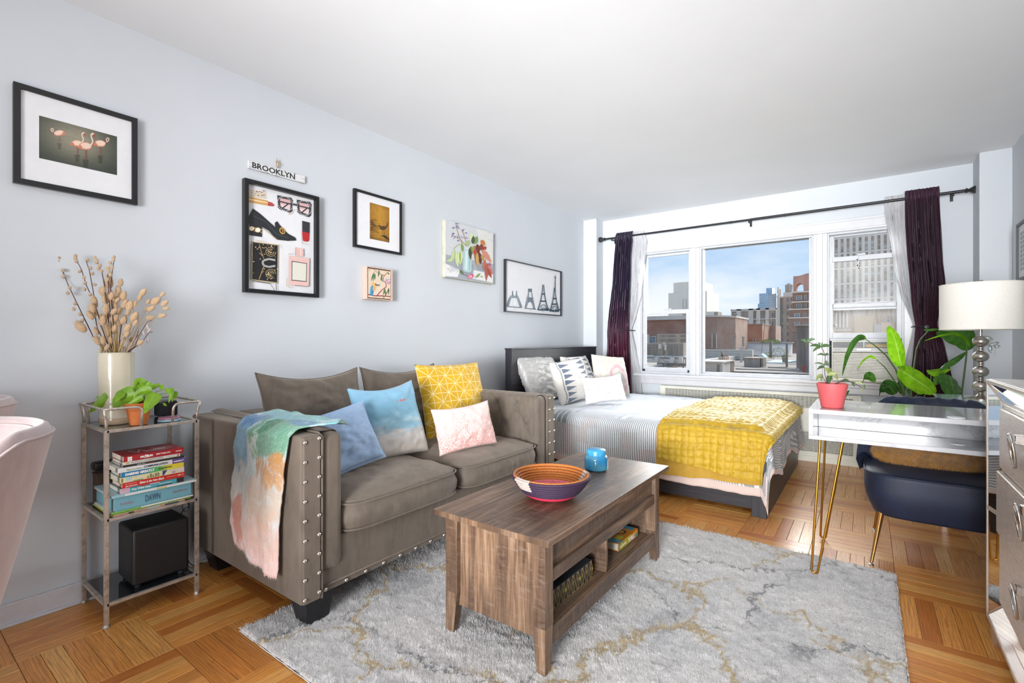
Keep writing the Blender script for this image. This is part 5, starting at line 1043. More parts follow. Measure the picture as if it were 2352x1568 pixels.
# ================================================================== blue chair
M_blue_v = velvet('navy_velvet', '#101c36', .4, .6, .12); 
chr_ = thing('armchair', 'navy velvet channel-back chair on brass legs tucked behind the desk', 'chair', (3.01, 3.33, 0))
cx, cy = 3.012, 3.335
def tub(u, v):
    """u round the back, v: outer bottom -> rim -> inner bottom"""
    th = lerp(-pi*.985, -pi*.015, u)*-1; c_, s_ = cos(th), sin(th)
    ht = .795-.30*max(0, (abs(u-.5)-.22)/.28)**1.4; chn = .010*abs(sin(u*pi*13))
    if v < .4: t = v/.4; r = lerp(.0, .030, t); z = lerp(.40, ht-.035, t); ro = .305+r*.6; q = ro
    elif v < .6: t = (v-.4)/.2; z = ht-.035+.038*sin(pi*t); q = .323-.075*t+chn*sin(pi*t)*.8; z += -chn*.6+.006
    else: t = (v-.6)/.4; z = lerp(ht-.035, .42, t); q = .248-.012*t-chn+.010
    return (cx+c_*q*1.03, cy-.02+s_*q*.98, z)
MB().grid(tub, 150, 34).obj('backrest', M_blue_v, chr_, smooth=4)
m = MB()
def seatf(u, v):
    th = u*2*pi; a, b = cos(th), sin(th); n = 4.5; r = (abs(a)**n+abs(b)**n)**(-1/n); a *= r; b *= r
    if v < .15: k = lerp(.0, .88, v/.15); z = .236
    elif v < .62: q = (v-.15)/.47; k = .88+.12*sin(min(1, q*1.5)*pi/2)+.012*sin(q*pi); z = lerp(.236, .447, q)
    else: k = 1-(v-.62)/.38; z = .447+.030*(1-k**3)
    return (cx+a*.292*k, cy-.035+b*.262*k, z)
m.grid(seatf, 96, 40, closeu=True); st = m.obj('seat', M_blue_v, chr_, smooth=4)
pts = []
for i in range(97):
    th = 2*pi*i/96; a, b = cos(th), sin(th); n = 4.5; r = (abs(a)**n+abs(b)**n)**(-1/n); pts.append((cx+a*r*.294, cy-.035+b*r*.264, .447))
MB().tube(pts, .004, 6, cap=False).obj('piping', M_blue_v, st, smooth=4)
for (x, y, dx, dy) in ((2.790, 3.115, -.042, -.098), (3.235, 3.115, .042, -.098), (2.800, 3.53, -.035, .05), (3.225, 3.53, .035, .05)):
    lg = MB().tube([(x, y, .245), (x+dx, y+dy, .012)], [.013, .0065], 14).obj('leg', M_brass, chr_, smooth=.9); MB().lathe([(.004, .010), (.003, .006), (.011, .004), (.011, 0)], (x+dx, y+dy, 0), 14).obj('foot_glide', flat('#9a9a9a', .3, .8, name='steel_glide'), lg)
# fur pillow
M_fur = flat('#a87414', .8, name='golden_fur', vary=.35, scale=40, sheen=.6)
fp = thing('fur_pillow', 'golden shaggy faux fur pillow on the navy chair seat', 'pillow', (2.99, 3.27, .48))
MB().sph((2.99, 3.275, .535), .225, .085, .052, 40, 20).obj('cushion', M_fur, fp, smooth=4)
m = MB(); rs = random.Random(8); vs = []; fs = []
for i in range(26000):
    a = rs.random()*2*pi; zz = rs.uniform(-1, 1); r = sqrt(1-zz*zz); n = Vector((r*cos(a), r*sin(a), zz)); p = Vector((2.99+n.x*.225, 3.275+n.y*.085, .535+n.z*.052))
    d = (Vector((n.x/.225, n.y/.085, n.z/.052)).normalized()+Vector((rs.uniform(-.7, .7), rs.uniform(-.5, .3), rs.uniform(-.9, .3)))).normalized(); L_ = rs.uniform(.012, .032); s = d.cross(Vector((rs.random(), rs.random(), rs.random()))).normalized()*.0007
    b = len(vs); mid = p+d*L_*.6; e = p+d*L_+Vector((0, 0, -L_*.35)); vs += [p-s, p+s, mid+s*.7, mid-s*.7, e]; fs += [(b, b+1, b+2, b+3), (b+3, b+2, b+4)]
m.add(vs, fs); o = m.obj('fur', M_fur, fp, recalc=False); tag(o, kind='stuff')

# ================================================================== mirrored dresser
M_champ = flat('#c9beb4', .30, .6, name='champagne_silver', vary=.06, scale=60); g_ = G('mirror'); g_.set(color='#d9dee2', rough=.03, metal=1.); M_mir = g_.m
g_ = G('silver_drawer'); o = g_.coord(); n = g_.noise(g_.map(o, (1, 2.5, 40)), 9, 3, .6); g_.set(color=g_.ramp(n, [(.35, '#b3a89f'), (.6, '#cfc6be')]), rough=.38, metal=.45); g_.bump(n, .35, .002); M_drw = g_.m; M_chr = flat('#c9c6c3', .12, 1., name='chrome', vary=.03)
dr = thing('dresser', 'champagne silver and mirrored dresser with oval chrome pulls at the right edge', 'dresser', (3.34, 1.9, 0))
FX0 = 3.092; YF_, YN_ = 2.532, 1.232; IX = FX0+.026
MB().box(IX, 3.585, YN_, YF_, .085, .952).obj('body', M_champ, dr, bevel=.002)
g_ = G('grey_wash_top'); n = g_.noise(g_.map(g_.coord(), (24, 1.6, 1)), 3, 4); g_.set(color=g_.ramp(n, [(.35, '#b5b1ad'), (.6, '#cfccca')]), rough=.3); 
MB().box(FX0+.008, 3.588, YN_+.006, YF_-.006, .952, .978).obj('top', g_.m, dr, bevel=.002)
fr = [('frame_post', (FX0, IX+.02, YF_-.016, YF_, .085, .975)), ('frame_post', (FX0, IX+.02, YN_, YN_+.016, .085, .975)), ('frame_rail', (FX0, IX+.02, YN_+.016, YF_-.016, .962, .976)), ('frame_rail', (FX0, IX+.02, YN_+.016, YF_-.016, .085, .100))]
for nm, a in fr: bx(nm, M_champ, dr, *a)
IY0, IY1, IZ0, IZ1 = YN_+.135, YF_-.135, .195, .890; XI = IX+.010
def quadp(nm, pts, m_):
    mb = MB(); n = (Vector(pts[1])-Vector(pts[0])).cross(Vector(pts[3])-Vector(pts[0])).normalized()*.004; n = n if n.x > 0 else -n
    mb.add(pts+[tuple(Vector(p)+n) for p in pts], [(0, 1, 2, 3), (7, 6, 5, 4), (0, 4, 5, 1), (1, 5, 6, 2), (2, 6, 7, 3), (3, 7, 4, 0)]); return mb.obj(nm, m_, dr)
o_ = [(FX0+.003, YF_-.016, .100), (FX0+.003, YN_+.016, .100), (FX0+.003, YN_+.016, .962), (FX0+.003, YF_-.016, .962)]; i_ = [(XI-.003, IY1, IZ0), (XI-.003, IY0, IZ0), (XI-.003, IY0, IZ1), (XI-.003, IY1, IZ1)]
for a in range(4): b = (a+1) % 4; quadp('mirror_panel', [o_[a], o_[b], i_[b], i_[a]], M_mir)
for a in range(4): MB().tube([o_[a], i_[a]], .004, 6).obj('mitre_bead', M_champ, dr)
for a in range(4): b = (a+1) % 4; MB().tube([Vector(i_[a])-Vector((.004, 0, 0)), Vector(i_[b])-Vector((.004, 0, 0))], .006, 4, sq=True).obj('inner_bead', M_champ, dr)
quadp('mirror_split', [(FX0+.001, YF_-.016, .49), (FX0+.001, YF_-.016, .505), (XI-.005, IY1, .50), (XI-.005, IY1, .485)], M_champ)
rows = [(.675, .882, FX0+.014, (.783, 2.11)), (.448, .662, FX0+.006, (.600, 1.985)), (.200, .436, FX0+.014, (.330, 2.09))]
for (za, zb, xf, (hz_, hy)) in rows:
    d_ = MB().box(xf, XI+.02, IY0+.004, IY1-.004, za, zb).obj('drawer', M_drw, dr, bevel=.003)
    bx('drawer_edge', M_champ, dr, xf+.006, XI+.015, IY0+.002, IY1-.002, za-.008, za-.001)
    for yy in (hy, IY0+(IY1-hy)):
        MB().box(xf-.012, xf+.002, yy-.012, yy+.012, hz_+.020, hz_+.048).obj('pull_mount', M_chr, d_, bevel=.002)
        pts = [(xf-.016-.006*sin(t), yy+.020*cos(t), hz_-.002+.050*sin(t)) for t in [2*pi*k/32 for k in range(33)]]
        MB().tube(pts, .0045, 8, cap=False).obj('ring_pull', M_chr, d_, smooth=4); MB().tube([(p[0]-.003, yy+(p[1]-yy)*.78, hz_-.002+(p[2]-hz_+.002)*.82) for p in pts], .002, 6, cap=False).obj('ring_pull', M_chr, d_, smooth=4)
for yy, s in ((YF_, -1), (YN_, 1)):
    MB().prism([(0, .086), (s*.16, .086), (s*.12, .05), (s*.055, .0), (s*.012, .0), (s*.004, .04)], FX0+.012, FX0+.05, lambda a, b, h: (h, yy+a, b)).obj('foot', M_champ, dr, bevel=.002); bx('foot', M_champ, dr, 3.53, 3.58, min(yy, yy+s*.06), max(yy, yy+s*.06), 0, .086)

# ================================================================== lamp and side table
M_nick = flat('#b5aca4', .27, .9, name='brushed_nickel', vary=.05, scale=80); LX, LY = 3.287, 4.06
g_ = G('lamp_shade_linen'); n = g_.noise(g_.map(g_.coord(), (60, 60, 60)), 4, 2); g_.set(color=g_.ramp(n, [(.3, '#dad6cd'), (.7, '#e4e1da')]), rough=.85, trans=0.); M_shade = g_.m
st_ = thing('side_table', 'small glass-topped side table under the nickel lamp, hidden by the navy chair', 'side table', (LX+.02, LY+.03, 0))
MB().box(LX-.20, LX+.26, LY-.18, LY+.26, .752, .764).obj('table_top', flat('#bcd3d4', .06, name='table_glass', coat=.5), st_, bevel=.003)
for x in (LX-.18, LX+.24):
    for y in (LY-.16, LY+.24): MB().box(x-.012, x+.012, y-.012, y+.012, 0, .752).obj('leg', M_nick, st_)
MB().box(LX-.18, LX+.24, LY-.16, LY+.24, .25, .262).obj('shelf', M_nick, st_)
lp = thing('table_lamp', 'nickel stacked-ball table lamp with a wide white drum shade', 'lamp', (LX, LY, .764))
MB().lathe([(.0001, 0), (.075, 0), (.075, .006), (.055, .012), (.022, .020), (.013, .030), (.0001, .030)], (LX, LY, .7645), 40).obj('base', M_nick, lp, smooth=.7)
for i, zc in enumerate((.842, .932, 1.024, 1.115)):
    MB().sph((LX, LY, zc), .0385, .0385, .0345, 32, 18).obj('ball', M_nick, lp, smooth=4)
for zc in (.797, .887, .978, 1.070): MB().lathe([(.012, -.011), (.0165, -.009), (.0165, -.004), (.011, 0), (.0165, .004), (.0165, .009), (.012, .011)], (LX, LY, zc), 24).obj('spacer', M_nick, lp, smooth=.6)
MB().tube([(LX, LY, 1.148), (LX, LY, 1.46)], .0085, 14).obj('stem', M_nick, lp, smooth=.7)
R = .190; m = MB(); m.lathe([(R-.001, 1.186), (R, 1.186), (R, 1.464), (R-.001, 1.464), (R-.003, 1.462), (R-.003, 1.188), (R-.001, 1.186)], (LX, LY, 0), 72); m.f = m.f[:-2]; m.mi = m.mi[:-2]; m.c = m.c[:-2]; m.obj('shade', M_shade, lp, smooth=.9)
for zc in (1.188, 1.462): MB().tube([(LX+R*cos(t), LY+R*sin(t), zc) for t in [2*pi*k/64 for k in range(65)]], .0028, 6, cap=False).obj('shade_rim', M_shade, lp, smooth=4)
for k in range(3): MB().tube([(LX, LY, 1.452), (LX+R*cos(k*2.09), LY+R*sin(k*2.09), 1.458)], .002, 6).obj('spider', M_nick, lp)
MB().lathe([(.0001, 0), (.010, 0), (.005, .006), (.013, .012), (.016, .020), (.010, .028), (.0001, .030)], (LX, LY, 1.458), 20).obj('finial', M_nick, lp, smooth=.9)
fz = thing('glass_charm', 'small clear glass flower charm hanging from the lamp neck', 'charm', (LX+.03, LY-.03, 1.12)); g_ = G('clear_crystal'); g_.set(color='#e8eef0', rough=.05, trans=.9); Mq = g_.m
for (dx, dz, L_, a) in ((.030, 1.135, .045, .5), (.052, 1.100, .05, -.4), (.038, 1.07, .05, 1.4), (.066, 1.085, .03, .1)): MB().sph((0, 0, 0), L_*.5, .006, .011, 10, 6, M=Matrix.Translation((LX+dx, LY-.035, dz)) @ Matrix.Rotation(a, 4, 'Y')).obj('petal', Mq, fz, smooth=4)
MB().tube([(LX+.030, LY-.035, 1.12), (LX+.062, LY-.035, 1.085), (LX+.055, LY-.035, 1.03)], .0015, 5).obj('wire', M_nick, fz)
# ================================================================== bar cart
g_ = G('aged_silver'); n = g_.noise(g_.coord(), 34, 5, .7); g_.set(color=g_.ramp(n, [(.3, '#93877c'), (.5, '#b9b0a6'), (.75, '#d0c8be')]), rough=.36, metal=.6); g_.bump(n, .15, .001); M_as = g_.m
g_ = G('black_mirror_glass'); g_.set(color='#23262a', rough=.04, coat=.5, spec=.9); M_bmg = g_.m; g_ = G('smoky_mirror'); g_.set(color='#8f949a', rough=.04, metal=.9); M_smk = g_.m
ca = thing('shelf_cart', 'narrow three-tier aged silver metal stand against the left wall', 'shelf', (.18, .75, 0))
CX0, CX1, CY0, CY1 = .030, .336, .592, .908
for x in (CX0, CX1):
    for y in (CY0, CY1):
        lg = MB().box(x-.0075, x+.0075, y-.0075, y+.0075, .012, .770).obj('leg', M_as, ca, bevel=.001); MB().lathe([(.012, 0), (.013, .004), (.010, .009), (.008, .014)], (x, y, 0), 16).obj('foot', M_as, lg, smooth=.7)
for z, mg in ((.770, M_smk), (.424, M_bmg), (.094, M_bmg)):
    for a in ((CX0, CX1, CY0-.0075, CY0+.0075), (CX0, CX1, CY1-.0075, CY1+.0075), (CX0-.0075, CX0+.0075, CY0, CY1), (CX1-.0075, CX1+.0075, CY0, CY1)): MB().box(*a, z-.011, z+.001).obj('shelf_bar', M_as, ca, bevel=.001)
    MB().box(CX0+.0075, CX1-.0075, CY0+.0075, CY1-.0075, z-.006, z-.001).obj('shelf', mg, ca)
def bend(pts, r, n=5):
    out = [Vector(pts[0])]
    for i in range(1, len(pts)-1):
        p = Vector(pts[i]); a = (Vector(pts[i-1])-p).normalized()*r; b = (Vector(pts[i+1])-p).normalized()*r
        for k in range(n+1): t = k/n; out.append((p+a)*(1-t)**2+p*2*t*(1-t)+(p+b)*t*t)
    out.append(Vector(pts[-1])); return out
zr = .852; ex = .012
ra = bend([(CX1, .705, .771), (CX1+ex, .705, zr), (CX1+ex, CY0-ex, zr), (CX0-ex, CY0-ex, zr), (CX0-ex, CY1+ex, zr), (CX1+ex, CY1+ex, zr), (CX1+ex, .815, zr), (CX1, .815, .771)], .028)
MB().tube(ra, .0052, 10).obj('gallery_rail', M_as, ca, smooth=4)
for x, y, dx, dy in ((CX1, CY0, ex, -ex), (CX0, CY0, -ex, -ex), (CX0, CY1, -ex, ex), (CX1, CY1, ex, ex), (CX0+.07, CY0, 0, -ex), (CX0+.07, CY1, 0, ex)):
    MB().tube([(x, y, .771), (x+dx*.1, y+dy*.1, .795), (x+dx*.35, y+dy*.35, .825), (x+dx*.8, y+dy*.8, zr)], .0052, 8).obj('rail_post', M_as, ca, smooth=4)
# vase -------------------------------------------------------------
VX, VY, VZ = .165, .668, .7705
va = thing('stoneware_vase', 'tall speckled cream cylindrical vase holding dried stems', 'vase', (VX, VY, VZ))
g_ = G('speckled_stoneware'); o = g_.coord(); x_, y_, z_ = g_.sep(o); sp_ = g_.noise(o, 220, 2, .8); c = g_.mix(g_.ramp(sp_, [(.68, 0.), (.74, .8)]), g_.ramp(g_.noise(o, 9, 3), [(.3, '#bdb6a3'), (.7, '#cbc4b0')]), '#7a6650'); c = g_.mix(g_.math('LESS_THAN', z_, .028), c, '#b59f85'); g_.set(color=c, rough=.22, coat=.3); g_.bump(g_.wave(o, 9, .5, axis='Z'), .10, .002)
R = .0605; MB().lathe([(.0001, 0), (R-.008, 0), (R-.003, .006), (R-.002, .027), (R-.003, .03), (R, .10), (R+.001, .22), (R+.001, .29), (R+.002, .297), (R-.002, .300), (R-.006, .297), (R-.007, .20), (.0001, .19)], (VX, VY, VZ), 56).obj('vase_body', g_.m, va, smooth=.8)
# dried stems: sketched on the upright plane through the mouth of the vase (units: 0.539 mm)
bo = thing('dried_bouquet', 'dried bunny tail grass and pussy willow branches in the cream vase', 'dried flowers', (VX, VY, VZ+.28))
rgt = Vector((cos(radians(36.2)), sin(radians(36.2)), 0)); fwd = Vector((-sin(radians(36.2)), cos(radians(36.2)), 0)); US = 2.047/1114/3.41; OB = Vector((VX, VY, VZ+.300))
def bq(x, y, d=0.): return OB+rgt*((x-648)*US)+Vector((0, 0, (838-y)*US))+fwd*d
M_bt = flat('#b99c7a', .95, name='bunny_tail', vary=.12, scale=60, sheen=.6); M_st = flat('#b79a68', .8, name='dry_stalk'); M_wil = flat('#4f2f2c', .7, name='willow_bark'); M_cat = flat('#b09a80', .95, name='catkin', sheen=.6, vary=.15, scale=90); M_catg = flat('#a99c9c', .95, name='grey_catkin', sheen=.6, vary=.15)
m = MB(); m.lathe([(.0001, -1), (.5, -.85), (.92, -.4), (1, 0), (.85, .45), (.5, .85), (.0001, 1.05)], n=10); rs = random.Random(2)
for i in range(150):
    z = rs.uniform(-.95, .95); a = rs.random()*6.283; r = sqrt(1-z*z); d = Vector((r*cos(a), r*sin(a), z*.6+.55)).normalized(); p = Vector((r*cos(a)*.92, r*sin(a)*.92, z*.95)); s = d.cross(Vector((0, 0, 1))).normalized()*.045; b = .42
    m.add([p-s, p+s, p+Vector((d.x*b, d.y*b, d.z*b))], [(0, 1, 2)])
me_bt = m.mesh('seed_head'); me_bt.materials.append(M_bt)
heads = [(566, 285, 95, 5), (635, 285, 60, -10), (512, 360, 68, 20), (550, 350, 60, 0), (612, 350, 75, -8), (490, 430, 70, 18), (450, 452, 70, 12), (545, 420, 80, 0), (572, 385, 75, 0), (612, 410, 80, -12), (638, 400, 60, -15), (690, 395, 75, -15), (665, 430, 45, -40), (697, 460, 75, -20), (748, 455, 50, -15), (818, 405, 55, -22), (905, 375, 65, -38), (1015, 382, 45, -45), (878, 437, 45, -35), (920, 432, 85, -48), (1012, 452, 62, -50), (1008, 490, 50, -78), (803, 480, 80, -15), (847, 492, 50, -30), (900, 492, 60, -55), (728, 522, 55, -15), (970, 548, 60, -70), (875, 565, 62, -75), (505, 495, 70, 15), (430, 515, 85, 28), (540, 480, 60, 5), (478, 550, 70, 30), (520, 575, 80, 38), (560, 545, 70, 10), (600, 500, 75, 0), (635, 515, 65, -30), (668, 520, 60, -45), (695, 585, 70, -25), (655, 560, 60, -10), (570, 590, 75, -5), (615, 580, 60, 20), (790, 565, 55, -25), (820, 560, 80, -30), (760, 590, 50, -20), (840, 610, 50, -30), (425, 640, 100, 42), (490, 672, 60, 25), (543, 655, 80, 10), (612, 655, 80, 0), (560, 692, 55, -10), (500, 745, 75, 25), (525, 805, 60, 25), (545, 825, 40, 0), (600, 800, 55, -30), (603, 745, 60, 0), (785, 650, 70, -30), (775, 690, 60, -20), (640, 610, 55, 15), (580, 745, 60, 8), (700, 690, 50, 10), (735, 740, 40, -20), (845, 762, 55, -55), (620, 470, 60, 5), (585, 450, 60, 8), (530, 540, 60, 18), (675, 650, 50, -12)]
for i, (x, y, L_, ang) in enumerate(heads):
    d = rs.uniform(-.035, .035); c_ = bq(x, y, d); th = radians(-ang); ax = rgt*sin(th)*1+Vector((0, 0, cos(th))); q = ax.to_track_quat('Z', 'Y')
    o = inst(me_bt, 'seed_head', bo, c_, q, (L_*.31*US, L_*.31*US, L_*.55*US))
    p = OB+rgt*((x-648)*.12*US)+fwd*d*.3-Vector((0, 0, .03)); c2 = c_-ax*L_*.45*US; mid = (p+c2)/2-ax*.0+Vector((0, 0, .012)); MB().tube([c2, mid, p], [.0006, .0008, .001], 4).obj('stalk', M_st, bo)
m = MB(); m.lathe([(.0001, -1), (.6, -.7), (1, -.1), (.8, .5), (.4, .85), (.0001, 1)], n=8); me_c = m.mesh('catkin'); me_c.materials.append(M_cat); me_c.polygons.foreach_set('use_smooth', [True]*len(me_c.polygons)); me_g = me_c.copy(); me_g.materials.clear(); me_g.materials.append(M_catg)
wil = [([(217, 95), (235, 170), (265, 250), (290, 320), (345, 440), (400, 560), (470, 710), (530, 838)], [(232, 102), (228, 128), (217, 163), (263, 198), (266, 247), (314, 336), (300, 375), (357, 458), (347, 500), (395, 540), (412, 590)], 0), ([(340, 82), (360, 140), (385, 190), (420, 310), (460, 400), (480, 520), (500, 640), (560, 838)], [(345, 84), (345, 104), (352, 126), (377, 205), (411, 253), (419, 296), (414, 345), (458, 385)], 0), ([(382, 100), (415, 190), (432, 260), (455, 370), (475, 470), (520, 620), (580, 838)], [(388, 108), (415, 172), (430, 214), (450, 302), (440, 440)], 0),
       ([(472, 95), (492, 100), (515, 155), (540, 215), (560, 330), (600, 838)], [(490, 100), (500, 116), (502, 133), (528, 158), (515, 182), (540, 200)], 0), ([(590, 172), (580, 190), (582, 250), (610, 838)], [(578, 178), (596, 172), (592, 214)], 0), ([(662, 95), (650, 140), (635, 190), (625, 260), (610, 320), (640, 838)], [(661, 98), (660, 118), (635, 142), (650, 176), (620, 203), (638, 235), (612, 268)], 0),
       ([(728, 545), (730, 620), (722, 700), (690, 838)], [(738, 632), (750, 700), (715, 680), (740, 738)], 1), ([(698, 545), (680, 620), (668, 730), (670, 838)], [(700, 715), (660, 745), (685, 800), (658, 825), (694, 812)], 1), ([(915, 587), (880, 600), (820, 700), (790, 790), (765, 838)], [(880, 640), (848, 683), (890, 668), (812, 745)], 1), ([(912, 675), (885, 685), (845, 750), (775, 838)], [(870, 750), (812, 800), (735, 795), (728, 825)], 1), ([(800, 650), (790, 720), (760, 838)], [(770, 715), (748, 770)], 1)]
for br, buds, kind in wil:
    d = rs.uniform(-.03, .03); P_ = [bq(x if y < 830 else 648+(x-648)*.7, y, d*(1-i/len(br))*.8) for i, (x, y) in enumerate(br)]; P_.append(P_[-1]*.5+OB*.5-Vector((0, 0, .08))); MB().tube(P_, [.0012+.0012*i/len(P_) for i in range(len(P_))], 6).obj('branch', M_wil, bo, smooth=4)
    for (x, y) in buds:
        L_ = (17 if kind == 0 else 24)*US; ang = rs.uniform(-.9, .9); ax = rgt*sin(ang)+Vector((0, 0, cos(ang)))
        inst(me_c if kind == 0 else me_g, 'catkin', bo, bq(x, y, d), ax.to_track_quat('Z', 'Y'), (L_*(.8 if kind == 0 else .42), L_*(.8 if kind == 0 else .42), L_))

# ------------------------------------------------------------------ leaves
def leafm(name, c1, c2, vein=None, tr=.35, rough=.35, veins=28):
    g_ = G(name); uv = g_.coord('UV'); u_, v_, _ = g_.sep(uv); n = g_.noise(g_.coord(), 30, 3); c = g_.ramp(n, [(.3, c1), (.7, c2)])
    a_ = g_.math('ABSOLUTE', g_.math('SUBTRACT', u_, .5)); st = g_.math('SINE', g_.math('MULTIPLY', g_.math('ADD', v_, g_.math('MULTIPLY', a_, -.35)), float(veins)*6.28))
    c = g_.mix(g_.ramp(a_, [(.012, .6), (.03, 0.)]), c, vein or c2); g_.set(color=c, rough=rough, spec=.5); g_.bump(st, .12, .001)
    tl = g_.n.new('ShaderNodeBsdfTranslucent'); g_.put(tl.inputs[0], c); ms_ = g_.n.new('ShaderNodeMixShader'); ms_.inputs[0].default_value = tr
    g_.t.links.new(g_.b.outputs[0], ms_.inputs[1]); g_.t.links.new(tl.outputs[0], ms_.inputs[2]); g_.t.links.new(ms_.outputs[0], g_.o.inputs[0]); return g_.m
def leaf(parent, mid, w, m, side, prof=None, cup=.15, nu=10, nv=22, name='leaf', wav=.0, seed=0):
    """blade along the polyline mid; side = direction of its width; cup>0 folds edges up along the normal"""
    P_ = [Vector(p) for p in mid]; side = Vector(side).normalized(); 
    def at(t):
        s = t*(len(P_)-1); i = min(int(s), len(P_)-2); f = s-i
        a, b, c_, d = P_[max(i-1, 0)], P_[i], P_[i+1], P_[min(i+2, len(P_)-1)]
        return .5*((2*b)+(-a+c_)*f+(2*a-5*b+4*c_-d)*f*f+(-a+3*b-3*c_+d)*f**3)
    prof = prof or (lambda t: sin(pi*min(1, t*.98+.01)**.75)**.8)
    def fn(u, v):
        p = at(v); tg = (at(min(1, v+.02))-at(max(0, v-.02))).normalized(); s = (side-tg*side.dot(tg)).normalized(); n = s.cross(tg); a = 2*u-1; ww = w/2*prof(v)
        return tuple(p+s*a*ww*(1-.15*cup*abs(a))+n*(cup*ww*abs(a)**1.5+wav*ww*sin(v*23+seed+3*a)*abs(a)))
    mb = MB(); mb.grid(fn, nu, nv); return mb.obj(name, m, parent, smooth=4, recalc=False)
M_pth = leafm('pothos_leaf', '#6f9c22', '#8fbf33', '#a5cf4f', .4); M_stm = flat('#6f8f3a', .6, name='green_stem')
def heart(t): return (sin(pi*min(1, (t*.97+.02))**.52)**.9) if t < .985 else .02
po = thing('potted_pothos', 'small lime green pothos in a terracotta pot on the metal stand', 'potted plant', (.288, .712, .7705))
PX, PY, PZ = .280, .712, .7705
g_ = G('terracotta'); g_.set(color=g_.ramp(g_.noise(g_.coord(), 22, 3), [(.3, '#b5622f'), (.7, '#c9743c')]), rough=.75); M_ter = g_.m
MB().lathe([(.0001, 0), (.0295, 0), (.031, .003), (.0415, .062), (.045, .064), (.047, .090), (.0475, .092), (.044, .092), (.042, .080), (.0001, .078)], (PX, PY, PZ), 40).obj('pot', M_ter, po, smooth=.7)
MB().lathe([(.0001, .080), (.0415, .079)], (PX, PY, PZ), 20).obj('soil', flat('#2e2018', .95, name='soil', bump=.5), po)
UP = 2.02/1114/6.533; OP = Vector((PX, PY, PZ+.090))
def pq(x, y, d=0.): return OP+rgt*((x-895)*UP)+Vector((0, 0, (430-y)*UP))+fwd*d
for (pts, w, d0, d1, s) in [([(600, 225), (530, 205), (420, 250), (300, 362)], 95, .01, -.02, 1), ([(690, 330), (600, 260), (520, 270), (490, 300)], 110, .01, 0, 1), ([(700, 440), (560, 330), (430, 430), (335, 550)], 215, .0, -.06, 1), ([(870, 250), (780, 240), (700, 280), (610, 380)], 130, .0, -.04, 1), ([(900, 300), (780, 330), (720, 410), (715, 488)], 250, -.02, -.06, 1), ([(700, 230), (740, 280), (750, 330), (745, 388)], 150, -.03, -.07, 1),
      ([(1040, 240), (950, 180), (910, 110), (880, 230)], 190, .02, -.02, 1), ([(1150, 240), (1050, 240), (970, 280), (935, 360)], 140, -.02, -.04, 1), ([(1040, 330), (980, 370), (900, 420), (850, 430)], 90, -.03, -.05, 1), ([(1130, 170), (1080, 180), (1075, 215), (1130, 230)], 80, .03, .01, 1), ([(1150, 170), (1180, 200), (1205, 240), (1215, 255)], 70, .03, .01, 1),
      ([(1200, 265), (1200, 340), (1180, 450), (1172, 552)], 215, -.02, -.07, 1), ([(1265, 225), (1330, 245), (1365, 300), (1345, 430)], 110, .02, .0, 1), ([(1390, 270), (1375, 330), (1355, 380), (1345, 425)], 60, .03, .02, 1), ([(1100, 330), (1060, 370), (1040, 390), (1030, 410)], 60, .01, 0, 1), ([(1240, 440), (1260, 450), (1290, 465), (1320, 475)], 40, .01, 0, 1), ([(620, 205), (640, 215), (660, 225), (690, 240)], 45, .04, .03, 1), ([(800, 205), (780, 220), (740, 225), (700, 230)], 60, .05, .04, 1)]:
    P_ = [pq(x, y, lerp(d0, d1, i/3)) for i, (x, y) in enumerate(pts)]; dv = (P_[-1]-P_[0]); sd = dv.cross(fwd); leaf(po, P_, w*UP, M_pth, sd+fwd*.35*sd.length, heart, .28, 10, 18, wav=.05, seed=w)
    MB().tube([P_[0], (P_[0]+OP)/2+Vector((0, 0, .012)), OP-Vector((0, 0, .01))], .0013, 6).obj('stem', M_stm, po, smooth=4)
# smart speaker, coasters
sp2 = thing('speaker', 'small black fabric speaker on the metal stand behind the pothos', 'speaker', (.12, .87, .7705))
MB().box(.062, .142, .832, .905, .772, .840).obj('speaker_body', flat('#17181d', .8, name='black_fabric', bump=.3, scale=300), sp2, bevel=.010, seg=4, smooth=.9); MB().box(.066, .138, .836, .901, .8395, .8415).obj('top_plate', flat('#22242a', .25, name='dark_plastic'), sp2, bevel=.001)
for i, (c1, c2, lab) in enumerate((('#7fa9bd', '#9cc0cf', 'pale blue agate coaster at the bottom of the two on the metal stand'), ('#9d5f7c', '#b98aa0', 'pink agate coaster lying on top of the pale blue one'))):
    g_ = G('agate_%d' % i); g_.set(color=g_.ramp(g_.noise(g_.coord(), 40, 3, .5, 2.), [(.3, c1), (.6, c2), (.8, '#d8c9cf')]), rough=.2); mb = MB(); cx_, cy_ = .268-.002*i, .826; 
    mb.prism([(cx_+(.044-.003*i+.003*sin(t*5+i))*cos(t), cy_+(.044-.003*i+.003*sin(t*4))*sin(t)) for t in [2*pi*k/36 for k in range(36)]], .7705+i*.0085, .7785+i*.0085, lambda a, b, h: (a, b, h)); tag(mb.obj('coaster', g_.m, None, bevel=.002), lab, 'coaster', 'agate coasters')
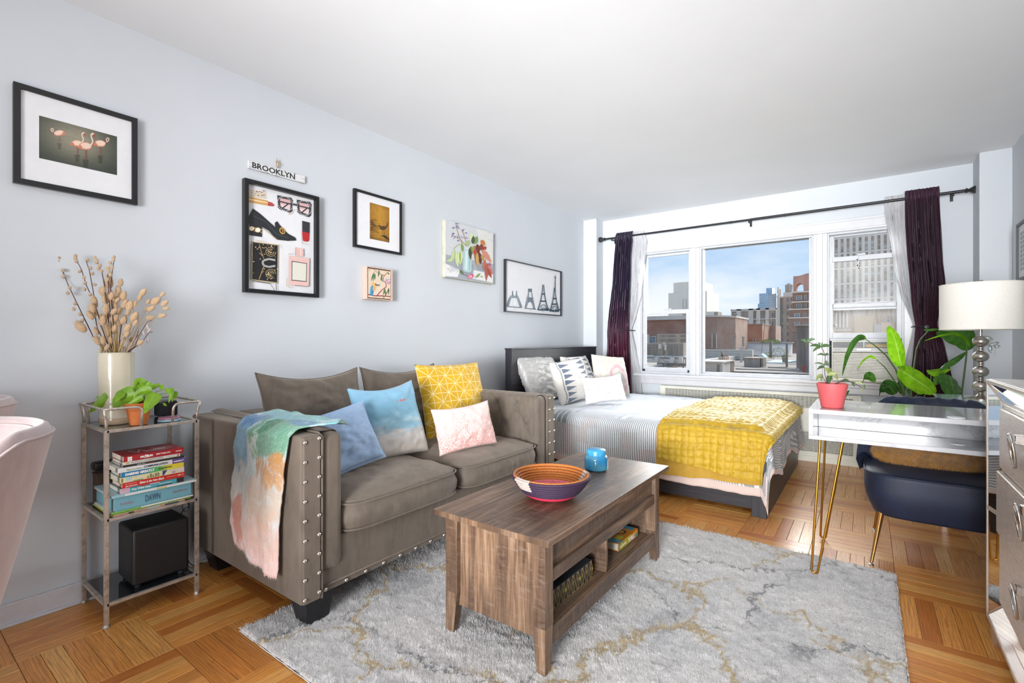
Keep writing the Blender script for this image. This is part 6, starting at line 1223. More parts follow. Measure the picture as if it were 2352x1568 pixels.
# books ------------------------------------------------------------
def book(label, y0, y1, z0, z1, c, x0=.165, x1=.334, pages=True, cov=.0012, name='book', cat='book', yaw=0., spinecol=None):
    t = thing(name, label, cat, ((x0+x1)/2, (y0+y1)/2, z0)); cm = flat(c, .38, name='cover_'+c.strip('#'), vary=.05)
    MB().box(x0, x1, y0, y1, z0, z0+cov).box(x0, x1, y0, y1, z1-cov, z1).box(x1-cov, x1, y0, y1, z0+cov, z1-cov).obj('cover', cm, t, bevel=.0004)
    MB().box(x0+.003, x1-cov, y0+.0025, y1-.0025, z0+cov, z1-cov).obj('pages', flat('#cfc9bc', .9, name='page_edges', vary=.06, scale=300), t); t['spine'] = x1; return t
def spine(t, y0, y1, z0, z1, x1=.334): return Art(x1+.0002, y0, y1, z0, z1)
def stx(s, t, y, z, h, w, c='#f0efeb', x1=.334, b=.0003, sh=0.): text(s, h*1.38, flat(c, .5), t, (x1+.0013, y, z), (0, 1, 0), (0, 0, 1), width=w, bold=b, shear=sh, ext=.0001)
Z = .4255
t = book('pink and grey magazine at the bottom of the book stack', .612, .862, Z, Z+.006, '#b98a84', .12, .338); A = spine(t, .612, .862, Z, Z+.006, .338); A.rect(.2, 0, .27, 1, '#2b2b2b').rect(.45, 0, .62, 1, '#aab3c0').rect(.7, 0, .9, 1, '#3f4a5a'); A.done('spine_print', t)
t = book('dark teal and lime magazine second from the bottom of the stack', .603, .885, Z+.0062, Z+.0115, '#a8bf2a', .11, .340); A = spine(t, .603, .885, Z+.0062, Z+.0115, .340); A.rect(0, 0, 1, .55, '#24494f'); A.done('spine_print', t); stx('SPECIALTY COFFEE & HONEST LIVING GUIDE TO MINDFUL', t, .615, Z+.009, .0016, .24, x1=.340, b=0)
t = book('white and green booklet directly under the blue puzzle box', .606, .893, Z+.0117, Z+.0175, '#d9dcd9', .115, .337); A = spine(t, .606, .893, Z+.0117, Z+.0175, .337); A.rect(0, 0, .34, 1, '#6fae3a'); A.done('spine_print', t)
z = Z+.0178
t = thing('puzzle_box', 'light blue cardboard puzzle box lettered DAWN in the middle of the stack', 'box', (.24, .75, z)); Mpz = flat('#6fa6b5', .55, name='puzzle_blue', vary=.04)
MB().box(.118, .336, .618, .882, z, z+.056).obj('box_body', Mpz, t, bevel=.0015); MB().box(.114, .338, .614, .886, z+.004, z+.0565).obj('box_lid', Mpz, t, bevel=.0015)
stx('DAWN', t, .718, z+.016, .027, .052, '#3f6480', .338, .0006); stx('PUZZLE', t, .635, z+.022, .0095, .042, '#a86f78', .338, 0.); stx('500 PIECES', t, .815, z+.026, .0085, .054, '#a86f78', .338, 0.)
z += .0568
t = book('large thin pale blue hardback resting on the puzzle box', .606, .905, z, z+.009, '#a9c6cf', .11, .345); A = spine(t, .606, .905, z, z+.009, .345); A.rect(0, 0, 1, 1, '#d5dbdb').rect(0, 0, .14, 1, '#93bccb').rect(.5, .3, .62, .9, '#c9ba6a'); A.done('spine_print', t); z += .0092
def nb(label, y0, y1, th, c, x0=.175, x1=.334):
    global z
    t = book(label, y0, y1, z, z+th, c, x0, x1); zz = z; z += th+.0003; return t, zz
t, q = nb('pale pink and teal paperback titled The Wild One', .636, .858, .0195, '#3f8f9c', .19); A = spine(t, .636, .858, q, q+.0195); A.rect(0, 0, 1, 1, '#3f8f9c').rect(0, 0, .14, 1, '#c9a9b5').rect(.14, .25, .88, .8, '#4fa3ad').rect(.3, 0, .42, .25, '#b04048').rect(.45, .0, .6, .22, '#c9a9b5').rect(.55, .8, .8, 1, '#2c2f36').rect(.88, 0, 1, 1, '#33292c').line([(.02, .3), (.12, .4)], .03, '#a85a6a'); A.done('spine_print', t); stx('The Wild One', t, .672, q+.006, .0075, .066); stx('Gemma Burgess', t, .768, q+.008, .005, .045, b=0)
t, q = nb('bright red paperback titled Bitter is the New Black', .643, .862, .0215, '#c22f24', .20); stx('Bitter is the New Black', t, .700, q+.007, .009, .085, sh=.3); stx('Jen Lancaster', t, .652, q+.004, .006, .042, sh=.3, b=.0001); stx('New York Times Bestselling Author', t, .652, q+.014, .0026, .038, b=0); stx('Condescending, Egomaniacal', t, .795, q+.0115, .0024, .040, b=0, sh=.3); A = spine(t, .643, .862, q, q+.0215); A.rect(.885, .35, .93, .55, '#e9e2da').ell(.965, .45, .02, .3, '#d4655c', 10); A.done('spine_print', t)
t, q = nb('cream map-patterned paperback titled It\'s Kind of a Funny Story', .636, .860, .0215, '#d8d2a0', .20); A = spine(t, .636, .860, q, q+.0215); A.rect(.085, .1, .17, .7, '#a9c9cf').rect(.19, .1, .25, .4, '#cfc0c0').poly([(.24, .55), (.34, .25), (.33, .5), (.28, .75)], '#d9cfc9').rect(.19, .8, .34, .95, '#5f9a5f').rect(.09, .8, .16, .98, '#d2c6c9').poly([(.64, .05), (.72, .05), (.66, .95), (.64, .95)], '#2f3f85').poly([(.74, .1), (.84, .1), (.84, .45), (.75, .45)], '#d6cbc6').rect(.80, .5, .85, .85, '#b98aa8').rect(.7, .7, .78, .95, '#d0ddc8').rect(.89, 0, 1, 1, '#d9c8c4'); A.done('spine_print', t)
text("VIZZINI", .0075, flat('#2b2a25'), t, (.3353, .6445, q+.003), (0, 0, 1), (0, -1, 0), width=.015)
for i, s in enumerate(("IT'S", "KIND", "OF A", "FUNNY", "STORY")): text(s, .0085, flat('#2b2a25'), t, (.3353, .732+i*.0088, q+.003), (0, 0, 1), (0, -1, 0), width=(.008, .015, .010, .015, .015)[i])
t, q = nb('blue to yellow paperback titled Daring Greatly', .640, .858, .0205, '#3f93bd', .195); A = spine(t, .640, .858, q, q+.0205); A.field(0, 0, 1, 1, 40, 1, lambda u, v: cmix(cmix('#2178a8', '#4fae5c', sstep(u, .32, .55)), '#dccb3c', sstep(u, .55, .8))); A.done('spine_print', t); stx('DARING GREATLY', t, .652, q+.006, .0095, .100, b=.0008); stx('BRENE BROWN', t, .765, q+.0085, .005, .048, '#3c4a2c'); stx('PH.D., L.M.S.W.', t, .765, q+.004, .0026, .022, '#3c4a2c', b=0)
t, q = nb('white and purple paperback titled Nonviolent Communication', .628, .868, .0185, '#d9dad8', .160, .335); A = spine(t, .628, .868, q, q+.0185, .335); A.rect(.78, 0, 1, 1, '#65408a').ell(.95, .45, .018, .28, '#4aa3c9', 12); A.done('spine_print', t); stx('COMMUNICATION', t, .713, q+.0055, .008, .085, '#3a3a5c', .335); stx('Nonviolent', t, .655, q+.0045, .0075, .052, '#6f9a6a', .335, 0., .3); stx('ROSENBERG', t, .819, q+.006, .0055, .033, x1=.335)
t, q = nb('thin black paperback below the two top books', .645, .861, .009, '#34302f', .185); stx('hide this', t, .692, q+.003, .004, .028, b=0); stx('french book', t, .724, q+.003, .004, .028, '#a8403a', b=0)
t, q = nb('thin white paperback second from the top of the stack', .646, .845, .0115, '#d5d3cd', .190); stx('MOMENTS OF MINDFULNESS', t, .672, q+.004, .0055, .110, '#7d7f80', b=0); stx('Thich Nhat Hanh', t, .790, q+.004, .0035, .032, '#7d7f80', b=0); A = spine(t, .646, .845, q, q+.0115); A.ell(.06, .5, .025, .3, '#d9a23c', 8).ell(.085, .45, .012, .2, '#6f9a4a', 7).rect(.94, .2, .975, .8, '#c9703a'); A.done('spine_print', t)
t, q = nb('dark red guidebook on top of the stack with 2023 on its spine', .647, .858, .0225, '#a3222a', .180); stx('MICHELIN', t, .702, q+.008, .0072, .043, b=.0006); stx('THE', t, .718, q+.0155, .0022, .008); stx('GUIDE', t, .714, q+.004, .0022, .018, b=0); stx('NEW YORK CITY', t, .757, q+.010, .0052, .052); stx('MICHELIN', t, .828, q+.0105, .0032, .022); stx('20', t, .659, q+.0115, .0075, .016, b=.0008); stx('23', t, .659, q+.0025, .0075, .016, b=.0008)
A = Art(0, 0, 1, 0, 1); A.P = lambda x, y: (lerp(.182, .332, y), lerp(.649, .856, x), q+.0226+.00006*A.k)
A.poly([(.05, .2), (.3, .35), (.45, .2), (.3, .05)], '#8a5a5c').poly([(.35, .8), (.6, .3), (.9, .25), (.95, .6), (.7, .9)], '#b06a6c').poly([(.5, .7), (.65, .45), (.8, .5), (.75, .7)], '#c9b4b4').line([(.2, .3), (.3, .7), (.38, .3), (.45, .75)], .03, '#d8cccc').line([(.6, .25), (.68, .7)], .02, '#d8cccc'); A.m.obj('cover_print', vcol('print_4', .4), t)
# wooden box + handset behind the books, subwoofer, cables
wb = thing('wooden_box', 'dark wooden box on the middle shelf behind the books', 'box', (.075, .66, .424)); M_dw = flat('#4b3b30', .6, name='dark_walnut', vary=.25, scale=25)
wood_box('box_body', wb, .045, .11, .618, .70, .4245, .548, 'y', m=M_dw); wood_box('lid', wb, .043, .112, .616, .702, .548, .556, 'y', m=M_dw)
hs_ = thing('handset', 'black rounded device resting on the dark wooden box', 'device', (.08, .68, .557)); MB().box(.050, .105, .606, .76, .566, .604).obj('device_body', flat('#141416', .35, name='black_plastic'), hs_, bevel=.014, seg=4, smooth=.9); MB().box(.065, .09, .65, .70, .5565, .568).obj('device_foot', M_gap, hs_)
sw = thing('subwoofer', 'matte black cube subwoofer on the bottom shelf of the metal stand', 'speaker', (.21, .79, .094))
g_ = G('subwoofer_black'); g_.set(color=g_.ramp(g_.noise(g_.coord(), 500, 2), [(.3, '#0f0f10'), (.7, '#1e1e20')]), rough=.5); MB().box(.115, .300, .686, .892, .108, .338).obj('cabinet', g_.m, sw, bevel=.011, seg=4, smooth=.9)
MB().tube([(.122, .693, .3335), (.293, .693, .3335), (.293, .885, .3335), (.122, .885, .3335)], .0012, 6).obj('seam', M_gap, sw)
for x in (.14, .275):
    for y in (.71, .868): MB().lathe([(.012, 0), (.012, .015)], (x, y, .0945), 14).obj('rubber_foot', M_gap, sw)
cb = thing('cable', 'black power cable looping behind the subwoofer down to the floor', 'cable', (.06, .9, .3)); MB().tube(bend([(.30, .885, .42), (.28, .90, .37), (.22, .91, .36), (.10, .93, .30), (.04, .96, .12), (.05, .99, .006), (.03, 1.05, .004)], .04), .0022, 6).obj('wire', M_gap, cb, smooth=4)
MB().tube([(.31+.0*cos(t), .875+.014*cos(t), .392+.022*sin(t)) for t in [2*pi*k/20 for k in range(42)]], .0016, 5).obj('coil', M_gap, cb, smooth=4)

# ================================================================== pink stools
M_pinkv = velvet('blush_velvet', '#aa9796', .80, .62, .5, 3.)
def stool(lab, sx, sy, rot):
    t = thing('bar_stool', lab, 'stool', (0, 0, 0), 'blush velvet stools at the left edge')
    def sh(u, v):
        th = lerp(-pi*.86, pi*.86, u); c_, s_ = cos(th), sin(th); fr = max(0, (abs(th)-1.9)/(pi*.86-1.9)); zt = .925-.16*fr**1.5; rib = .006*abs(sin(th*6.5))
        if v < .5: q = v/.5; z = lerp(.50, zt-.022, q); r = .168+(.262-.168)*((z-.50)/.40)**.92
        elif v < .62: q = (v-.5)/.12; z = zt-.022+.026*sin(pi*q); r = .262-.040*q+.004*sin(pi*q)
        else: q = (v-.62)/.38; z = lerp(zt-.022, .60, q); r = .222-.050*q-rib
        return (c_*r, s_*r, z)
    m = MB(); m.grid(sh, 90, 30); m.obj('shell', M_pinkv, t, smooth=4, recalc=True)
    for rr, dz in ((.262, -.018), (.226, -.014)):
        pts = []
        for k in range(61): th = lerp(-pi*.86, pi*.86, k/60); fr = max(0, (abs(th)-1.9)/(pi*.86-1.9)); pts.append((cos(th)*rr, sin(th)*rr, .925-.16*fr**1.5+dz))
        MB().tube(pts, .0035, 6, cap=False).obj('piping', M_pinkv, t, smooth=4)
    MB().lathe([(.0001, .47), (.10, .472), (.150, .485), (.168, .505), (.172, .60), (.165, .635), (.10, .652), (.0001, .655)], n=48).obj('seat', M_pinkv, t, smooth=4)
    for a in (.8, 2.35, 3.93, 5.5): MB().tube([(cos(a)*.10, sin(a)*.10, .475), (cos(a)*.21, sin(a)*.21, .0)], [.013, .008], 10).obj('leg', M_brass, t, smooth=.8)
    MB().tube([(cos(a)*.165, sin(a)*.165, .20) for a in [2*pi*k/32 for k in range(33)]], .007, 8, cap=False).obj('foot_ring', M_brass, t, smooth=4)
    t.location = (sx, sy, 0); t.rotation_euler = (0, 0, rot); return t
t = stool('blush velvet bucket stool nearest the camera at the left edge', 1.107, .032, radians(155)); dup(t, (.305, .085, 0), (0, 0, radians(60)), 'blush velvet bucket stool behind the nearer one, by the left wall')

# ================================================================== plants by the window
# peperomia in the coral pot on the desk
UQ = 2.373/1114/5.88; OQ = Vector((2.592, 2.84, DT+.118))
def dq(x, y, d=0.): return OQ+rgt*((x-428)*UQ)+Vector((0, 0, (905-y)*UQ))+fwd*d
pe = thing('potted_plant', 'small striped-leaf plant in a coral pink pot on the desk corner', 'potted plant', (2.592, 2.84, DT))
MB().lathe([(.0001, .001), (.044, .001), (.047, .004), (.066, .116), (.0665, .119), (.063, .119), (.060, .104), (.0001, .102)], (2.592, 2.84, DT), 48).obj('pot', flat('#c4575a', .5, name='coral_glaze', vary=.03), pe, smooth=.7)
MB().lathe([(.0001, .106), (.060, .104)], (2.592, 2.84, DT), 24).obj('soil', flat('#2e2018', .95, name='soil', bump=.5), pe)
M_pep = leafm('striped_leaf', '#34502f', '#4f6b42', '#a9b79a', .15, .3, 9); M_pep2 = leafm('striped_leaf_pale', '#7c8a50', '#98a564', '#b7bf8c', .3, .35, 9); M_ps = flat('#4a2f30', .6, name='dark_stem')
for pts in ([(335, 915), (300, 800), (285, 680), (300, 600), (300, 530), (270, 450), (238, 408)], [(335, 915), (270, 820), (248, 775)], [(238, 408), (150, 385), (90, 350), (40, 345)], [(430, 915), (560, 860), (650, 880), (800, 960)], [(420, 915), (480, 880), (520, 860)]): MB().tube([dq(x, y, -.02) for x, y in pts], .0016, 6).obj('stem', M_ps, pe, smooth=4)
for i, (x0, y0, x1, y1, w, k) in enumerate([(238, 408, 75, 400, 42, 0), (240, 408, 405, 405, 46, 0), (236, 405, 225, 350, 24, 0), (240, 405, 262, 350, 24, 0), (235, 420, 180, 478, 44, 0), (298, 525, 195, 522, 30, 0), (302, 525, 390, 520, 34, 0), (295, 655, 175, 635, 24, 0), (298, 655, 360, 668, 32, 0), (320, 650, 345, 610, 50, 0), (290, 680, 165, 715, 44, 0), (290, 690, 330, 770, 50, 1), (340, 745, 450, 715, 52, 1), (252, 790, 175, 862, 56, 1), (262, 800, 280, 880, 50, 1), (330, 790, 420, 770, 60, 1), (372, 780, 375, 915, 96, 0), (430, 790, 470, 850, 60, 1), (520, 880, 640, 860, 40, 0), (650, 890, 690, 945, 46, 0), (700, 890, 790, 915, 26, 1), (810, 925, 835, 975, 36, 0), (800, 960, 775, 1030, 34, 1), (60, 345, 150, 310, 34, 0), (50, 350, 5, 320, 40, 0), (60, 360, 35, 410, 22, 0), (70, 340, 90, 305, 26, 0), (480, 900, 545, 880, 24, 1)]):
    d = random.uniform(-.04, .02); a = dq(x0, y0, -.02); b = dq(x1, y1, d); md = (a+b)/2+Vector((0, 0, .006)); sd = (b-a).cross(fwd); leaf(pe, [a, md, b], w*UQ, (M_pep, M_pep2)[k], sd+fwd*.25*sd.length, None, .2, 6, 12)
# bird of paradise in a floor pot
UB = 3.45/1114/5.88; BXc, BYc = 2.955, 4.44; OBP = Vector((BXc, BYc, 1.12))
def gq(x, y, d=0.):   # reference: zoomed x 1411 = column over the pot, y 306 = eye height
    return OBP+rgt*((x-1172)*UB)+Vector((0, 0, (306-y)*UB))+fwd*d
bp = thing('potted_bird_of_paradise', 'large bird of paradise plant with broad glossy leaves behind the navy chair', 'potted plant', (BXc, BYc, 0))
MB().lathe([(.0001, 0), (.115, 0), (.125, .01), (.155, .28), (.16, .30), (.15, .30), (.145, .27), (.0001, .265)], (BXc, BYc, 0), 40).obj('pot', flat('#b9b6ae', .5, name='pale_planter'), bp, smooth=.7); MB().lathe([(.0001, .272), (.146, .270)], (BXc, BYc, 0), 24).obj('soil', flat('#2e2018', .95, name='soil', bump=.5), bp)
M_bop = leafm('paradise_leaf', '#35601f', '#4f8230', '#86ad55', .35, .22); M_bopl = leafm('paradise_leaf_bright', '#6fae16', '#97cf26', '#c6e67a', .68, .3); M_bopd = leafm('paradise_leaf_dark', '#24441a', '#35602a', '#6d9a4a', .2, .25); M_pet = flat('#3f5a2c', .4, name='petiole')  # bright copy has the backlit green put into its leaf colour
base = Vector((BXc, BYc, .27))
def pet(pts, r=.0065, d=0.): P_ = [gq(x, y, d*(1-i/max(1, len(pts)-1))) for i, (x, y) in enumerate(pts)]; P_.append(base); MB().tube(P_, [r*.6+(r*.6)*i/len(P_) for i in range(len(P_))], 8).obj('petiole', M_pet, bp, smooth=4)
ob = lambda t: sin(pi*min(1, t*.97+.015)**.85)**.55
pl = lambda t: sin(pi*min(1, t*.98+.01)**.9)**.75
pet([(1990, 440), (1980, 560), (1950, 800), (1915, 1040), (1500, 1500)], .007); pet([(1530, 165), (1400, 290), (1330, 430), (1280, 700), (1240, 1040)], .0055, .03); pet([(560, 290), (720, 390), (870, 510), (1010, 690), (1130, 980)], .0055, -.05); pet([(745, 565), (850, 650), (960, 790), (1060, 930), (1140, 1040)], .005, -.02)
pet([(640, 862), (800, 890), (950, 940), (1130, 1005)], .0045, -.08); pet([(1070, 650), (1100, 800), (1150, 1000)], .0055); pet([(1350, 1010), (1300, 1060)], .006); pet([(1660, 1030), (1500, 1150)], .006); pet([(1650, 690), (1510, 760), (1500, 900), (1400, 1100)], .005); pet([(1210, 940), (1220, 1040)], .004); pet([(1250, 960), (1250, 1050)], .004)
def L_(pts, w, m_, prof=ob, d0=0., d1=0., tilt=.3, cup=.2, flip=1, wav=.03):
    n = len(pts); P_ = [gq(x, y, lerp(d0, d1, i/(n-1))) for i, (x, y) in enumerate(pts)]; dv = P_[-1]-P_[0]; sd = dv.cross(fwd)*flip; leaf(bp, P_, w*UB, m_, sd+fwd*tilt*sd.length, prof, cup, 14, 34, wav=wav, seed=w)
L_([(1995, 440), (1960, 330), (1870, 240), (1740, 190), (1530, 165)], 330, M_bop, lambda t: sin(pi*min(1, t*.97+.015)**1.15)**.5, 0, -.05, .5, .25); L_([(1960, 400), (1880, 290), (1740, 235), (1560, 240), (1400, 275), (1255, 312)], 62, M_bopl, pl, -.04, -.10, 1.5, .5)
L_([(1640, 150), (1560, 160), (1500, 165), (1440, 160)], 40, M_bop, pl, 0, .02, .5)
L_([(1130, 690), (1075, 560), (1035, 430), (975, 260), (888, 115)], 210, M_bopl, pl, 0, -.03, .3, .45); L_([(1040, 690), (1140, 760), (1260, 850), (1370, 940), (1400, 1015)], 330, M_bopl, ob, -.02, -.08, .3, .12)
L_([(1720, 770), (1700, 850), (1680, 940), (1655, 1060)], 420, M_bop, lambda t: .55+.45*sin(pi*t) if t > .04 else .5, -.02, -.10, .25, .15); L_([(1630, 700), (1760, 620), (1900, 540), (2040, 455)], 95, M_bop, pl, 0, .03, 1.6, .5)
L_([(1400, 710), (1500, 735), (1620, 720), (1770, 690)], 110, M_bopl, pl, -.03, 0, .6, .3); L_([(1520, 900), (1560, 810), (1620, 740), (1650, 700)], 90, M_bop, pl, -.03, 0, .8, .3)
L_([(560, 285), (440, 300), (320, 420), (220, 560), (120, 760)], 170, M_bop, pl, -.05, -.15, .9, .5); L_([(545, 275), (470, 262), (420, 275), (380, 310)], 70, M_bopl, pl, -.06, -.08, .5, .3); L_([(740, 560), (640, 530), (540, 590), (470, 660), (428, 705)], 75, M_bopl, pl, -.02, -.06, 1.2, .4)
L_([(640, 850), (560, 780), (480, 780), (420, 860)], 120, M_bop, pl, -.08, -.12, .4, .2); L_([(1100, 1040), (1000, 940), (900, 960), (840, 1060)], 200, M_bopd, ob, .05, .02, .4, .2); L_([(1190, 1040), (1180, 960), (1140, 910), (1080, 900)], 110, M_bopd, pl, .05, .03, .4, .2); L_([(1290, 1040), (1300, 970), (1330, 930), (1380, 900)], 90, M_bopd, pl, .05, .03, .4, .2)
L_([(250, 960), (180, 1010), (120, 1060), (62, 1108)], 80, M_bop, pl, -.12, -.2, .6, .3)
# ================================================================== the city beyond the windows
def brickm(name, c1, c2, mortar, sc=1.):
    g_ = G(name); o = g_.coord(); x, y, z = g_.sep(o); n = g_.n.new('ShaderNodeTexBrick'); g_.put(n.inputs['Vector'], g_.com(g_.math('ADD', x, y), z, 0.)); n.inputs['Scale'].default_value = 4.*sc
    n.inputs['Color1'].default_value = hx(c1); n.inputs['Color2'].default_value = hx(c2); n.inputs['Mortar'].default_value = hx(mortar); n.inputs['Mortar Size'].default_value = .03
    c = g_.mix(g_.ramp(g_.noise(o, .9, 4), [(.4, 0.12), (.65, .55)]), n.outputs[0], mortar); g_.set(color=c, rough=.9, spec=.2); return g_.m
def plain(name, c, s=.5, v=.10, rough=.9):  # warm pale haze is mixed into every colour made here
    g_ = G(name); c1 = hx(c)[:3]; c1 = tuple(x*.68+y*.32 for x, y in zip(c1, (.80, .70, .58))); n = g_.noise(g_.map(g_.coord(), (1, 1, .35)), s, 4); g_.set(color=g_.ramp(n, [(.35, tuple(x*(1-v) for x in c1)), (.65, tuple(min(1, x*(1+v)) for x in c1))]), rough=rough, spec=.2); return g_.m
M_br1 = brickm('brick_red', '#a0674f', '#8b5643', '#b89a88'); M_br2 = brickm('brick_tan', '#a87f68', '#967060', '#bda898'); M_wt = plain('white_roofing', '#d2c8ba', .6, .06); M_bkdk = plain('dark_bulkhead', '#4f3d3a', 1.4, .3); M_pane = flat('#7f8b96', .2, name='far_pane', vary=.3, scale=2)
M_conc = plain('pale_concrete', '#c6bdb3'); M_metal = plain('duct_metal', '#8b7e70', 2, .2); M_dkr = plain('vent_dark', '#5c5048', 2, .2); M_cream = plain('cream_stone', '#e2d9cb', .05, .05)
def bld(name, label, cat='building', at_=(0, 0, 0), group=None): return thing(name, label, cat, at_, group)
# roof deck below the windows
g_ = G('tar_roof'); o = g_.coord(); n = g_.noise(g_.map(o, (.5, 2.4, 1)), .55, 6, .65, .8); g_.set(color=g_.ramp(n, [(.38, '#3a2c24'), (.47, '#5a4a3f'), (.54, '#8f8276'), (.7, '#a89c90')]), rough=.9)
rd = bld('rooftop', 'weathered black and white neighbouring roof spreading below the middle window', 'roof', (-4, 36, -.35))
MB().box(-18.5, 9.5, 15, 64, -2.2, -.35).obj('roof_deck', g_.m, rd); 
for i in range(5): MB().box(-6+i*1.1, 4, 19+i*2.6, 19.25+i*2.6, -.35, -.30).obj('roof_seam', M_dkr, rd)
bx('parapet', M_wt, rd, -5.6, -5.3, 17, 44, -.35, -.05)
# brick buildings -----------------------------------------------------
def windows(par, Y, spec, m_pane=M_pane, m_fr=None, d=.12, sill=None):
    """window part with its pane: spec (x0,x1,z0,z1)"""
    m_fr = m_fr or M_conc
    for (a, b, c_, d_) in spec:
        e = min((b-a), (d_-c_))*.12; f = MB().box(a, a+e, Y-d, Y+.02, c_, d_).box(b-e, b, Y-d, Y+.02, c_, d_).box(a+e, b-e, Y-d, Y+.02, c_, c_+e).box(a+e, b-e, Y-d, Y+.02, d_-e, d_).box(a+e, b-e, Y-d*.8, Y+.02, (c_+d_)/2-e*.3, (c_+d_)/2+e*.3).obj('window', m_fr, par)
        MB().box(a+e, b-e, Y-d*.4, Y+.01, c_+e, d_-e).obj('pane', m_pane, f)
b = bld('brick_building', 'long low red brick building with stone parapet seen through the left window', at_=(-13, 47, 0))
MB().box(-18, -9.04, 45, 53, -.35, 3.05).obj('wall', M_br1, b); MB().box(-18.1, -9.04, 44.8, 53, 3.05, 3.42).obj('parapet', M_conc, b); windows(b, 45, [(-14.8, -14.2, .8, 1.55), (-13.95, -13.3, .8, 1.55)]); MB().box(-14.2, -13.95, 44.7, 45, .4, 1.7).obj('drain_pipe', M_cream, b)
b = bld('brick_building', 'tan brick building with narrow windows at the left of the middle window', at_=(-8, 47, 0))
m = MB(); m.prism([(-8.96, 45), (-7.9, 45), (-6.9, 47.5), (-6.9, 53), (-8.96, 53)], -.35, 3.2, lambda x, y, h: (x, y, h)); m.obj('wall', M_br2, b); m = MB(); m.prism([(-9.02, 44.9), (-7.86, 44.9), (-6.8, 47.4), (-6.8, 53.1), (-9.02, 53.1)], 3.2, 3.36, lambda x, y, h: (x, y, h)); m.obj('coping', M_conc, b)
windows(b, 45, [(-8.35, -8.23, .45, 1.75), (-7.98, -7.90, .45, 1.75)], M_cream); MB().lathe([(.10, 0), (.10, .12), (.16, .12), (.16, .22), (.0001, .26)], (-7.0, 48, 3.36), 14).obj('roof_vent', M_dkr, b)
b = bld('brick_building', 'lower red-brown brick wall with one sash window in the centre of the view', at_=(-7, 57, 0)); MB().box(-8.9, -5.9, 55, 59.9, -.35, 2.75).obj('wall', M_br1, b); MB().box(-8.95, -5.85, 54.9, 59.9, 2.75, 2.86).obj('coping', M_dkr, b); windows(b, 55, [(-6.75, -6.48, .85, 1.30), (-7.5, -7.3, .85, 1.25)])
MB().box(-8.1, -7.6, 54.7, 55, 1.7, 2.6).obj('stained_box', M_dkr, b); b2 = b
b = bld('brick_building', 'small grey-brown brick block with a bent white pipe on its face', at_=(-5.9, 62, 0)); MB().box(-6.4, -5.35, 60, 64, -.35, 2.78).obj('wall', M_br2, b)
MB().tube([(-6.28, 59.85, 3.9), (-6.28, 59.85, 1.6), (-5.95, 59.8, 1.25)], .05, 8).obj('pipe', M_wt, b)
b = bld('roof_shed', 'small white and brown box on the roof of the tan brick building', 'building', (-9.6, 50.5, 3.4)); MB().box(-10.26, -9.35, 50, 51.5, 3.3, 3.98).obj('wall', M_wt, b); MB().box(-9.35, -8.98, 50, 51.5, 3.3, 3.95).obj('side_wall', M_dkr, b)
# apartment block -----------------------------------------------------
b = bld('apartment_building', 'low pale concrete apartment block with dark window bands behind the brick walls', at_=(-16, 112, 0)); M_win = plain('window_band', '#a3968a', .6, .25)
MB().box(-20.45, -11.9, 110.5, 124, -2, 7.6).obj('wall', M_win, b)
for x0_, x1_ in ((-20.45, -20.3), (-19.4, -18.5), (-15.6, -14.9), (-13.95, -13.3), (-17.1, -16.2), (-12.1, -11.9)): MB().box(x0_, x1_, 110, 110.6, -2, 7.7).obj('pier', M_conc, b)
for k in range(5): MB().box(-20.4, -11.95, 110.1, 110.6, .2+k*1.75, .42+k*1.75).obj('floor_band', M_conc, b)
MB().box(-20.5, -11.85, 110, 124, 7.45, 7.7).obj('roof_edge', M_conc, b)
for k in range(4): windows(b, 110.3, [(-12.9, -12.4, .6+k*1.75, 1.6+k*1.75), (-20.2, -19.6, .6+k*1.75, 1.6+k*1.75)], flat('#6f655e', .4, name='dark_pane'))
# glass tower -----------------------------------------------------
b = bld('glass_tower', 'distant blue-grey glass tower with a narrow top block', at_=(-27, 205, 0)); g_ = G('glass_tower_skin'); o = g_.coord(); g_.set(color=g_.ramp(g_.noise(o, .35, 3), [(.35, '#8ba3b8'), (.6, '#a9c0d2')]), rough=.3); M_gt = g_.m
MB().box(-29.6, -26.6, 200, 212, 0, 18.6).obj('glass_wall', M_gt, b); MB().box(-26.6, -23.9, 200, 212, 0, 18.3).obj('glass_wall', plain('glass_tower_dark', '#7d93a8', .3, .15, .3), b); MB().box(-27.6, -25.6, 202, 208, 18.3, 20.7).obj('crown', M_gt, b); MB().box(-30.4, -29.6, 202, 210, 0, 15).obj('wing', M_gt, b)
m = MB()
for k in range(14): m.box(-29.7, -23.8, 199.9, 200, 5+k*.95, 5.12+k*.95)
for k in range(9): m.box(-29.6+k*.7, -29.52+k*.7, 199.85, 200, 2, 18.5)
tag(m.obj('mullion_grid', plain('mullion', '#c9d2da'), b), kind='stuff')
# tan towers, water tank, arched brown tower -----------------------------------------------------
b = bld('apartment_tower', 'narrow tan tower with a corner pilaster beside the water tank', at_=(-9, 97, 0)); M_tan = plain('tan_brick', '#b39d88', .5, .12); M_tan2 = plain('tan_brick_dark', '#9d8a78', .5, .12)
MB().box(-9.77, -8.6, 95, 101, -2, 8.6).obj('wall', M_tan2, b); MB().box(-9.85, -9.35, 94.7, 95.2, -2, 9.0).obj('pilaster', M_cream, b); MB().box(-9.85, -8.55, 94.6, 101, 8.5, 8.75).obj('cornice', M_cream, b); MB().box(-9.8, -9.65, 95, 95.5, 8.75, 10.4).obj('chimney', M_tan, b); MB().box(-9.5, -9.3, 95, 95.5, 8.75, 10.0).obj('chimney', M_tan, b)
windows(b, 95, [(-9.15, -8.85, .9+k*1.15, 1.55+k*1.15) for k in range(6)]+[(-8.82, -8.66, .9+k*1.15, 1.55+k*1.15) for k in range(6)])
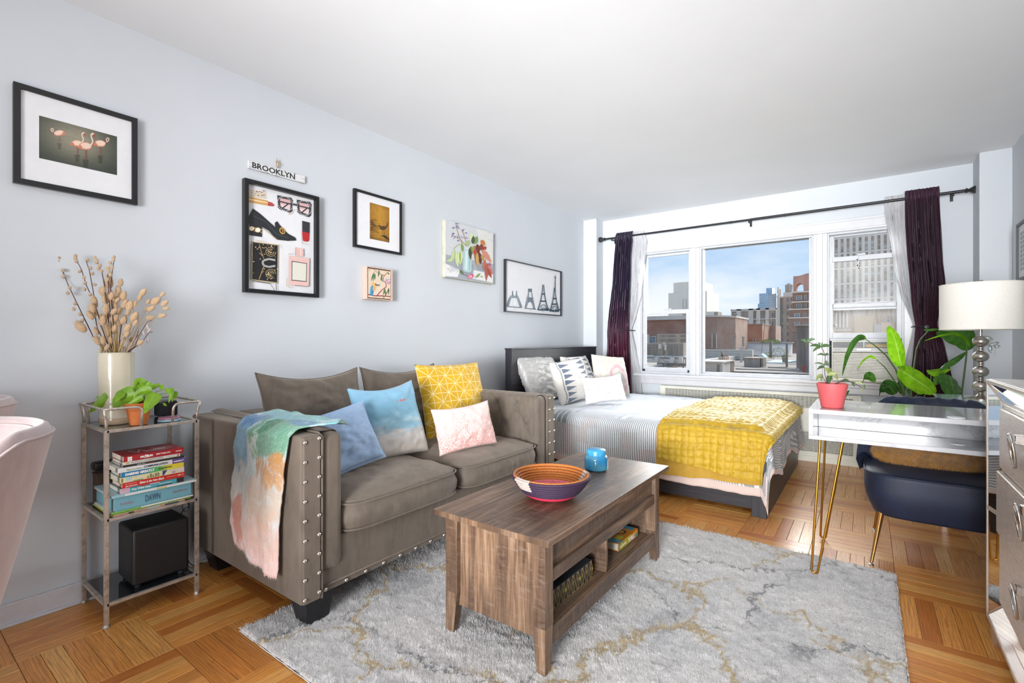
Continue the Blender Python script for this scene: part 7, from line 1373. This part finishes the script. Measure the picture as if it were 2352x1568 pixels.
b = bld('apartment_tower', 'grey-tan tower with small windows under the wooden water tank', at_=(-7.7, 94, 0)); MB().box(-8.5, -7.0, 92, 99, -2, 8.4).obj('wall', M_tan, b); MB().box(-8.6, -7.2, 92.5, 96, 8.4, 9.2).obj('penthouse', M_cream, b); windows(b, 92, [(x, x+.22, .7+k*1.15, 1.35+k*1.15) for k in range(7) for x in (-8.05, -7.45)])
b = bld('water_tank', 'round wooden rooftop water tank with a conical roof', 'water tank', (-7.95, 94, 9.2)); MB().lathe([(.55, 0), (.57, 1.15), (.0001, 1.16)], (-7.95, 94, 9.35), 20).obj('tank_body', plain('tank_wood', '#8f8478', 3, .2), b); MB().lathe([(.62, 0), (.0001, .42)], (-7.95, 94, 10.5), 20).obj('conical_roof', M_tan, b)
for a in range(4): MB().tube([(-7.95+.4*cos(a*1.57+.8), 94+.4*sin(a*1.57+.8), 9.2), (-7.95+.4*cos(a*1.57+.8), 94+.4*sin(a*1.57+.8), 9.4)], .05, 6).obj('leg', M_dkr, b)
b = bld('apartment_tower', 'stepped brown brick tower with an arched red brick top beside the water tank', at_=(-5, 88, 0)); M_brt = brickm('tower_brick', '#9b705c', '#8a6452', '#b09a8a', .5)
MB().box(-6.9, -3.0, 85, 96, -2, 5.9).obj('wall', M_brt, b); MB().box(-6.5, -3.0, 85.5, 96, 5.9, 8.5).obj('upper_wall', M_brt, b)
for zz, xx in ((8.4, -6.55), (6.9, -6.55), (5.8, -6.95), (4.5, -6.95)): MB().box(xx, -2.9, 84.7, 85.6, zz, zz+.16).obj('ledge', M_cream, b)
ar = [(-6.4, 8.5), (-6.4, 11.0), (-5.6, 11.0), (-4.6, 11.3), (-3.1, 11.3), (-3.1, 8.5), (-5.05, 8.5)]+[(-5.55+.5*cos(t), 9.15+.75*sin(t)) for t in [pi*k/8 for k in range(9)]]+[(-6.05, 8.5)]
MB().prism(ar, 85.6, 88, lambda x, z, h: (x, h, z)).obj('arched_parapet', plain('orange_brick', '#b5694f', .6, .18), b); windows(b, 85, [(x, x+w_, .7+k*1.3, 1.35+k*1.3) for k in range(4) for x, w_ in ((-6.2, .75), (-5.0, .35))]); windows(b, 85.5, [(-6.0, -5.2, 7.3, 8.0), (-4.95, -4.6, 7.3, 8.0), (-6.0, -5.2, 6.15, 6.75), (-4.95, -4.6, 6.15, 6.75)])
# courthouse-like pale tower -----------------------------------------------------
b = bld('office_tower', 'pale stone tower with vertical window slots seen through the left window', at_=(-72, 265, 0)); MB().box(-83.4, -63.6, 260, 285, 0, 26.6).obj('wall', M_cream, b)
m = MB(); m.prism([(-81, 261), (-78.5, 260.2), (-66, 260.2), (-66, 282), (-81, 282)], 26.6, 32, lambda x, y, h: (x, y, h)); m.obj('crown', M_cream, b)
for k in range(7): MB().box(-76+k*1.65, -75.3+k*1.65, 259.8, 260.1, 4, 23.2).obj('window_slot', plain('slot_grey', '#b9b4ac', .2, .1), b)
# distant roofs under it
b = bld('far_rooftops', 'row of distant brick roofs with chimneys on the horizon in the left window', 'building', (-30, 118, 3)); MB().box(-37, -24, 118, 124, 0, 6.0).obj('wall', plain('far_brick', '#b98f80', .4, .15), b)
for k, x in enumerate((-36, -34.6, -32.8, -29.5, -28.2, -26)): MB().box(x, x+.7, 118, 119, 6, 6.5+.5*(k % 3)).obj('chimney', plain('far_brick2', '#a87a6b', .4, .15), b)
# HVAC units -----------------------------------------------------
M_hv = plain('hvac_tan', '#8d7a68', 2, .12); M_hvd = plain('hvac_grille', '#57483c', 3, .15)
def hvac(lab, x0, x1, Y, z0, z1, dep, grille, group='rooftop condenser units', tags=()):
    t = bld('hvac_unit', lab, 'hvac unit', ((x0+x1)/2, Y, z0), group); MB().box(x0, x1, Y, Y+dep, z0, z1).obj('casing', M_hv, t)
    for (a, b_, n) in grille:
        MB().box(a, b_, Y-.02, Y, z0+.05, z1-.06).obj('grille', M_hvd, t)
        for i in range(n): MB().box(a, b_, Y-.035, Y-.02, z0+.05+(z1-z0-.11)*(i+.35)/n, z0+.05+(z1-z0-.11)*(i+.6)/n).obj('louvre', M_hv, t)
    for (a, b_, c_, d_) in tags: MB().box(a, b_, Y-.05, Y-.02, c_, d_).obj('tag_plate', M_wt, t)
    return t
t = hvac('large brown rooftop air handler behind the two condensers in the left window', -5.8, -4.35, 24, -.12, 1.46, 1.5, [(-5.62, -4.85, 5), (-4.62, -4.38, 5)]); 
hvac('left rooftop condenser unit with a white tag', -4.62, -4.13, 20, .51, 1.03, .6, [(-4.58, -4.37, 6)], tags=[(-4.3, -4.17, .78, .98)]); hvac('right rooftop condenser unit with a white tag, wider than the left one', -4.02, -3.28, 20, .51, 1.03, .6, [(-3.90, -3.75, 6), (-3.70, -3.52, 6), (-3.42, -3.33, 6)], tags=[(-4.05, -3.95, .72, .95)]); hvac('ribbed grey condenser partly cut by the left edge of the left window', -5.1, -4.66, 20.6, .5, 1.0, .6, [(-5.08, -4.68, 3)])
t = bld('steel_platform', 'pale steel platform carrying the condensers with boxes and conduits', 'platform', (-4, 20, .2)); MB().box(-5.2, -3.1, 19.6, 20.8, .44, .50).obj('beam', M_conc, t); MB().box(-5.2, -3.1, 19.5, 19.6, .22, .38).obj('beam', M_wt, t)
for x in (-4.25, -3.62, -3.28): MB().box(x, x+.14, 19.35, 19.5, .24, .44).obj('junction_box', M_wt, t)
for x in (-4.9, -4.0, -3.2): MB().tube([(x, 19.7, -.35), (x, 19.7, .22)], .03, 6).obj('post', M_dkr, t)
for x in (-4.2, -3.8, -3.5): MB().tube([(x, 19.7, .62), (x-.05, 19.5, .5), (x-.15, 19.45, .38), (x-.02, 19.4, .28), (x+.1, 19.45, .26)], .012, 6).obj('conduit', M_dkr, t)
MB().box(-3.75, -3.5, 19.3, 19.9, -.35, .12).obj('support_block', M_dkr, t)
rl = bld('gravel_roof', 'lower tan roof surface under the condenser platform', 'roof', (-5, 20, -.4)); MB().box(-12, -3.4, 15.5, 30, -.345, -.12).obj('roof_deck', plain('tan_roof', '#5f4f44', 1.5, .2), rl)
# roof clutter in the middle window -----------------------------------------------------
t = bld('white_shed', 'white clapboard roof shed with a dark doorway at the lower left of the middle window', 'shed', (-2.6, 22.5, -.3)); MB().box(-3.2, -2.27, 22, 23.6, -.40, .18).obj('wall', M_wt, t); MB().box(-3.3, -2.18, 21.9, 23.8, .18, .23).obj('roof', M_conc, t); MB().box(-2.46, -2.37, 21.96, 22, -.40, .10).obj('doorway', M_dkr, t)
for k in range(6): MB().box(-3.2, -2.47, 21.985, 22, -.36+k*.09, -.355+k*.09).obj('siding_board', M_conc, t)
MB().box(-2.26, -2.2, 21.9, 21.98, -.4, .18).obj('post', M_wt, t)
t = bld('white_parapet', 'long white roof parapet with horizontal boards behind the shed', 'wall', (-6, 40, 0)); MB().box(-9, -4.2, 40, 40.4, -.5, .42).obj('wall', M_wt, t)
for k in range(4): MB().box(-9, -4.2, 39.97, 40, -.3+k*.2, -.285+k*.2).obj('board', M_conc, t)
t = bld('chimney', 'squat brick chimney with clay pots at the lower left of the middle window', 'chimney', (-2.55, 24.3, -.2)); MB().box(-2.78, -2.32, 24, 24.6, -.38, .16).obj('stack', brickm('chimney_brick', '#8a6a58', '#6f5446', '#b5a596', 1.4), t); MB().box(-2.82, -2.28, 23.95, 24.65, .16, .20).obj('cap', M_conc, t)
for x in (-2.66, -2.58, -2.50): MB().lathe([(.032, 0), (.026, .2), (.0001, .2)], (x, 24.2, .20), 12).obj('chimney_pot', plain('clay', '#b27355', 3, .1), t)
MB().box(-2.86, -2.72, 23.9, 24.0, .19, .36).obj('vent_cap', M_metal, t); MB().box(-2.80, -2.50, 24.3, 24.5, .40, .47).obj('dark_flue', M_dkr, t); MB().box(-2.84, -2.76, 24.3, 24.5, .2, .62).obj('dark_flue', M_dkr, t)
def stackp(lab, x, Y, z0, z1, r, capr, m_, sq=False):
    t = bld('roof_chimney', lab, 'chimney', (x, Y, z0)); mb = MB()
    if sq: mb.box(x-r, x+r, Y, Y+2*r, z0, z1)
    else: mb.tube([(x, Y, z0), (x, Y, z1)], r, 12)
    mb.obj('stack', m_, t); mb = MB(); mb.box(x-capr, x+capr, Y-capr*.3, Y+capr*1.6, z1, z1+r*.7); mb.obj('cap', M_metal if sq else M_wt, t); return t
stackp('thin white-capped vent pipe standing on the roof in the middle window', -4.2, 36, -.36, .64, .08, .17, M_conc); stackp('dark stepped chimney at the left of the sloped roof', -5.9, 42, -.3, 1.45, .13, .20, M_dkr, True); stackp('smaller grey chimney right of the dark stepped chimney', -5.6, 44, .5, 1.38, .09, .14, M_metal, True); stackp('short dark chimney near the centre of the roof', -3.7, 45, -.3, 1.05, .10, .13, M_dkr, True); stackp('dark corbelled chimney left of the dark bulkhead', -3.75, 62, .4, 2.1, .22, .3, M_dkr, True); stackp('slim dark wooden post at the right of the roof', -.78, 30, -.35, .96, .05, .06, M_dkr, True)
t = bld('sloped_roof', 'grey sloping roof section behind the chimneys', 'roof', (-6, 52, .5)); m = MB(); m.add([(-9.2, 51, -.3), (-3.1, 51, -.3), (-3.1, 54, .92), (-8.6, 54, .92), (-9.2, 54, -.3), (-3.1, 54, -.3)], [(0, 1, 2, 3), (0, 3, 4), (1, 5, 2), (3, 2, 5, 4), (0, 4, 5, 1)]); m.obj('slope', plain('grey_slope', '#a9a7a4', .8, .08), t); MB().box(-8.7, -3.0, 53.8, 54.1, .88, .98).obj('ridge_cap', M_wt, t)
t = bld('skylight', 'brown metal skylight box with a small gabled top on the roof', 'skylight', (-2.45, 30.4, -.2)); MB().box(-2.9, -2.08, 30, 31, -.35, .12).obj('curb', M_metal, t); MB().box(-2.93, -2.05, 29.97, 31.03, .12, .16).obj('flashing', plain('rust', '#a07a62', 2, .2), t); MB().prism([(-2.45, .14), (-2.0, .14), (-2.22, .36)], 31.2, 32.2, lambda x, z, h: (x, h, z)).obj('gable', plain('aqua', '#a8cdd0', 2, .1), t); MB().box(-2.05, -1.93, 30, 31, -.35, .16).obj('side_box', M_dkr, t)
t = bld('tarp', 'pale aqua tarp patch lying on the roof', 'tarp', (-2.2, 38, -.33)); MB().prism([(-2.6, 35.5), (-1.6, 35.5), (-1.2, 41), (-2.8, 41)], -.345, -.30, lambda x, y, h: (x, y, h)).obj('sheet', plain('aqua_tarp', '#a9cfd3', 1, .08), t)
tag(MB().box(-.62, -.2, 28.5, 29.1, -.35, -.30).obj('plank_board', M_conc), 'pale board lying flat beside the dark bulkhead', 'board')
t = bld('bulkhead', 'tall dark stained roof bulkhead at the right of the middle window', 'bulkhead', (.3, 28.5, 0)); MB().box(-.12, 1.4, 28, 30, -.35, 1.85).obj('wall', M_bkdk, t); MB().box(-.2, 1.5, 27.9, 30.1, 1.85, 1.93).obj('roof_lip', M_metal, t)
for x in (.05, .22): MB().box(x, x+.02, 27.96, 28, -.3, 1.8).obj('batten', M_dkr, t)
tag(MB().lathe([(.0001, 0), (.05, 0), (.05, .12), (.0001, .12)], (.02, 27.3, -.35), 12).obj('bucket', M_wt), 'tiny white bucket at the foot of the dark bulkhead', 'bucket')
tag(MB().lathe([(.0001, 0), (.05, 0), (.05, .26), (.02, .32), (.0001, .32)], (.33, 26.5, -.35), 12).obj('gas_canister', flat('#c4513a', .5)), 'small red canister at the right edge of the roof', 'canister')
def bush(lab, c_, rx, ry, rz, n, col, cat='bush', sz=.05):
    t = bld('shrub', lab, cat, c_); rs = random.Random(int(c_[1]*7)); m = MB(); vs = []; fs = []
    for i in range(n):
        a = rs.random()*6.283; z = rs.uniform(-.2, 1); r = sqrt(max(0, 1-z*z))*rs.uniform(.6, 1); p = Vector((c_[0]+rx*r*cos(a), c_[1]+ry*r*sin(a), c_[2]+rz*z)); b = len(vs)
        for k in range(3): vs.append(p+Vector((rs.uniform(-1, 1), rs.uniform(-1, 1), rs.uniform(-1, 1)))*sz)
        fs.append((b, b+1, b+2))
    m.add(vs, fs); tag(m.obj('foliage', flat(col, .8, name='far_foliage', vary=.4, scale=9), t, recalc=False), kind='stuff'); return t
bush('long low green shrubs along the ridge of the sloped roof', (-4.9, 53.2, .95), 1.0, .3, .32, 900, '#7c9a4c'); bush('pale olive shrub at the foot of the sloped roof', (-3.0, 44, -.2), .75, .4, .75, 500, '#94a072', sz=.045); bush('small weed clump left of the olive shrub', (-3.9, 45, -.2), .45, .3, .35, 260, '#9aab6c', sz=.04)
t = bush('green plant in a dark round roof planter near the bulkhead', (-1.13, 32, .18), .15, .15, .12, 160, '#6f8f4c', 'planter', .03); MB().lathe([(.10, 0), (.14, .3), (.0001, .3)], (-1.13, 32, -.14), 14).obj('planter_pot', M_bkdk, t)
t = bld('antenna', 'thin leaning roof antenna mast in front of the brick wall', 'antenna', (-4.6, 50, .9)); MB().tube([(-5.2, 50, -.35), (-4.85, 50, 3.05)], .025, 6).tube([(-5.9, 50, 2.95), (-4.1, 50, 3.1)], .018, 5).obj('mast', M_dkr, t)
for x in (-5.8, -5.5, -5.2, -4.6, -4.3): MB().tube([(x, 50, 2.8), (x+.05, 50, 3.2)], .014, 4).obj('antenna_rod', M_dkr, t)
# right window: gridded tower and ochre rear facade -----------------------------------------------------
b = bld('gridded_tower', 'huge beige tower with a regular grid of dark windows filling the right window', at_=(8, 245, 0)); M_gp = plain('beige_piers', '#e4d8ca', .03, .03)
MB().box(-11, 42, 240.6, 262, -2, 54).obj('recessed_wall', plain('recess_brown', '#bfae9f', .15, .12), b); m = MB()
for k in range(27): m.box(-11+k*2.0, -9.95+k*2.0, 240, 241.1, -2, 54)
for k in range(8): m.box(-11, 42, 240.05, 241.1, 5.2+k*6.25, 5.9+k*6.25)
tag(m.obj('pier_grid', M_gp, b), kind='stuff'); m = MB(); m2 = MB(); rs = random.Random(4)
for k in range(26):
    for j in range(8):
        for q_ in (1.4, 3.6, 5.6):
            (m if rs.random() < .7 else m2).box(-9.95+k*2., -9.0+k*2., 240.35, 240.65, 5.2+j*6.25+q_-.35, 5.2+j*6.25+q_+.75)
tag(m.obj('windows', plain('tower_window', '#9a8270', .5, .2), b), kind='stuff'); tag(m2.obj('blinds', plain('tower_blind', '#bfc1bb', .5, .1), b), kind='stuff')
b = bld('rear_facade', 'streaked ochre and pale concrete building face low in the right window', at_=(3, 42, 0)); g_ = G('streaked_concrete'); n = g_.noise(g_.map(g_.coord(), (3.2, 1, .35)), 1.6, 5, .7); g_.set(color=g_.ramp(n, [(.35, '#a3866b'), (.5, '#cdb79c'), (.65, '#ddd0c0')]), rough=.9); MB().box(-.4, 9, 40, 46, -.35, 3.40).obj('wall', g_.m, b)
MB().box(2.05, 3.05, 39.85, 40, -1, 2.75).obj('ochre_panel', plain('ochre', '#d9b27a', .8, .08), b); MB().box(.1, 2.0, 39.9, 40, 1.0, 1.75).obj('ochre_panel', plain('ochre2', '#cfa477', .8, .1), b); MB().box(3.1, 3.5, 39.9, 40, 1, 2.2).obj('grey_panel', plain('grey_panel', '#b0a79d', .8, .08), b); MB().box(3.5, 4.0, 39.9, 40, 1, 2.3).obj('ochre_panel', plain('ochre', '#d9b27a', .8, .08), b)
for k in range(4): MB().box(1.0+k*.2, 1.1+k*.2, 39.8, 40, 2.0, 3.0).obj('pilaster', M_cream, b)
MB().box(.2, 1.9, 39.75, 40, 1.78, 1.9).obj('balcony_rail', M_conc, b); windows(b, 40, [(.45, .7, 2.2, 2.8), (3.75, 3.95, 2.3, 2.75)])
# street-level ground so that the view does not end in the void
gd = bld('ground', 'distant ground plane beyond the roofs', 'ground', (0, 200, -3)); del gd['category']; gd.name = 'ground_base'; gd['kind'] = 'structure'; MB().box(-400, 300, 14, 700, -3.4, -2.3).obj('ground_surface', plain('ground_grey', '#a9a49d', .02, .1), gd)
